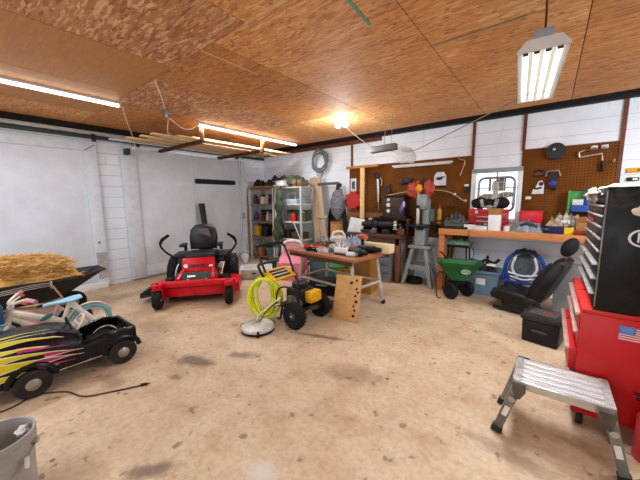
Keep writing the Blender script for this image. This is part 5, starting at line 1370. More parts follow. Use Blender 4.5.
hang('hanging_card', 'white card with a dark picture hung above the red disc on the pegboard', 'card', [('card', MB().box((0, 0, 0), (0.15, 0.008, 0.3), bev=0.002), M('white_card', '#cfd0d0', 0.5)), ('picture', MB().box((0, -0.006, 0.0), (0.08, 0.004, 0.17)), M('card_picture', '#4d5765', 0.5, var=0.5, scale=25))], (-3.58, 5.8, 1.93))
hang('hanging_card', 'small blue grey card hung right of the red disc on the pegboard', 'card', [('card', MB().box((0, 0, 0), (0.1, 0.008, 0.24), bev=0.002), M('blue_grey_card', '#8596a5', 0.5)), ('clip', MB().box((0, -0.008, 0.1), (0.05, 0.012, 0.03), bev=0.003), steel)], (-3.36, 5.8, 1.72))
hang('caulking_gun', 'pale metal caulking gun hanging right of the upright timber', 'caulking gun', [('ring', MB().tube([(0.055 * math.cos(2 * PI * k / 16), 0, 0.27 + 0.06 * math.sin(2 * PI * k / 16)) for k in range(16)], 0.014, 8, closed=True), dk_iron), ('barrel', MB().cyl((0.04, 0, 0.2), (0.07, 0, -0.28), 0.034, n=14), steel), ('rod', MB().cyl((0.07, 0, -0.28), (0.08, 0, -0.46), 0.008, n=8), steel), ('trigger', MB().tube([(0.1, 0, 0.22), (0.14, 0, 0.16), (0.12, 0, 0.06)], 0.012, 8, sub=3), steel)], (-2.98, 5.77, 1.83))
hang('pegboard_tool', 'small dark padlock shaped tool hung high on the left pegboard', 'tool', [('body', MB().box((0, 0, 0), (0.2, 0.05, 0.12), bev=0.02), M('dark_tool', '#1c1a19', 0.5)), ('arm', MB().box((-0.1, 0, -0.05), (0.1, 0.04, 0.06), bev=0.01), M('dark_tool', '#1c1a19')), ('knob', MB().ell((0.1, -0.02, 0.03), (0.03, 0.02, 0.03)), dk_iron)], (-2.3, 5.79, 1.97))
hang('pegboard_tool', 'dark round tool hung left of and below the padlock shaped tool', 'tool', [('body', MB().lathe([(0.0, -0.03), (0.07, -0.03), (0.075, 0.02), (0.0, 0.02)], n=18, axis='Y'), M('dark_tool2', '#2a211b', 0.5)), ('handle', MB().tube([(0.03, 0, 0.05), (0.06, 0, 0.12)], 0.014, 8), M('dark_tool2', '#2a211b'))], (-2.72, 5.79, 1.8))
hang('instruction_card', 'white card with a dark blue mark hung on the pegboard right of the bandsaw', 'card', [('card', MB().prism([(-0.11, -0.13), (0.11, -0.13), (0.11, 0.07), (0.06, 0.14), (-0.06, 0.14), (-0.11, 0.07)], 0.01, frame(Vector((0, 0.005, 0)), (1, 0, 0), (0, 0, 1))), M('white_card', '#cfd0d0')), ('mark', MB().ell((-0.01, -0.008, 0.02), (0.06, 0.006, 0.028)).box((0.05, -0.008, 0.045), (0.08, 0.006, 0.02)), M('dark_blue_mark', '#1e2c4a', 0.4)), ('base_strip', MB().box((0, -0.01, -0.125), (0.23, 0.02, 0.03), bev=0.004), M('dark_tool', '#1c1a19'))], (-1.67, 5.8, 1.96))
hang('bent_wire', 'bent pale wire hook hung at the upper right of the left pegboard', 'wire', [('wire', MB().tube([(-0.04, 0, 0.22), (0.0, 0, 0.17), (0.08, 0, 0.14), (0.06, 0, 0.02), (0.01, 0, -0.12)], 0.007, 6, sub=3), M('pale_wire', '#c9b8a0', 0.4, 0.3)), ('hook', MB().cyl((-0.04, 0.03, 0.22), (-0.04, -0.02, 0.22), 0.012, n=8), steel)], (-1.33, 5.8, 2.13))
hang('thermostat', 'small dark switch box with a white top near the window on the left pegboard', 'switch', [('body', MB().box((0, 0, 0), (0.07, 0.04, 0.11), bev=0.006), M('dark_tool', '#1c1a19')), ('top', MB().box((0, 0, 0.075), (0.07, 0.04, 0.04), bev=0.006), whitep)], (-1.2, 5.8, 1.76))
for k, (x, z, lab) in enumerate(((-1.38, 1.68, 'small steel fitting on the pegboard, uppermost of the cluster near the window'), (-1.3, 1.6, 'small steel fitting on the pegboard in the middle of the cluster near the window'), (-1.2, 1.57, 'small brass fitting on the pegboard, the one nearest the window'), (-1.42, 1.47, 'dark round fitting low on the pegboard behind the tool tray'))):
    hang('pegboard_fitting', lab, 'fitting', [('peg', MB().cyl((0, 0.03, 0), (0, -0.05, 0), 0.01, n=8), steel), ('body', MB().lathe([(0, 0), (0.025, 0), (0.02, 0.05), (0, 0.05)], (0, -0.03, -0.03), 12), [steel, dk_iron, M('old_brass', '#b08d4a', 0.35, 0.8), dk_iron][k])], (x, 5.8, z))
one('long_pole', 'long thin pale pole lying across the left pegboard behind the bandsaw', 'pole', MB().tube([(-2.78, 5.66, 1.66), (-2.3, 5.7, 1.74), (-1.9, 5.74, 1.77), (-1.5, 5.74, 1.73), (-1.22, 5.74, 1.56)], 0.009, 6, sub=5), M('pale_pole', '#c8b89a', 0.45), (0, 0, 0))
hang('pegboard_shelf', 'narrow brown timber rail shelf at the left foot of the left pegboard', 'shelf', [('board', MB().box((0, 0, 0), (0.9, 0.14, 0.05), bev=0.004), M('dark_red_brown_wood', '#4f2c17')), ('front_rail', MB().box((0, -0.08, -0.09), (0.9, 0.02, 0.12), bev=0.003), M('brown_rail', '#7a4a26', 0.6))], (-3.2, 5.74, 1.35))

# ---------------------------------------------------------------- dark left bench with its drawers and machines
t = thing('workbench', 'dark old workbench along the back wall left of the bandsaw', 'bench', (-2.76, 5.5, 0))
dw = wood('dark_bench_wood', '#3a2418', '#5e3b26', 4, (2, 12, 12))
MB().box((0, 0, 0.89), (1.22, 0.66, 0.07), bev=0.005).build('benchtop', dw, t)
MB().box((0, -0.3, 0.8), (1.16, 0.03, 0.13)).build('apron', dw, t)
for sx in (-1, 1):
    for sy in (-1, 1):
        MB().box((sx * 0.55, sy * 0.27, 0.43), (0.09, 0.09, 0.86), bev=0.004).build('leg', wood('red_brown_leg', '#5a3422', '#7d4d33', 4, (12, 12, 2)), t)
t = thing('drawer_cabinet', 'grey metal drawer cabinet under the dark workbench', 'cabinet', (-2.62, 5.36, 0))
MB().box((0, 0, 0.33), (0.6, 0.5, 0.66), bev=0.006).build('case', greym, t)
for k in range(4):
    d = MB().box((0, -0.262, 0.1 + 0.155 * k), (0.54, 0.025, 0.14), bev=0.005).build('drawer', M('grey_drawer', '#7d8284', 0.4, 0.4, var=0.2), t)
    MB().box((0, -0.285, 0.12 + 0.155 * k), (0.16, 0.02, 0.025), bev=0.004).build('drawer_pull', steel, d)
B = 0.926
t = thing('bench_grinder', 'black bench grinder with a shiny round guard on the dark workbench', 'grinder', (-2.52, 5.35, B), D(12))
MB().box((0, 0, 0.05), (0.2, 0.16, 0.1), bev=0.012, top=(0.7, 0.7)).build('base', blackp, t)
MB().cyl((-0.15, 0, 0.17), (0.15, 0, 0.17), 0.09, n=22).build('motor', blackp, t)
for s in (-1, 1):
    MB().cyl((s * 0.16, 0, 0.17), (s * 0.22, 0, 0.17), 0.11, n=24).build('wheel_guard', chrome if s > 0 else blackp, t)
    MB().cyl((s * 0.22, 0, 0.17), (s * 0.235, 0, 0.17), 0.05, n=16).build('end_cap', dk_iron, t)
MB().box((0.2, -0.13, 0.1), (0.08, 0.06, 0.012)).box((-0.2, -0.13, 0.1), (0.08, 0.06, 0.012)).build('tool_rest', steel, t)
t = thing('bench_machine', 'black belt machine left of the shiny grinder on the dark workbench', 'machine', (-2.92, 5.4, B), D(5))
MB().box((0, 0, 0.03), (0.34, 0.2, 0.06), bev=0.01).build('base', dk_iron, t)
MB().cyl((-0.15, 0.02, 0.16), (0.12, 0.02, 0.16), 0.1, n=20).build('motor', M('engine_black', '#1d1b1a'), t)
MB().box((0.12, 0.0, 0.19), (0.08, 0.2, 0.24), bev=0.02).build('belt_cover', blackp, t)
t = thing('bench_radio', 'dark boxy machine with white dials and a purple side at the back of the bench', 'machine', (-2.45, 5.62, 1.22), 0)
MB().box((0, 0, 0.23), (0.46, 0.26, 0.42), bev=0.012).build('case', M('dark_brown_case', '#3d2b22', 0.5, var=0.45, scale=12), t)
MB().box((0, -0.01, 0.02), (0.56, 0.3, 0.05), bev=0.006).build('base', blackp, t)
MB().box((0, -0.02, 0.45), (0.48, 0.3, 0.02), bev=0.004).build('top_plate', M('dark_tool', '#1c1a19'), t)
for z, r_ in ((0.37, 0.03), (0.27, 0.04), (0.15, 0.035)):
    MB().lathe([(0.0, -0.02), (r_, -0.015), (r_, 0.01), (0, 0.01)], (-0.1, -0.135, z), 18, 'Y').build('dial', M('off_white_reel', '#d8d2c4'), t)
MB().ell((0.19, -0.14, 0.2), (0.05, 0.03, 0.1), rot=(0, 18, 0)).build('purple_cover', M('purple_cover', '#5e4c8c', 0.4), t)
MB().ell((0.23, -0.15, 0.28), (0.03, 0.02, 0.06)).build('pale_grip', M('lilac_grip', '#c4b2cf', 0.4), t)
t2 = thing('support_stand', 'brown wooden riser shelf under the boxy machine at the back of the bench', 'shelf', (-2.45, 5.64, B))
MB().box((0, 0, 0.278), (0.66, 0.3, 0.03), bev=0.003).build('board', dw, t2)
for s in (-1, 1):
    MB().box((s * 0.3, 0, 0.13), (0.03, 0.28, 0.262)).build('side', dw, t2)
hang('poster_board', 'white framed panel with yellow strip leaning at the back left of the dark bench', 'panel', [('panel', MB().box((0, 0, 0.18), (0.3, 0.02, 0.34), rot=(-8, 10, 0), bev=0.003), M('white_panel_board', '#cdcdc9', 0.5)), ('yellow_strip', MB().box((0.16, -0.01, 0.14), (0.09, 0.02, 0.26), rot=(-8, 10, 0), bev=0.003), M('lime_yellow_strip', '#b3b534', 0.45)), ('picture', MB().box((-0.02, -0.025, 0.12), (0.14, 0.01, 0.14), rot=(-8, 10, 0)), M('dark_tool2', '#2a211b'))], (-2.95, 5.66, B))
hang('square_panel', 'white square plastic panel standing at the left end of the dark bench', 'panel', [('panel', MB().box((0, 0, 0.17), (0.36, 0.03, 0.34), rot=(-12, 8, 0), bev=0.02), M('grey_white_panel', '#c3c6c6', 0.45)), ('foot', MB().box((0, 0.02, 0.015), (0.3, 0.08, 0.03), bev=0.006), greym)], (-3.2, 5.32, B - 0.05))
for k, (x, y, lab, c, h) in enumerate(((-2.2, 5.3, 'brown rusty part at the right front of the dark bench', '#6a3f2a', 0.12), (-2.3, 5.5, 'dark metal block right of the shiny grinder on the dark bench', '#2d2a28', 0.16), (-2.75, 5.24, 'grey lump of metal at the front edge of the dark bench', '#5d5a57', 0.08))):
    hang('metal_part', lab, 'part', [('body', MB().box((0, 0, h / 2), (0.14, 0.12, h), rot=(0, 0, 20), bev=0.014), M('part_' + c.strip('#'), c, 0.5, 0.4, var=0.3)), ('bolt', MB().cyl((0, 0, h), (0, 0, h + 0.03), 0.018, n=8), steel)], (x, y, B))
hang('orange_tin', 'orange rusty tin at the far left of the dark bench beside the white panel', 'tin', [('body', MB().cyl((0, 0, 0), (0, 0, 0.13), 0.07, n=20), M('orange_rust', '#a5562a', 0.6, var=0.2)), ('lid', MB().cyl((0, 0, 0.13), (0, 0, 0.14), 0.072, n=20), dk_iron)], (-3.24, 5.55, B))

# ---------------------------------------------------------------- green bandsaw on its stand
bg = M('grey_green_enamel', '#8b9690', 0.45, 0.1, var=0.18)
bgd = M('dull_green_stand', '#8b918c', 0.5, 0.2, var=0.2)
t = thing('bandsaw', 'grey green bandsaw on a splayed stand between the two benches', 'bandsaw', (-1.84, 5.42, 0))
for sx in (-1, 1):
    for sy in (-1, 1):
        MB().loft([[(sx * (0.12 + a), sy * (0.1 + b_), 0.7) for a, b_ in ((-.03, -.03), (.03, -.03), (.03, .03), (-.03, .03))], [(sx * (0.26 + a), sy * (0.2 + b_), 0.0) for a, b_ in ((-.035, -.035), (.035, -.035), (.035, .035), (-.035, .035))]]).build('leg', bgd, t)
MB().box((0, 0, 0.72), (0.4, 0.32, 0.05), bev=0.01).build('stand_top', bgd, t)
MB().box((0, -0.155, 0.34), (0.38, 0.02, 0.09)).box((0, 0.155, 0.34), (0.38, 0.02, 0.09)).box((0.19, 0, 0.34), (0.02, 0.33, 0.09)).box((-0.19, 0, 0.34), (0.02, 0.33, 0.09)).build('stand_frame', bgd, t)
MB().box((0.0, 0.0, 0.92), (0.2, 0.24, 0.36), bev=0.03).build('lower_housing', bg, t)
MB().box((0, -0.04, 1.12), (0.46, 0.44, 0.035), bev=0.006).build('table', M('dark_saw_table', '#24242a', 0.3, 0.5), t)
MB().box((0.0, -0.05, 1.07), (0.14, 0.18, 0.07), bev=0.01).build('trunnion', dk_iron, t)
MB().box((0.05, 0.07, 1.3), (0.13, 0.12, 0.62), bev=0.035).build('column', bg, t)
MB().box((0.0, 0.01, 1.55), (0.21, 0.2, 0.3), bev=0.06).build('upper_housing', bg, t)
MB().box((-0.06, -0.06, 1.3), (0.055, 0.03, 0.33), bev=0.006).build('blade_guard', M('pale_guard', '#c9c9bf', 0.35, 0.4), t)
MB().cyl((0.13, 0.1, 1.2), (0.13, 0.1, 1.42), 0.06, n=20).build('motor_cover', M('dark_green_cover', '#4d5f57', 0.5), t)
MB().cyl((-0.06, -0.12, 1.46), (-0.06, -0.06, 1.46), 0.03, n=14).build('knob', blackp, t)
t = thing('orange_bag', 'red and orange crumpled cloth draped on top of the bandsaw', 'cloth', (-1.9, 5.42, 1.72))
MB().ell((-0.08, 0, 0.06), (0.15, 0.12, 0.13), amp=0.35, seed=3, fr=4).ell((0.14, 0.02, 0.07), (0.1, 0.1, 0.14), amp=0.35, seed=8, fr=4).build('red_cloth', M('coral_red_cloth', '#b94a3a', 0.7, var=0.2), t)
MB().ell((0.02, -0.11, 0.06), (0.06, 0.04, 0.08), amp=0.3, seed=5).build('yellow_patch', M('orange_yellow_cloth', '#d8922a', 0.6), t)
MB().ell((0.07, -0.04, 0.17), (0.03, 0.05, 0.09), amp=0.2, seed=5).build('dark_fold', M('dark_cloth', '#2b2a2b'), t)
hang('rubber_tyre', 'black rubber wheel lying on the floor beneath the bandsaw stand', 'wheel', [('tyre', MB().lathe([(0.08, 0), (0.14, 0), (0.16, 0.05), (0.14, 0.1), (0.08, 0.1)], n=26, closed=True), rubber), ('hub', MB().cyl((0, 0, 0.02), (0, 0, 0.08), 0.085, n=18), dk_iron)], (-1.95, 5.42, 0.0))
hang('glue_bottle', 'mustard yellow bottle with a red cap standing on a ledge right of the bandsaw', 'bottle', [('body', MB().lathe([(0, 0), (0.045, 0), (0.045, 0.1), (0.035, 0.13), (0.045, 0.16), (0.04, 0.24), (0.015, 0.28), (0, 0.28)], n=18), M('mustard_bottle', '#c49a2c', 0.45)), ('cap', MB().cyl((0, 0, 0.28), (0, 0, 0.36), 0.018, 0.008, n=12), redc), ('band', MB().lathe([(0.047, 0.02), (0.047, 0.07)], n=18, closed=False), M('dark_label_band', '#7a3a20', 0.5))], (-1.62, 5.7, 1.145))
hang('wall_shelf', 'dark narrow ledge on the wall between the bandsaw and the orange bench', 'shelf', [('board', MB().box((0, 0, 0), (0.36, 0.2, 0.03), bev=0.003), dw), ('bracket', MB().box((0, 0.03, -0.08), (0.03, 0.12, 0.13)), dk_iron)], (-1.68, 5.72, 1.127))

# ---------------------------------------------------------------- orange-topped right bench
BT = 1.09
t = thing('workbench', 'long workbench with orange wooden top along the back wall under the window', 'bench', (-0.2, 5.53, 0))
ow = wood('orange_bench_wood', '#a9622b', '#cf8745', 3.5, (1.2, 12, 12))
ow2 = wood('orange_leg_wood', '#a25c28', '#c87c3c', 3.5, (12, 12, 1.2))
MB().box((0, 0.02, BT - 0.02), (2.56, 0.62, 0.04), bev=0.004).build('benchtop', ow, t)
MB().box((0, -0.305, BT - 0.05), (2.56, 0.035, 0.1), bev=0.004).build('front_rail', ow, t)
for x in (-1.23, 1.05):
    MB().box((x, -0.25, 0.5), (0.09, 0.09, 1.0), bev=0.004).build('leg', ow2, t)
    MB().box((x, 0.25, 0.5), (0.09, 0.09, 1.0), bev=0.004).build('leg', ow2, t)
    MB().tube([(x * 0.98, 0.2, 0.95), (x * 0.8, 0.26, 0.98)], 0.02, 6).build('brace', ow2, t)
# items, left to right
hang('parts_tray', 'black tray filled with mixed small hardware at the left end of the orange bench', 'tray', [('tray', MB().box((0, 0, 0.02), (0.42, 0.26, 0.04), bev=0.006), blackp), ('upper_tray', MB().box((0.0, 0.03, 0.08), (0.36, 0.18, 0.08), bev=0.006), M('grey_green_tray', '#6d776b', 0.5)), ('hardware', MB().heap((0, 0.0, 0.1), 0.38, 0.22, 0.17, seed=31, fr=26, amp=1.0), M('mixed_hardware', '#4e4c4b', 0.5, 0.3, var=0.7, scale=28))], (-1.25, 5.42, BT))
hang('hose_tangle', 'pinkish tangle of tubing heaped at the very left end of the orange bench', 'tubing', [('tubing', MB().tube([(0.08 * math.cos(k * 0.9), 0.06 * math.sin(k * 1.3), 0.03 + 0.012 * (k % 9)) for k in range(26)], 0.014, 7, sub=3), M('pinkish_tubing', '#a3807c', 0.5, var=0.3)), ('valve', MB().cyl((0.06, -0.04, 0.0), (0.06, -0.04, 0.07), 0.02, n=12), steel)], (-1.38, 5.62, BT))
hang('green_box', 'small green and white carton on the left tray of the orange bench', 'carton', [('box', MB().box((0, 0, 0.05), (0.16, 0.1, 0.1), rot=(0, 0, 15), bev=0.003), M('olive_green_carton', '#6d7d3a', 0.5)), ('label', MB().box((0.0, -0.0, 0.102), (0.1, 0.06, 0.003), rot=(0, 0, 15)), MATS['paper_label'])], (-1.2, 5.6, BT))
hang('white_carton', 'white carton beside the black tray on the orange bench', 'carton', [('box', MB().box((0, 0, 0.04), (0.16, 0.09, 0.08), bev=0.003), whitep), ('dark_side', MB().box((0, 0.0, 0.04), (0.162, 0.06, 0.05)), M('card_picture', '#4d5765'))], (-1.02, 5.34, BT))
hang('white_carton', 'flat white carton in front of the red toolbox on the orange bench', 'carton', [('box', MB().box((0, 0, 0.03), (0.2, 0.1, 0.06), bev=0.003), M('grey_white_carton', '#cfccc6', 0.5)), ('lid', MB().box((0, 0, 0.063), (0.205, 0.105, 0.012), bev=0.002), whitep)], (-0.86, 5.3, BT))
rt = M('red_toolbox_paint', '#b01f22', 0.35, var=0.12)
t = thing('red_toolbox', 'red metal toolbox with drawers in front of the window on the bench', 'toolbox', (-0.79, 5.58, BT))
MB().box((0, 0, 0.14), (0.56, 0.26, 0.28), bev=0.008).build('case', rt, t)
for k in range(3):
    d = MB().box((0, -0.135, 0.05 + 0.075 * k), (0.52, 0.02, 0.065), bev=0.005).build('drawer', M('deep_red_drawer', '#9a1b1e', 0.35, var=0.12), t)
    MB().box((0, -0.15, 0.06 + 0.075 * k), (0.3, 0.012, 0.014), bev=0.003).build('drawer_pull', steel, d)
MB().box((0, 0, 0.3), (0.57, 0.27, 0.06), bev=0.015).build('lid', rt, t)
MB().box((-0.16, -0.14, 0.285), (0.04, 0.015, 0.05), bev=0.003).box((0.16, -0.14, 0.285), (0.04, 0.015, 0.05), bev=0.003).build('latch', steel, t)
hang('paper_carton', 'tall white carton with a brown top standing before the red toolbox', 'carton', [('box', MB().box((0, 0, 0.125), (0.17, 0.1, 0.25), bev=0.003), M('white_carton', '#dfdedb', 0.55, var=0.06)), ('brown_top', MB().box((0, 0, 0.3), (0.172, 0.102, 0.1), bev=0.003), M('brown_cardboard', '#a0703f'))], (-0.665, 5.33, BT))
hang('green_tangle', 'dark green tangle between the white cartons on the orange bench', 'tangle', [('tangle', MB().heap((0, 0, 0), 0.16, 0.12, 0.13, seed=33, fr=26, amp=0.9), M('dark_green_tangle', '#2c4636', 0.6, var=0.5, scale=25)), ('clip', MB().box((0.02, -0.03, 0.09), (0.04, 0.02, 0.03), bev=0.004), steel)], (-0.82, 5.43, BT))
hang('small_jar', 'small white jar with a red lid on the orange bench right of the tall carton', 'jar', [('jar', MB().lathe([(0, 0), (0.04, 0), (0.042, 0.07), (0.03, 0.085), (0, 0.085)], n=18), whitep), ('lid', MB().cyl((0, 0, 0.085), (0, 0, 0.105), 0.035, n=18), redc)], (-0.5, 5.34, BT))
# things on the toolbox
t = thing('respirator', 'black two lobed rubber mask with grey straps on top of the red toolbox', 'mask', (-0.78, 5.56, BT + 0.33))
for s in (-1, 1):
    MB().ell((s * 0.15, 0, 0.1), (0.13, 0.1, 0.1), amp=0.08, seed=2).build('lobe', rubber, t)
    MB().box((s * 0.1, -0.1, 0.1), (0.05, 0.015, 0.14), rot=(0, s * 14, 0), bev=0.005).build('strap', M('mottled_grey_strap', '#9a958a', 0.5, var=0.4, scale=25), t)
MB().ell((0, 0.0, 0.09), (0.12, 0.09, 0.085)).build('bridge', rubber, t)
MB().ell((0, -0.09, 0.04), (0.06, 0.03, 0.03)).build('valve', M('pale_olive_valve', '#8d8f78', 0.5), t)
# box fan in the window
t = thing('box_fan', 'grey metal box fan standing in the window', 'fan', (-0.73, 5.74, 1.62))
ring = []
for k in range(4):
    cx, cz = (0.17, -0.17)[k in (1, 2)], (0.19, -0.19)[k in (2, 3)]
    for a in range(7):
        an = D(90 * k + 15 * a)
        ring.append((cx + 0.09 * math.cos(an), 0, cz + 0.09 * math.sin(an) + 0.04))
MB().tube(ring, 0.02, 8, closed=True).build('frame', M('grey_fan_frame', '#7d8083', 0.4, 0.4), t)
g = MB()
for k in range(1, 7):
    x = -0.26 + 0.52 * k / 7
    g.cyl((x, -0.02, -0.24), (x, -0.02, 0.32), 0.0035, n=5)
for k in range(1, 7):
    z = -0.24 + 0.56 * k / 7
    g.cyl((-0.26, -0.02, z), (0.26, -0.02, z), 0.0035, n=5)
g.build('grille', M('pale_grille_wire', '#cfd4d6', 0.4, 0.3), t)
bl_ = M('tan_fan_blade', '#a39580', 0.45, 0.2)
for k in range(4):
    a = D(5 + 90 * k)
    MB().ell((0.14 * math.cos(a), 0.02, 0.02 + 0.14 * math.sin(a)), (0.12, 0.012, 0.055), rot=(25, -math.degrees(a), 0)).build('blade', bl_, t)
MB().cyl((0, -0.05, 0.02), (0, 0.05, 0.02), 0.055, n=20).build('motor', M('grey_white_motor', '#a7a19a', 0.4, 0.3), t)
MB().box((-0.1, 0.05, 0.22), (0.03, 0.02, 0.24)).box((0.06, 0.05, 0.22), (0.14, 0.02, 0.24)).build('back_bracket', M('dark_fan_bracket', '#6b6560', 0.5), t)
# more on the bench
hang('plastic_bag', 'grey crumpled plastic bag on the bench right of the tall white carton', 'bag', [('bag', MB().heap((0, 0, 0), 0.42, 0.28, 0.19, seed=41, fr=12, amp=0.7), M('grey_bag_plastic', '#7f8684', 0.35, var=0.35, scale=16)), ('blue_strap', MB().tube([(-0.08, -0.1, 0.1), (0.02, -0.11, 0.14), (0.13, -0.1, 0.09)], 0.02, 8, sub=4), M('dark_blue_strap', '#2c3d5c', 0.5))], (-0.25, 5.4, BT))
hang('red_bin', 'bright red plastic bin standing against the right pegboard on the bench', 'bin', [('bin', MB().box((0, 0, 0.15), (0.26, 0.18, 0.3), bev=0.012, top=(1.1, 1.1)), M('bright_red_bin', '#cf1d2a', 0.4, var=0.08)), ('rim', MB().box((0, 0, 0.3), (0.3, 0.21, 0.02), bev=0.006), M('bright_red_bin', '#cf1d2a'))], (-0.21, 5.68, BT))
hang('blue_basin', 'dark blue basin piled with scraps on the orange bench', 'basin', [('basin', MB().lathe([(0, 0), (0.13, 0), (0.16, 0.11), (0.15, 0.11), (0.12, 0.015), (0, 0.015)], n=26, sx=1.15, sy=0.8), M('dark_blue_plastic', '#232a55', 0.45)), ('scraps', MB().heap((0, 0, 0.06), 0.3, 0.2, 0.14, seed=44, fr=18, amp=0.8), M('tan_scraps', '#b59a72', 0.7, var=0.4, scale=18))], (0.1, 5.38, BT))
hang('yellow_box', 'small bright yellow box at the front of the orange bench', 'box', [('box', MB().box((0, 0, 0.045), (0.1, 0.08, 0.09), bev=0.004), M('bright_yellow_box', '#e0bb16', 0.4)), ('lid', MB().box((0, 0, 0.09), (0.104, 0.084, 0.012), bev=0.003), M('bright_yellow_box', '#e0bb16'))], (0.235, 5.3, BT))
hang('plastic_bag', 'large clear plastic bag of parts behind the dark blue basin on the bench', 'bag', [('bag', MB().heap((0, 0, 0), 0.44, 0.3, 0.33, seed=47, fr=12, amp=0.7), M('clear_bag_film', '#a59b8a', 0.3, var=0.4, scale=18)), ('tag', MB().box((0.0, -0.12, 0.16), (0.1, 0.01, 0.05)), MATS['paper_label'])], (0.2, 5.62, BT))
hang('cardboard_carton', 'open brown carton at the right end of the orange bench', 'carton', [('carton', MB().box((0, 0, 0.08), (0.22, 0.2, 0.16), bev=0.003), M('brown_cardboard', '#a0703f')), ('flap', MB().box((0, -0.1, 0.2), (0.2, 0.01, 0.1), rot=(30, 0, 0)), M('brown_cardboard', '#a0703f'))], (0.42, 5.42, BT))
hang('red_case', 'dark red flat case in front of the brown carton on the orange bench', 'case', [('case', MB().box((0, 0, 0.03), (0.22, 0.1, 0.06), bev=0.006), M('dark_red_case', '#8a1c22', 0.45)), ('handle', MB().box((0, -0.055, 0.03), (0.06, 0.012, 0.02), bev=0.003), blackp)], (0.4, 5.27, BT))
hang('green_rack', 'bright green rack holding blue topped bottles hung on the right pegboard', 'rack', [('rack', MB().box((-0.13, 0, 0.15), (0.03, 0.1, 0.34), bev=0.006).box((0.13, 0, 0.12), (0.03, 0.1, 0.4), bev=0.006).box((0, 0.03, 0.18), (0.26, 0.02, 0.26)), M('bright_green_plastic', '#4e9a4b', 0.45, var=0.2)), ('blue_packet', MB().box((0, -0.05, 0.06), (0.2, 0.03, 0.1), bev=0.006), M('strong_blue', '#274f9e', 0.4)), ('white_packet', MB().box((-0.03, -0.05, 0.15), (0.12, 0.03, 0.08), bev=0.006), whitep), ('bottle', MB().cyl((0.07, -0.03, 0.12), (0.07, -0.03, 0.3), 0.035, n=14), M('strong_blue', '#274f9e')), ('bottle_cap', MB().cyl((0.07, -0.03, 0.3), (0.07, -0.03, 0.36), 0.02, n=12), M('dark_blue_strap', '#2c3d5c'))], (0.35, 5.74, 1.38))
# hung on the right pegboard
hang('black_disc', 'large black round disc hung at the top of the right pegboard', 'disc', [('disc', MB().lathe([(0.0, -0.04), (0.04, -0.045), (0.05, -0.03), (0.1, -0.035), (0.118, -0.02), (0.118, 0.02), (0, 0.02)], n=30, axis='Y'), M('black_disc', '#26292e', 0.5, var=0.2)), ('hub', MB().ell((-0.02, -0.045, 0.02), (0.02, 0.012, 0.02)), M('pale_wire', '#c9b8a0'))], (0.01, 5.79, 2.3))
t = thing('hacksaw', 'hacksaw with a black handle hung at the upper right of the right pegboard', 'saw', (0.44, 5.79, 2.23))
MB().tube([(-0.15, 0, -0.05), (-0.16, 0, 0.02), (-0.1, 0, 0.04)], 0.009, 8).tube([(-0.15, 0, -0.05), (0.09, 0, -0.02), (0.1, 0, -0.12)], 0.009, 8).build('frame', M('pale_saw_frame', '#cfc7bb', 0.35, 0.5), t)
MB().cyl((-0.1, 0, 0.04), (0.04, 0, 0.045), 0.012, n=8).build('blade_bar', M('copper_bar', '#8d5f41', 0.4, 0.4), t)
MB().tube([(0.1, 0, -0.12), (0.115, 0, -0.2), (0.12, 0, -0.27)], [0.018, 0.024, 0.02], 10, sub=3).build('handle', M('dark_saw_handle', '#23160f', 0.5), t)
for k, x in enumerate((0.44, 0.55)):
    hang('white_clip', ['white plastic clip above the hacksaw, the left one', 'white plastic clip above the hacksaw, the right one'][k], 'clip', [('clip', MB().box((0, 0, 0), (0.075, 0.03, 0.05), bev=0.008), whitep), ('slot', MB().box((0, -0.016, -0.01), (0.05, 0.004, 0.012)), dk_iron)], (x, 5.8, 2.305))
hang('screw_hook', 'small pale screw hook at the right edge of the right pegboard', 'hook', [('hook', MB().tube([(0, 0.03, 0), (0, -0.02, 0), (0, -0.03, 0.02)], 0.006, 6), M('pale_wire', '#c9b8a0')), ('washer', MB().cyl((0, 0.025, 0), (0, 0.02, 0), 0.014, n=10), steel)], (0.66, 5.8, 2.1))
hang('ring_bracket', 'dark ring shaped bracket hung at the left of the right pegboard', 'bracket', [('ring', MB().tube([(0.06 * math.cos(2 * PI * k / 18), 0, 0.05 * math.sin(2 * PI * k / 18)) for k in range(18)], 0.012, 8, closed=True), dk_iron), ('bar', MB().box((0, 0, -0.01), (0.1, 0.02, 0.03), bev=0.004), M('rust_bar', '#6b3b2a', 0.5))], (-0.17, 5.79, 1.98))
hang('tape_dispenser', 'white tape dispenser with a dark reel hung below the ring bracket', 'dispenser', [('body', MB().prism([(-0.07, -0.1), (0.08, -0.1), (0.08, 0.04), (0.05, 0.11), (0.0, 0.09), (-0.03, 0.0), (-0.06, -0.03)], 0.04, frame(Vector((0, 0.02, 0)), (1, 0, 0), (0, 0, 1))), M('dispenser_white', '#d9d5cf', 0.45)), ('reel', MB().lathe([(0.0, -0.015), (0.03, -0.015), (0.03, 0.0), (0, 0.0)], (0.04, -0.025, 0.055), 18, 'Y'), M('dark_tool', '#1c1a19')), ('grip', MB().tube([(-0.05, -0.03, 0.02), (-0.02, -0.03, -0.02), (0.05, -0.03, 0.0)], 0.014, 8, sub=3), M('dark_tool', '#1c1a19'))], (-0.17, 5.78, 1.76))
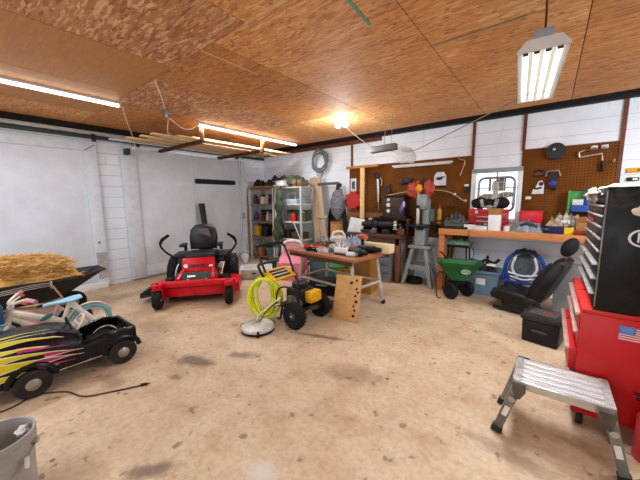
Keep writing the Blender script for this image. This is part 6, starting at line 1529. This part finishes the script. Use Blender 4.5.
hang('snips', 'black and blue handled tool hung right of the tape dispenser', 'tool', [('head', MB().loft([[(x, d, z) for x, z in ((-0.06, 0.13), (0.05, 0.13), (0.06, 0.0), (0.0, -0.04), (-0.05, 0.0))] for d in (-0.025, 0.02)]), blackp), ('holder', MB().tube([(-0.09, 0, 0.06), (-0.08, 0, 0.13), (0.06, 0, 0.14), (0.085, 0, 0.06)], 0.012, 8), M('rose_holder', '#b58b80', 0.45)), ('blue_grip', MB().ell((0.0, -0.025, -0.06), (0.05, 0.03, 0.06)), M('deep_blue_grip', '#2b3f8d', 0.45)), ('tip', MB().ell((0.02, -0.01, -0.13), (0.03, 0.02, 0.03)), blackp)], (0.01, 5.79, 1.87))
hang('white_tag', 'small white tag hung low at the left of the right pegboard', 'tag', [('tag', MB().box((0, 0, 0), (0.075, 0.02, 0.045), bev=0.004), whitep), ('peg', MB().cyl((0, 0.02, -0.05), (0, -0.02, -0.05), 0.012, n=8), dk_iron)], (-0.28, 5.8, 1.6))
hang('yellow_level', 'yellow spirit level on the white wall above the black tool chest', 'level', [('body', MB().box((0, 0, 0), (0.3, 0.03, 0.06), bev=0.006), yel), ('vial', MB().box((-0.03, -0.017, 0.0), (0.05, 0.006, 0.03)), M('amber_vial', '#8a6a20', 0.2))], (0.95, 5.82, 1.96))
hang('wall_bracket', 'small black bracket with white ends below the yellow spirit level', 'bracket', [('body', MB().box((0, 0, 0), (0.12, 0.03, 0.05), bev=0.008), M('dark_tool', '#1c1a19')), ('pale_end', MB().box((0.02, -0.018, 0.0), (0.05, 0.006, 0.03)), whitep)], (0.87, 5.82, 1.84))

# ---------------------------------------------------------------- under the orange bench
t = thing('step_stool', 'black legged stool with a green cloth top under the left end of the orange bench', 'stool', (-1.2, 5.5, 0))
for sx in (-1, 1):
    for sy in (-1, 1):
        MB().cyl((sx * 0.14, sy * 0.12, 0.78), (sx * 0.17, sy * 0.15, 0.0), 0.013, n=8).build('leg', blackp, t)
MB().box((0, 0, 0.79), (0.36, 0.3, 0.05), bev=0.02).build('seat', blackp, t)
MB().tube([(-0.16, -0.14, 0.3), (0.16, -0.14, 0.3), (0.16, 0.14, 0.3), (-0.16, 0.14, 0.3)], 0.01, 6, closed=True).build('stretcher', blackp, t)
one('green_cloth', 'crumpled green cloth draped on the black stool under the bench', 'cloth', MB().heap((0, 0, 0), 0.4, 0.32, 0.1, seed=51, fr=14, amp=0.7), M('sage_green_cloth', '#6d8f74', 0.8, var=0.35, scale=14), (-1.2, 5.48, 0.816))
gs = M('spreader_green', '#1d5c2f', 0.4, var=0.15)
t = thing('seed_spreader', 'green lawn spreader on black wheels in front of the bench', 'spreader', (-1.08, 5.0, 0), D(13))
hp = MB()
hp.loft([[(-.1, -.1, .3), (.1, -.1, .3), (.1, .1, .3), (-.1, .1, .3)], [(-.3, -.2, .58), (.3, -.2, .58), (.3, .2, .58), (-.3, .2, .58)], [(-.33, -.22, .6), (.33, -.22, .6), (.33, .22, .6), (-.33, .22, .6)], [(-.28, -.18, .59), (.28, -.18, .59), (.28, .18, .59), (-.28, .18, .59)], [(-.09, -.09, .32), (.09, -.09, .32), (.09, .09, .32), (-.09, .09, .32)]])
hp = hp.build('hopper', gs, t)
sl = frame(Vector((0.1, -0.163, 0.47)), (1, 0, 0), (0, -0.34, 0.94))
w = MB().tube([(0.06 * math.cos(2 * PI * k / 20), 0.035 * math.sin(2 * PI * k / 20), 0.004) for k in range(20)], 0.005, 6, closed=True)
w.box((0, 0, 0.003), (0.07, 0.012, 0.004))
w.build('oval_badge', M('white_badge_print', '#d9e2d9', 0.4), hp).matrix_local = sl
AX = Matrix.Rotation(D(46), 4, 'Z')
for s in (-1, 1):
    w = MB()
    w.M = AX
    w = w.lathe([(0.05, -0.035), (0.12, -0.04), (0.135, 0), (0.12, 0.04), (0.05, 0.035)], (s * 0.17, -0.02, 0.135), 26, 'X').build('wheel', rubber, t)
    sp = MB()
    sp.M = AX
    sp.cyl((s * 0.17 - 0.04, -0.02, 0.135), (s * 0.17 + 0.04, -0.02, 0.135), 0.03, n=12)
    for k in range(6):
        a = 2 * PI * k / 6
        sp.cyl((s * 0.17, -0.02, 0.135), (s * 0.17, -0.02 + 0.1 * math.cos(a), 0.135 + 0.1 * math.sin(a)), 0.01, n=6)
    sp.build('spokes', blackp, w)
w = MB()
w.M = AX
w.cyl((-0.17, -0.02, 0.135), (0.17, -0.02, 0.135), 0.012, n=8).box((0, 0, 0.25), (0.26, 0.2, 0.06), bev=0.01).lathe([(0, 0.17), (0.12, 0.17), (0.13, 0.2), (0, 0.2)], n=20).build('frame', blackp, t)
MB().tube([(-0.06, 0.1, 0.25), (-0.28, 0.02, 0.4), (-0.32, -0.12, 0.25), (-0.3, -0.15, 0.02), (-0.24, -0.15, 0.012)], 0.011, 8, sub=3).build('stand_leg', M('dark_rust_tube', '#3e221a', 0.5), t)
MB().tube([(-0.05, 0.18, 0.3), (-0.2, 0.2, 0.6), (-0.3, 0.16, 0.72)], 0.013, 8, sub=3).build('handle', blackp, t)
t = thing('storage_tub', 'blue grey plastic tub full of black tools under the orange bench', 'tub', (-0.78, 5.5, 0))
t.scale = (0.84, 1, 1)
bt = M('blue_grey_tub', '#6d8597', 0.45, var=0.12)
b = MB()
b.loft([[(-.23, -.17, 0), (.23, -.17, 0), (.23, .17, 0), (-.23, .17, 0)], [(-.27, -.2, 0.38), (.27, -.2, 0.38), (.27, .2, 0.38), (-.27, .2, 0.38)], [(-.3, -.23, 0.385), (.3, -.23, 0.385), (.3, .23, 0.385), (-.3, .23, 0.385)], [(-.3, -.23, 0.42), (.3, -.23, 0.42), (.3, .23, 0.42), (-.3, .23, 0.42)], [(-.27, -.2, 0.42), (.27, -.2, 0.42), (.27, .2, 0.42), (-.27, .2, 0.42)], [(-.22, -.16, 0.02), (.22, -.16, 0.02), (.22, .16, 0.02), (-.22, .16, 0.02)]])
b = b.build('tub', bt, t)
MB().box((-0.03, -0.196, 0.24), (0.16, 0.008, 0.1), rot=(6, 0, 0)).build('paper_label', MATS['paper_label'], b)
one('tool_pile', 'pile of black tools and hoses heaped in the blue grey tub', 'tools', MB().heap((0, 0, 0), 0.4, 0.34, 0.2, seed=61, fr=20, amp=0.9).tube([(-0.1, -0.05, 0.12), (0.0, -0.05, 0.25), (0.12, 0.0, 0.2), (0.2, 0.02, 0.27)], 0.025, 8, sub=4).box((-0.15, 0, 0.2), (0.2, 0.08, 0.06), rot=(0, 12, 20), bev=0.01).cyl((0.03, 0, 0.1), (0.03, -0.02, 0.32), 0.022, n=10), M('black_tool_mix', '#262321', 0.5, 0.2, var=0.5, scale=24), (-0.78, 5.5, 0.33), kind='stuff')
one('paper_scrap', 'white scrap of cloth on the black tools in the blue grey tub', 'cloth', MB().heap((0, 0, 0), 0.14, 0.1, 0.05, seed=63), M('white_cloth', '#dcdad5'), (-0.68, 5.43, 0.5))
bl2 = M('royal_blue_tube', '#21479c', 0.4, var=0.15)
t = thing('folding_chair_frame', 'round royal blue tube frame with white slats and dark seat under the bench', 'chair frame', (-0.24, 5.56, 0), 0)
MB().tube([(0.26 * math.cos(2 * PI * k / 32), 0.03 * math.sin(2 * PI * k / 32), 0.46 + 0.3 * math.sin(2 * PI * k / 32)) for k in range(32)], 0.03, 10, closed=True).build('outer_ring', bl2, t)
MB().tube([(-0.26, -0.02, 0.42), (-0.24, -0.14, 0.3), (0.24, -0.14, 0.3), (0.26, -0.02, 0.42)], 0.022, 8, sub=3).build('front_rail', bl2, t)
for k in range(3):
    MB().tube([(-0.2 + 0.02 * k, -0.08, 0.42 - 0.06 * k), (0, -0.13, 0.39 - 0.06 * k), (0.2 - 0.02 * k, -0.08, 0.42 - 0.06 * k)], 0.016, 8, sub=4).build('white_slat', M('white_slat', '#d2d5da', 0.4), t)
for s in (-1, 1):
    MB().tube([(s * 0.12, -0.05, 0.68), (s * 0.16, -0.08, 0.5), (s * 0.08, -0.06, 0.34)], 0.018, 8, sub=4).build('white_strut', M('white_slat', '#d2d5da'), t)
    MB().tube([(s * 0.22, 0.02, 0.25), (s * 0.24, 0.02, 0.0)], 0.018, 8).build('leg', bl2, t)
MB().ell((0, 0.02, 0.46), (0.22, 0.02, 0.25)).build('mesh_back', M('dark_grey_mesh', '#55585b', 0.8, var=0.3), t)
MB().heap((0, -0.02, 0.72), 0.3, 0.14, 0.1, seed=71, fr=16).build('folded_cover', M('navy_black_cloth', '#1d2130', 0.8), t)
one('black_bag', 'dark lumpy black bag on the floor between the tub and the blue ring frame', 'bag', MB().heap((0, 0, 0), 0.4, 0.22, 0.3, seed=73, fr=10), M('dark_cloth', '#2b2a2b'), (-0.28, 5.25, 0.0))
one('loose_lead', 'black power lead hanging from the bench front down behind the stool', 'cord', MB().tube([(-1.0, 5.19, 1.1), (-0.98, 5.16, 0.9), (-0.93, 5.3, 0.72), (-1.0, 5.6, 0.5)], 0.006, 6, sub=6), M('dark_cable', '#3a2a20'))
# ---------------------------------------------------------------- car seat
leather = M('black_leatherette', '#121110', 0.42, var=0.25, bump=0.05)
lea2 = M('grey_seat_panel', '#33302e', 0.55, var=0.2)
t = thing('car_seat', 'black reclined car seat with headrest standing on the floor by the bench', 'car seat', (-0.1, 4.86, 0), D(-14))
t.scale = (0.9, 0.9, 0.88)
# seat faces -x; cushion from x=-.45 to .08, back leans towards +x
def slab(pts, y0, y1, rnd_=0.05, n=5):
    """upholstered slab: a profile in xz swept across y with rounded ends"""
    secs = []
    cx = sum(p[0] for p in pts) / len(pts)
    cz = sum(p[1] for p in pts) / len(pts)
    for y, q in ((y0, 0.86), (y0 + 0.02, 0.95), (y0 + 0.06, 1.0), (y1 - 0.06, 1.0), (y1 - 0.02, 0.95), (y1, 0.86)):
        secs.append([(cx + (x - cx) * q, y, cz + (z - cz) * q) for x, z in pts])
    return MB().loft(secs)
slab([(-0.5, 0.2), (-0.52, 0.26), (-0.48, 0.33), (-0.36, 0.37), (-0.1, 0.34), (0.08, 0.32), (0.12, 0.24), (0.05, 0.17), (-0.3, 0.16)], -0.25, 0.25).build('seat_cushion', leather, t, sharp=60)
for s in (-1, 1):
    MB().ell((-0.22, s * 0.22, 0.32), (0.26, 0.04, 0.055), rot=(0, 6, 0)).build('side_bolster', leather, t)
bkk = slab([(0.0, 0.3), (0.06, 0.22), (0.17, 0.26), (0.27, 0.48), (0.39, 0.78), (0.42, 0.9), (0.37, 0.95), (0.28, 0.92), (0.16, 0.66), (0.06, 0.46)], -0.25, 0.25).build('backrest', leather, t, sharp=60)
for s in (-1, 1):
    MB().ell((0.13, s * 0.21, 0.62), (0.05, 0.045, 0.3), rot=(0, 24, 0)).build('side_bolster', leather, bkk)
MB().ell((0.14, 0, 0.62), (0.035, 0.14, 0.28), rot=(0, 24, 0)).build('back_insert', lea2, bkk)
MB().ell((0.39, 0, 1.11), (0.09, 0.16, 0.145), rot=(0, 20, 0)).build('headrest', M('black_fabric_headrest', '#141414', 0.8, var=0.2), t)
for s in (-1, 1):
    MB().cyl((0.36, s * 0.06, 0.92), (0.385, s * 0.06, 1.02), 0.009, n=8).build('headrest_rod', chrome, t)
    MB().box((-0.18, s * 0.2, 0.05), (0.56, 0.045, 0.05), bev=0.008).box((-0.18, s * 0.2, 0.12), (0.3, 0.04, 0.1), bev=0.01).build('rail', M('seat_rail', '#211f1f', 0.45, 0.4), t)
MB().cyl((-0.34, -0.22, 0.03), (-0.34, 0.22, 0.03), 0.013, n=8).cyl((0.05, -0.24, 0.1), (0.05, 0.24, 0.1), 0.013, n=8).build('crossbar', MATS['seat_rail'], t)
MB().ell((0.05, -0.27, 0.24), (0.11, 0.03, 0.09)).build('side_trim', blackp, t)
one('grey_panel', 'grey panel leaning behind the black car seat beside the red cabinet', 'panel', MB().box((0, 0, 0.36), (0.5, 0.03, 0.72), rot=(-10, 0, 0), bev=0.006), M('grey_felt_panel', '#7c7e7b', 0.7, var=0.15), (0.38, 5.08, 0.004))
# ---------------------------------------------------------------- black lidded box
t = thing('storage_case', 'black lidded plastic case on the floor before the car seat', 'case', (0.05, 3.98, 0), D(-12))
t.scale = (0.74, 0.84, 0.92)
bx = MB().box((0, 0, 0.14), (0.44, 0.36, 0.28), bev=0.025, top=(1.06, 1.06)).build('body', blackp, t)
MB().box((0, 0, 0.315), (0.5, 0.42, 0.07), bev=0.022).build('lid', M('charcoal_lid', '#252323', 0.5, var=0.2), t)
MB().box((0.0, 0.0, 0.354), (0.34, 0.26, 0.012), bev=0.004).build('lid_panel', M('grey_lid_panel', '#45423f', 0.55), t)
MB().tube([(-0.09, -0.185, 0.16), (-0.08, -0.215, 0.17), (0.08, -0.215, 0.17), (0.09, -0.185, 0.16)], 0.012, 8).build('front_handle', MATS['grey_lid_panel'], t)
MB().box((0.05, -0.04, 0.362), (0.12, 0.07, 0.008), rot=(0, 0, 12), bev=0.002).build('lid_label', M('dull_red_label', '#8a2a30', 0.5), t)
for s in (-1, 1):
    MB().box((s * 0.24, 0, 0.26), (0.02, 0.1, 0.1), bev=0.006).build('latch', blackp, t)
# ---------------------------------------------------------------- red roller cabinet and black chest on top
rc = M('roller_cabinet_red', '#c01a1d', 0.32, var=0.07, scale=3)
X0, X1, C0, C1 = 0.225, 0.75, 2.56, 3.55
t = thing('roller_cabinet', 'red rolling tool cabinet with a flag sticker at the right edge', 'tool cabinet', ((X0 + X1) / 2, (C0 + C1) / 2, 0))
w, d = X1 - X0, C1 - C0
cb = MB()
cb.box((0.03, 0, 0.48), (w - 0.07, d - 0.02, 0.68), bev=0.004)
cb.box((0, d / 2 - 0.012, 0.48), (w, 0.024, 0.7), bev=0.003).box((0, -d / 2 + 0.012, 0.48), (w, 0.024, 0.7), bev=0.003)
cb.box((0, 0, 0.125), (w, d, 0.03), bev=0.003)
case = cb.build('case', rc, t)
MB().box((-0.0, 0, 0.845), (w, d, 0.03), bev=0.004).build('top', M('cabinet_top_red', '#c22a26', 0.3, var=0.08), t)
dr = M('drawer_front_red', '#b91f20', 0.3, var=0.08)
for z, h, o in ((0.76, 0.11, 0.02), (0.63, 0.11, 0.02), (0.48, 0.15, 0.055), (0.27, 0.22, 0.02)):
    q = MB().box((-w / 2 - o / 2 + 0.03, 0, z), (0.03 + o, d - 0.06, h), bev=0.004).build('drawer', dr, t)
    MB().box((-w / 2 - o + 0.005, 0, z + h / 2 - 0.008), (0.03, d - 0.08, 0.024), bev=0.006).build('drawer_pull', M('pink_grey_pull', '#c9a497', 0.35, 0.4), q)
for sx in (-1, 1):
    for sy in (-1, 1):
        MB().lathe([(0.0, -0.02), (0.05, -0.02), (0.055, 0), (0.05, 0.02), (0.0, 0.02)], (sx * (w / 2 - 0.05), sy * (d / 2 - 0.06), 0.056), 18, 'X').box((sx * (w / 2 - 0.05), sy * (d / 2 - 0.06), 0.1), (0.07, 0.06, 0.02)).build('caster', blackp, t)
fl = frame(Vector((0.0075, -d / 2 - 0.001, 0.742)), (1, 0, 0), (0, 0, 1))
FW, FH = 0.17, 0.096
fg = MB().box((0, 0, 0), (FW, FH, 0.002)).build('flag_sticker', M('flag_white', '#e6dfd8', 0.4, var=0.04), case)
fg.matrix_local = fl
s = MB()
for k in range(7):
    s.box((0, FH / 2 - FH / 13 * (2 * k + 0.5), 0.0012), (FW, FH / 13, 0.002))
s.build('flag_stripes', M('flag_red', '#c0383c', 0.4, var=0.05), case).matrix_local = fl
MB().box((-FW / 2 + FW * 0.21, FH / 2 - FH * 3.5 / 13, 0.002), (FW * 0.42, FH * 7 / 13, 0.0025)).build('flag_canton', M('flag_blue', '#2a6fc4', 0.4, var=0.05), case).matrix_local = fl
s = MB()
for r_ in range(5):
    for k in range(6 if r_ % 2 == 0 else 5):
        s.box((-FW / 2 + 0.009 + 0.0108 * k + (0.005 if r_ % 2 else 0), FH / 2 - 0.007 - 0.0092 * r_, 0.0035), (0.004, 0.004, 0.001))
s.build('flag_stars', M('flag_white', '#e6dfd8'), case).matrix_local = fl
# chest
K0, K1, KY0, KY1, KZ0, KZ1 = 0.278, 0.75, 2.57, 3.55, 0.862, 1.66
t = thing('tool_chest', 'tall black tool chest with silver edged drawers standing on the red cabinet', 'tool chest', ((K0 + K1) / 2, (KY0 + KY1) / 2, KZ0))
w, d, h = K1 - K0, KY1 - KY0, KZ1 - KZ0
bkm = M('scuffed_black_paint', '#121212', 0.38, var=0.2, scale=5)
q = NT('worn_black_enamel')
n_ = q.noise(q.coord(), 5.5, 5, 0.6)
q.put(q.b.inputs['Base Color'], q.ramp(n_, [(0.45, '#070707'), (0.54, '#0d0c0c'), (0.6, '#221e1b'), (0.66, '#0a0a0a')]))
q.put(q.b.inputs['Roughness'], q.ramp(n_, [(0.45, 0.3), (0.6, 0.6)]))
q.b.inputs['Specular IOR Level'].default_value = 0.3
wb = q.m
cs = MB()
cs.box((0.03, 0, h / 2), (w - 0.07, d - 0.02, h - 0.02), bev=0.004).box((0, -d / 2 + 0.012, h / 2), (w, 0.024, h), bev=0.003).box((0, d / 2 - 0.012, h / 2), (w, 0.024, h), bev=0.003).box((0.001, 0, h - 0.05), (w - 0.006, d - 0.012, 0.098), bev=0.004).box((0, 0, 0.012), (w - 0.006, d - 0.012, 0.02))
cs = cs.build('case', wb, t)
MB().box((-w / 2 + 0.004, -d / 2 + 0.012, h / 2), (0.008, 0.028, h - 0.04), bev=0.002).build('edge_trim', M('worn_edge_metal', '#8d8a84', 0.35, 0.7, var=0.3), cs)
zt = h - 0.11
hs = [0.06, 0.065, 0.07, 0.075, 0.08, 0.09, 0.095, 0.1]
for k, hh in enumerate(hs):
    zc = zt - hh / 2
    zt -= hh + 0.006
    q = MB().box((-w / 2 + 0.012, 0, zc), (0.03, d - 0.06, hh), bev=0.003).build('drawer', M('black_drawer', '#0d0d0d', 0.35, var=0.3), t)
    oo = 0.0 if k < 5 else 0.018
    MB().box((-w / 2 - 0.004 - oo / 2, 0, zc + hh / 2 - 0.008), (0.014 + oo, d - 0.05, 0.014), bev=0.004).build('drawer_pull', M('silver_pull', '#c3c0b9', 0.3, 0.6, var=0.12), q)
MB().box((-w / 2 - 0.012, 0.05, h - 0.165 - 0.065), (0.004, 0.3, 0.03)).build('red_tape', M('red_tape', '#8c2024', 0.5), t)
# stickers on the chest side
sf = frame(Vector((-0.056, -d / 2 - 0.002, h - 0.31)), (1, 0, 0), (0, 0, 1))
st = MB().lathe([(0.0, 0), (0.06, 0), (0.06, 0.002), (0.0, 0.002)], n=36, sx=1.05, sy=0.9).build('round_sticker', M('sticker_white', '#dcdcda', 0.4, var=0.05), cs)
st.matrix_local = sf
MB().lathe([(0.0, 0.001), (0.048, 0.001), (0.048, 0.003), (0.0, 0.003)], n=36, sx=1.05, sy=0.9).build('sticker_field', M('sticker_black', '#101114', 0.4), cs).matrix_local = sf
text_part('sticker_letter', 'K', 0.09, MATS['sticker_white'], cs, sf @ Matrix.Translation((0.0, 0, 0.004)))
w2 = MB().ell((0, 0, 0), (0.045, 0.022, 0.003)).ell((0.015, 0.025, 0), (0.04, 0.026, 0.003)).ell((-0.02, 0.01, 0.0), (0.03, 0.02, 0.003))
w2.build('pale_sticker', M('beige_sticker', '#d8c6ae', 0.45, var=0.15), cs).matrix_local = frame(Vector((-0.07, -d / 2 - 0.002, h - 0.155)), (1, 0, 0), (0, 0, 1))
for k, (x, z, sx) in enumerate(((0.1, 0.22, 0.012), (-0.02, 0.13, 0.006), (0.06, 0.5, 0.008))):
    MB().box((x, -d / 2 - 0.001, z), (sx, 0.002, sx * 0.8)).build('paint_chip', M('grey_chip', '#77736d', 0.5), cs)
# things on top of the chest
one('white_towel', 'crumpled off white towels heaped along the top of the black tool chest', 'towel', MB().heap((0, 0, 0), 0.44, 0.8, 0.04, seed=81, nx=26, ny=30, fr=12, amp=0.7), M('off_white_towel', '#b9b2a0', 0.8, var=0.15), (0.5, 2.95, KZ1), D(0))
one('rag_bundle', 'dirty white rag bundle stuffed over the front edge of the black tool chest', 'rag', MB().ell((0, 0, 0), (0.045, 0.36, 0.05), amp=0.35, seed=4, fr=4), M('dirty_white_rag', '#968f80', 0.8, var=0.5, scale=22), (0.27, 3.1, KZ1 - 0.05))
# ---------------------------------------------------------------- aluminium step platform
alu = M('satin_aluminium', '#c9c8c4', 0.32, 0.75, var=0.08)
alud = M('dirty_aluminium', '#8f8d84', 0.45, 0.6, var=0.3)
sx0, sx1, sy0, sy1, sz = -0.095, 0.375, 2.19, 2.525, 0.415
t = thing('step_platform', 'folding aluminium step platform before the red cabinet', 'step stool', ((sx0 + sx1) / 2, (sy0 + sy1) / 2, 0))
w, d = sx1 - sx0, sy1 - sy0
b = MB()
for k in range(5):
    y = -d / 2 + d * (k + 0.5) / 5
    b.box((0, y, sz - 0.012), (w - 0.03, d / 5 - 0.016, 0.024), bev=0.005)
    b.box((0, y - 0.012, sz + 0.002), (w - 0.03, 0.006, 0.004)).box((0, y + 0.012, sz + 0.002), (w - 0.03, 0.006, 0.004))
b.box((0, 0, sz - 0.024), (w - 0.05, d - 0.02, 0.006))
b.build('deck', M('white_aluminium', '#dcdad6', 0.35, 0.35, var=0.06), t)
for s in (-1, 1):
    MB().box((0, s * (d / 2 - 0.004), sz - 0.026), (w, 0.022, 0.052), bev=0.004).build('side_rail', alu, t)
for s in (-1, 1):
    MB().box((s * (w / 2 - 0.012), 0, sz - 0.012), (0.045, d + 0.01, 0.034), bev=0.005).build('end_cap', M('worn_end_cap', '#a7a39c' if s < 0 else '#a7a39c', 0.5, 0.2, var=0.3, scale=30), t)
    for q in (-1, 1):
        top = Vector((s * (w / 2 - 0.02), q * (d / 2 + 0.012), sz - 0.03))
        bot = Vector((s * (w / 2 + 0.075), q * (d / 2 - 0.0), 0.03))
        dr_ = (bot - top).normalized()
        L = MB()
        nrm = Vector((0, 1, 0))
        side = dr_.cross(nrm).normalized()
        def rect(p, a, b_):
            return [tuple(p + side * i * a + nrm * j * b_) for i, j in ((-1, -1), (1, -1), (1, 1), (-1, 1))]
        L.loft([rect(top, 0.028, 0.018), rect(bot, 0.024, 0.018)])
        lg = L.build('leg', alud, t)
        MB().loft([rect(bot - dr_ * 0.012, 0.03, 0.024), rect(bot + dr_ * 0.028, 0.032, 0.026)]).build('rubber_foot', M('blue_black_foot', '#23272c', 0.6), lg)
        MB().prism([(-0.03, 0.02), (0.045, 0.02), (0.04, -0.04), (0.02, -0.085), (0.0, -0.085), (-0.03, -0.03)], 0.008, frame(top + Vector((-s * 0.015, q * 0.026 + 0.004, 0.0)), (s, 0, 0), (0, 0, 1))).build('hinge_plate', M('brown_grey_hinge', '#5d574b', 0.5, 0.4, var=0.3), lg)
        MB().box(tuple(top + dr_ * 0.21 + Vector((0, q * 0.0195, 0))), (0.03, 0.003, 0.075), rot=(0, -math.degrees(math.atan2(dr_.x, -dr_.z)), 0)).build('leg_label', MATS['paper_label'], lg)
        MB().cyl(tuple(top + dr_ * 0.1 + Vector((0, q * 0.018, 0))), tuple(top + dr_ * 0.1 + Vector((0, q * 0.035, 0))), 0.02, n=14).build('release_button', steel, lg)
# ---------------------------------------------------------------- lower right corner
t = thing('fire_extinguisher', 'faded red cylinder with a black top standing at the right edge of the picture', 'cylinder', (0.605, 2.468, 0))
MB().lathe([(0, 0), (0.078, 0), (0.085, 0.01), (0.085, 0.27), (0.06, 0.33), (0.03, 0.35), (0, 0.35)], n=28).build('tank', M('faded_red_tank', '#c53a40', 0.4, var=0.12), t)
MB().cyl((0, 0, 0.35), (0, 0, 0.39), 0.02, n=12).box((-0.04, 0, 0.4), (0.14, 0.022, 0.016), rot=(0, 10, 0), bev=0.004).box((-0.04, 0, 0.375), (0.12, 0.02, 0.014), bev=0.004).build('valve', blackp, t)
MB().tube([(0.02, -0.02, 0.38), (0.08, -0.05, 0.34), (0.1, -0.03, 0.2), (0.09, -0.02, 0.1)], 0.01, 8, sub=4).build('hose', blackp, t)
t = thing('green_mat', 'dark green tray with a black rim on the floor in the bottom right corner', 'tray', (0.6, 2.09, 0), D(49))
MB().box((0, 0, 0.012), (0.36, 0.3, 0.02), bev=0.004).build('base', M('dark_green_sheet', '#1e5a4a', 0.45, var=0.15), t)
MB().tube([(-.18, -.15, 0.02), (.18, -.15, 0.02), (.18, .15, 0.02), (-.18, .15, 0.02)], 0.012, 8, closed=True).build('rim', blackp, t)
# ---------------------------------------------------------------- light
def area(name, loc, rot, sx, sy, power, color):
    l = bpy.data.lights.new(name, 'AREA')
    l.shape = 'RECTANGLE'
    l.size, l.size_y = sx, sy
    l.energy = power
    l.color = color
    o = bpy.data.objects.new(name, l)
    COL.objects.link(o)
    o.location = loc
    o.rotation_euler = [D(a) for a in rot]
    return o


WARM = (0.9, 0.97, 1.07)
area('hanging_lamp_light', (-0.14, 2.84, 2.46), (0, 0, 4), 0.22, 1.1, 28, WARM)
area('tube_lamp_light', (-4.8, 0.45, 2.88), (0, 0, 0), 0.06, 2.4, 22, WARM)
area('rack_lamp_light', (-4.94, 3.9, 2.88), (0, 0, 0), 0.06, 2.0, 28, WARM)
pl = bpy.data.lights.new('bulb_light', 'POINT')
pl.energy = 18
pl.color = (0.95, 0.97, 1.0)
pl.shadow_soft_size = 0.12
po = bpy.data.objects.new('bulb_light', pl)
COL.objects.link(po)
po.location = (-2.92, 4.31, 2.45)
# fill light added at the assumed opening behind the photographer
area('rear_fill_light', (-2.3, YF - 0.25, 1.3), (-90, 0, 0), 5.4, 2.3, 500, (0.84, 0.95, 1.14))
# fill lights added near the ceiling where no lamps are known
area('rear_ceiling_fill', (-3.2, -1.6, 2.9), (0, 0, 0), 2.4, 0.1, 30, WARM)
area('side_ceiling_fill', (0.9, 0.2, 2.9), (0, 0, 0), 0.1, 2.4, 10, WARM)
area('right_ceiling_fill', (2.5, 3.9, 2.85), (35, 38, 0), 0.3, 2.2, 66, WARM)  # unseen fill added to brighten the right part of the back wall
w = bpy.data.worlds.new('world')
scn.world = w
w.use_nodes = True
bg_ = w.node_tree.nodes['Background']
sky = w.node_tree.nodes.new('ShaderNodeTexSky')
sky.sky_type = 'HOSEK_WILKIE'
sky.turbidity = 4
sky.sun_direction = (0.3, -0.6, 0.75)
mx = w.node_tree.nodes.new('ShaderNodeMix')
mx.data_type = 'RGBA'
mx.inputs[0].default_value = 0.75
w.node_tree.links.new(sky.outputs[0], mx.inputs[6])
mx.inputs[7].default_value = (0.8, 0.85, 0.9, 1)
w.node_tree.links.new(mx.outputs[2], bg_.inputs[0])
bg_.inputs[1].default_value = 1.6
vs = scn.view_settings
vs.view_transform = 'Standard'
vs.look = 'None'
vs.gamma = 1.0
vs.use_curve_mapping = False
vs.exposure = 1.0
# every label single out one thing
for lab, os_ in LABELS.items():
    if len(os_) > 1 and not all(o.get('group') for o in os_):
        print('DUPLICATE LABEL', lab)
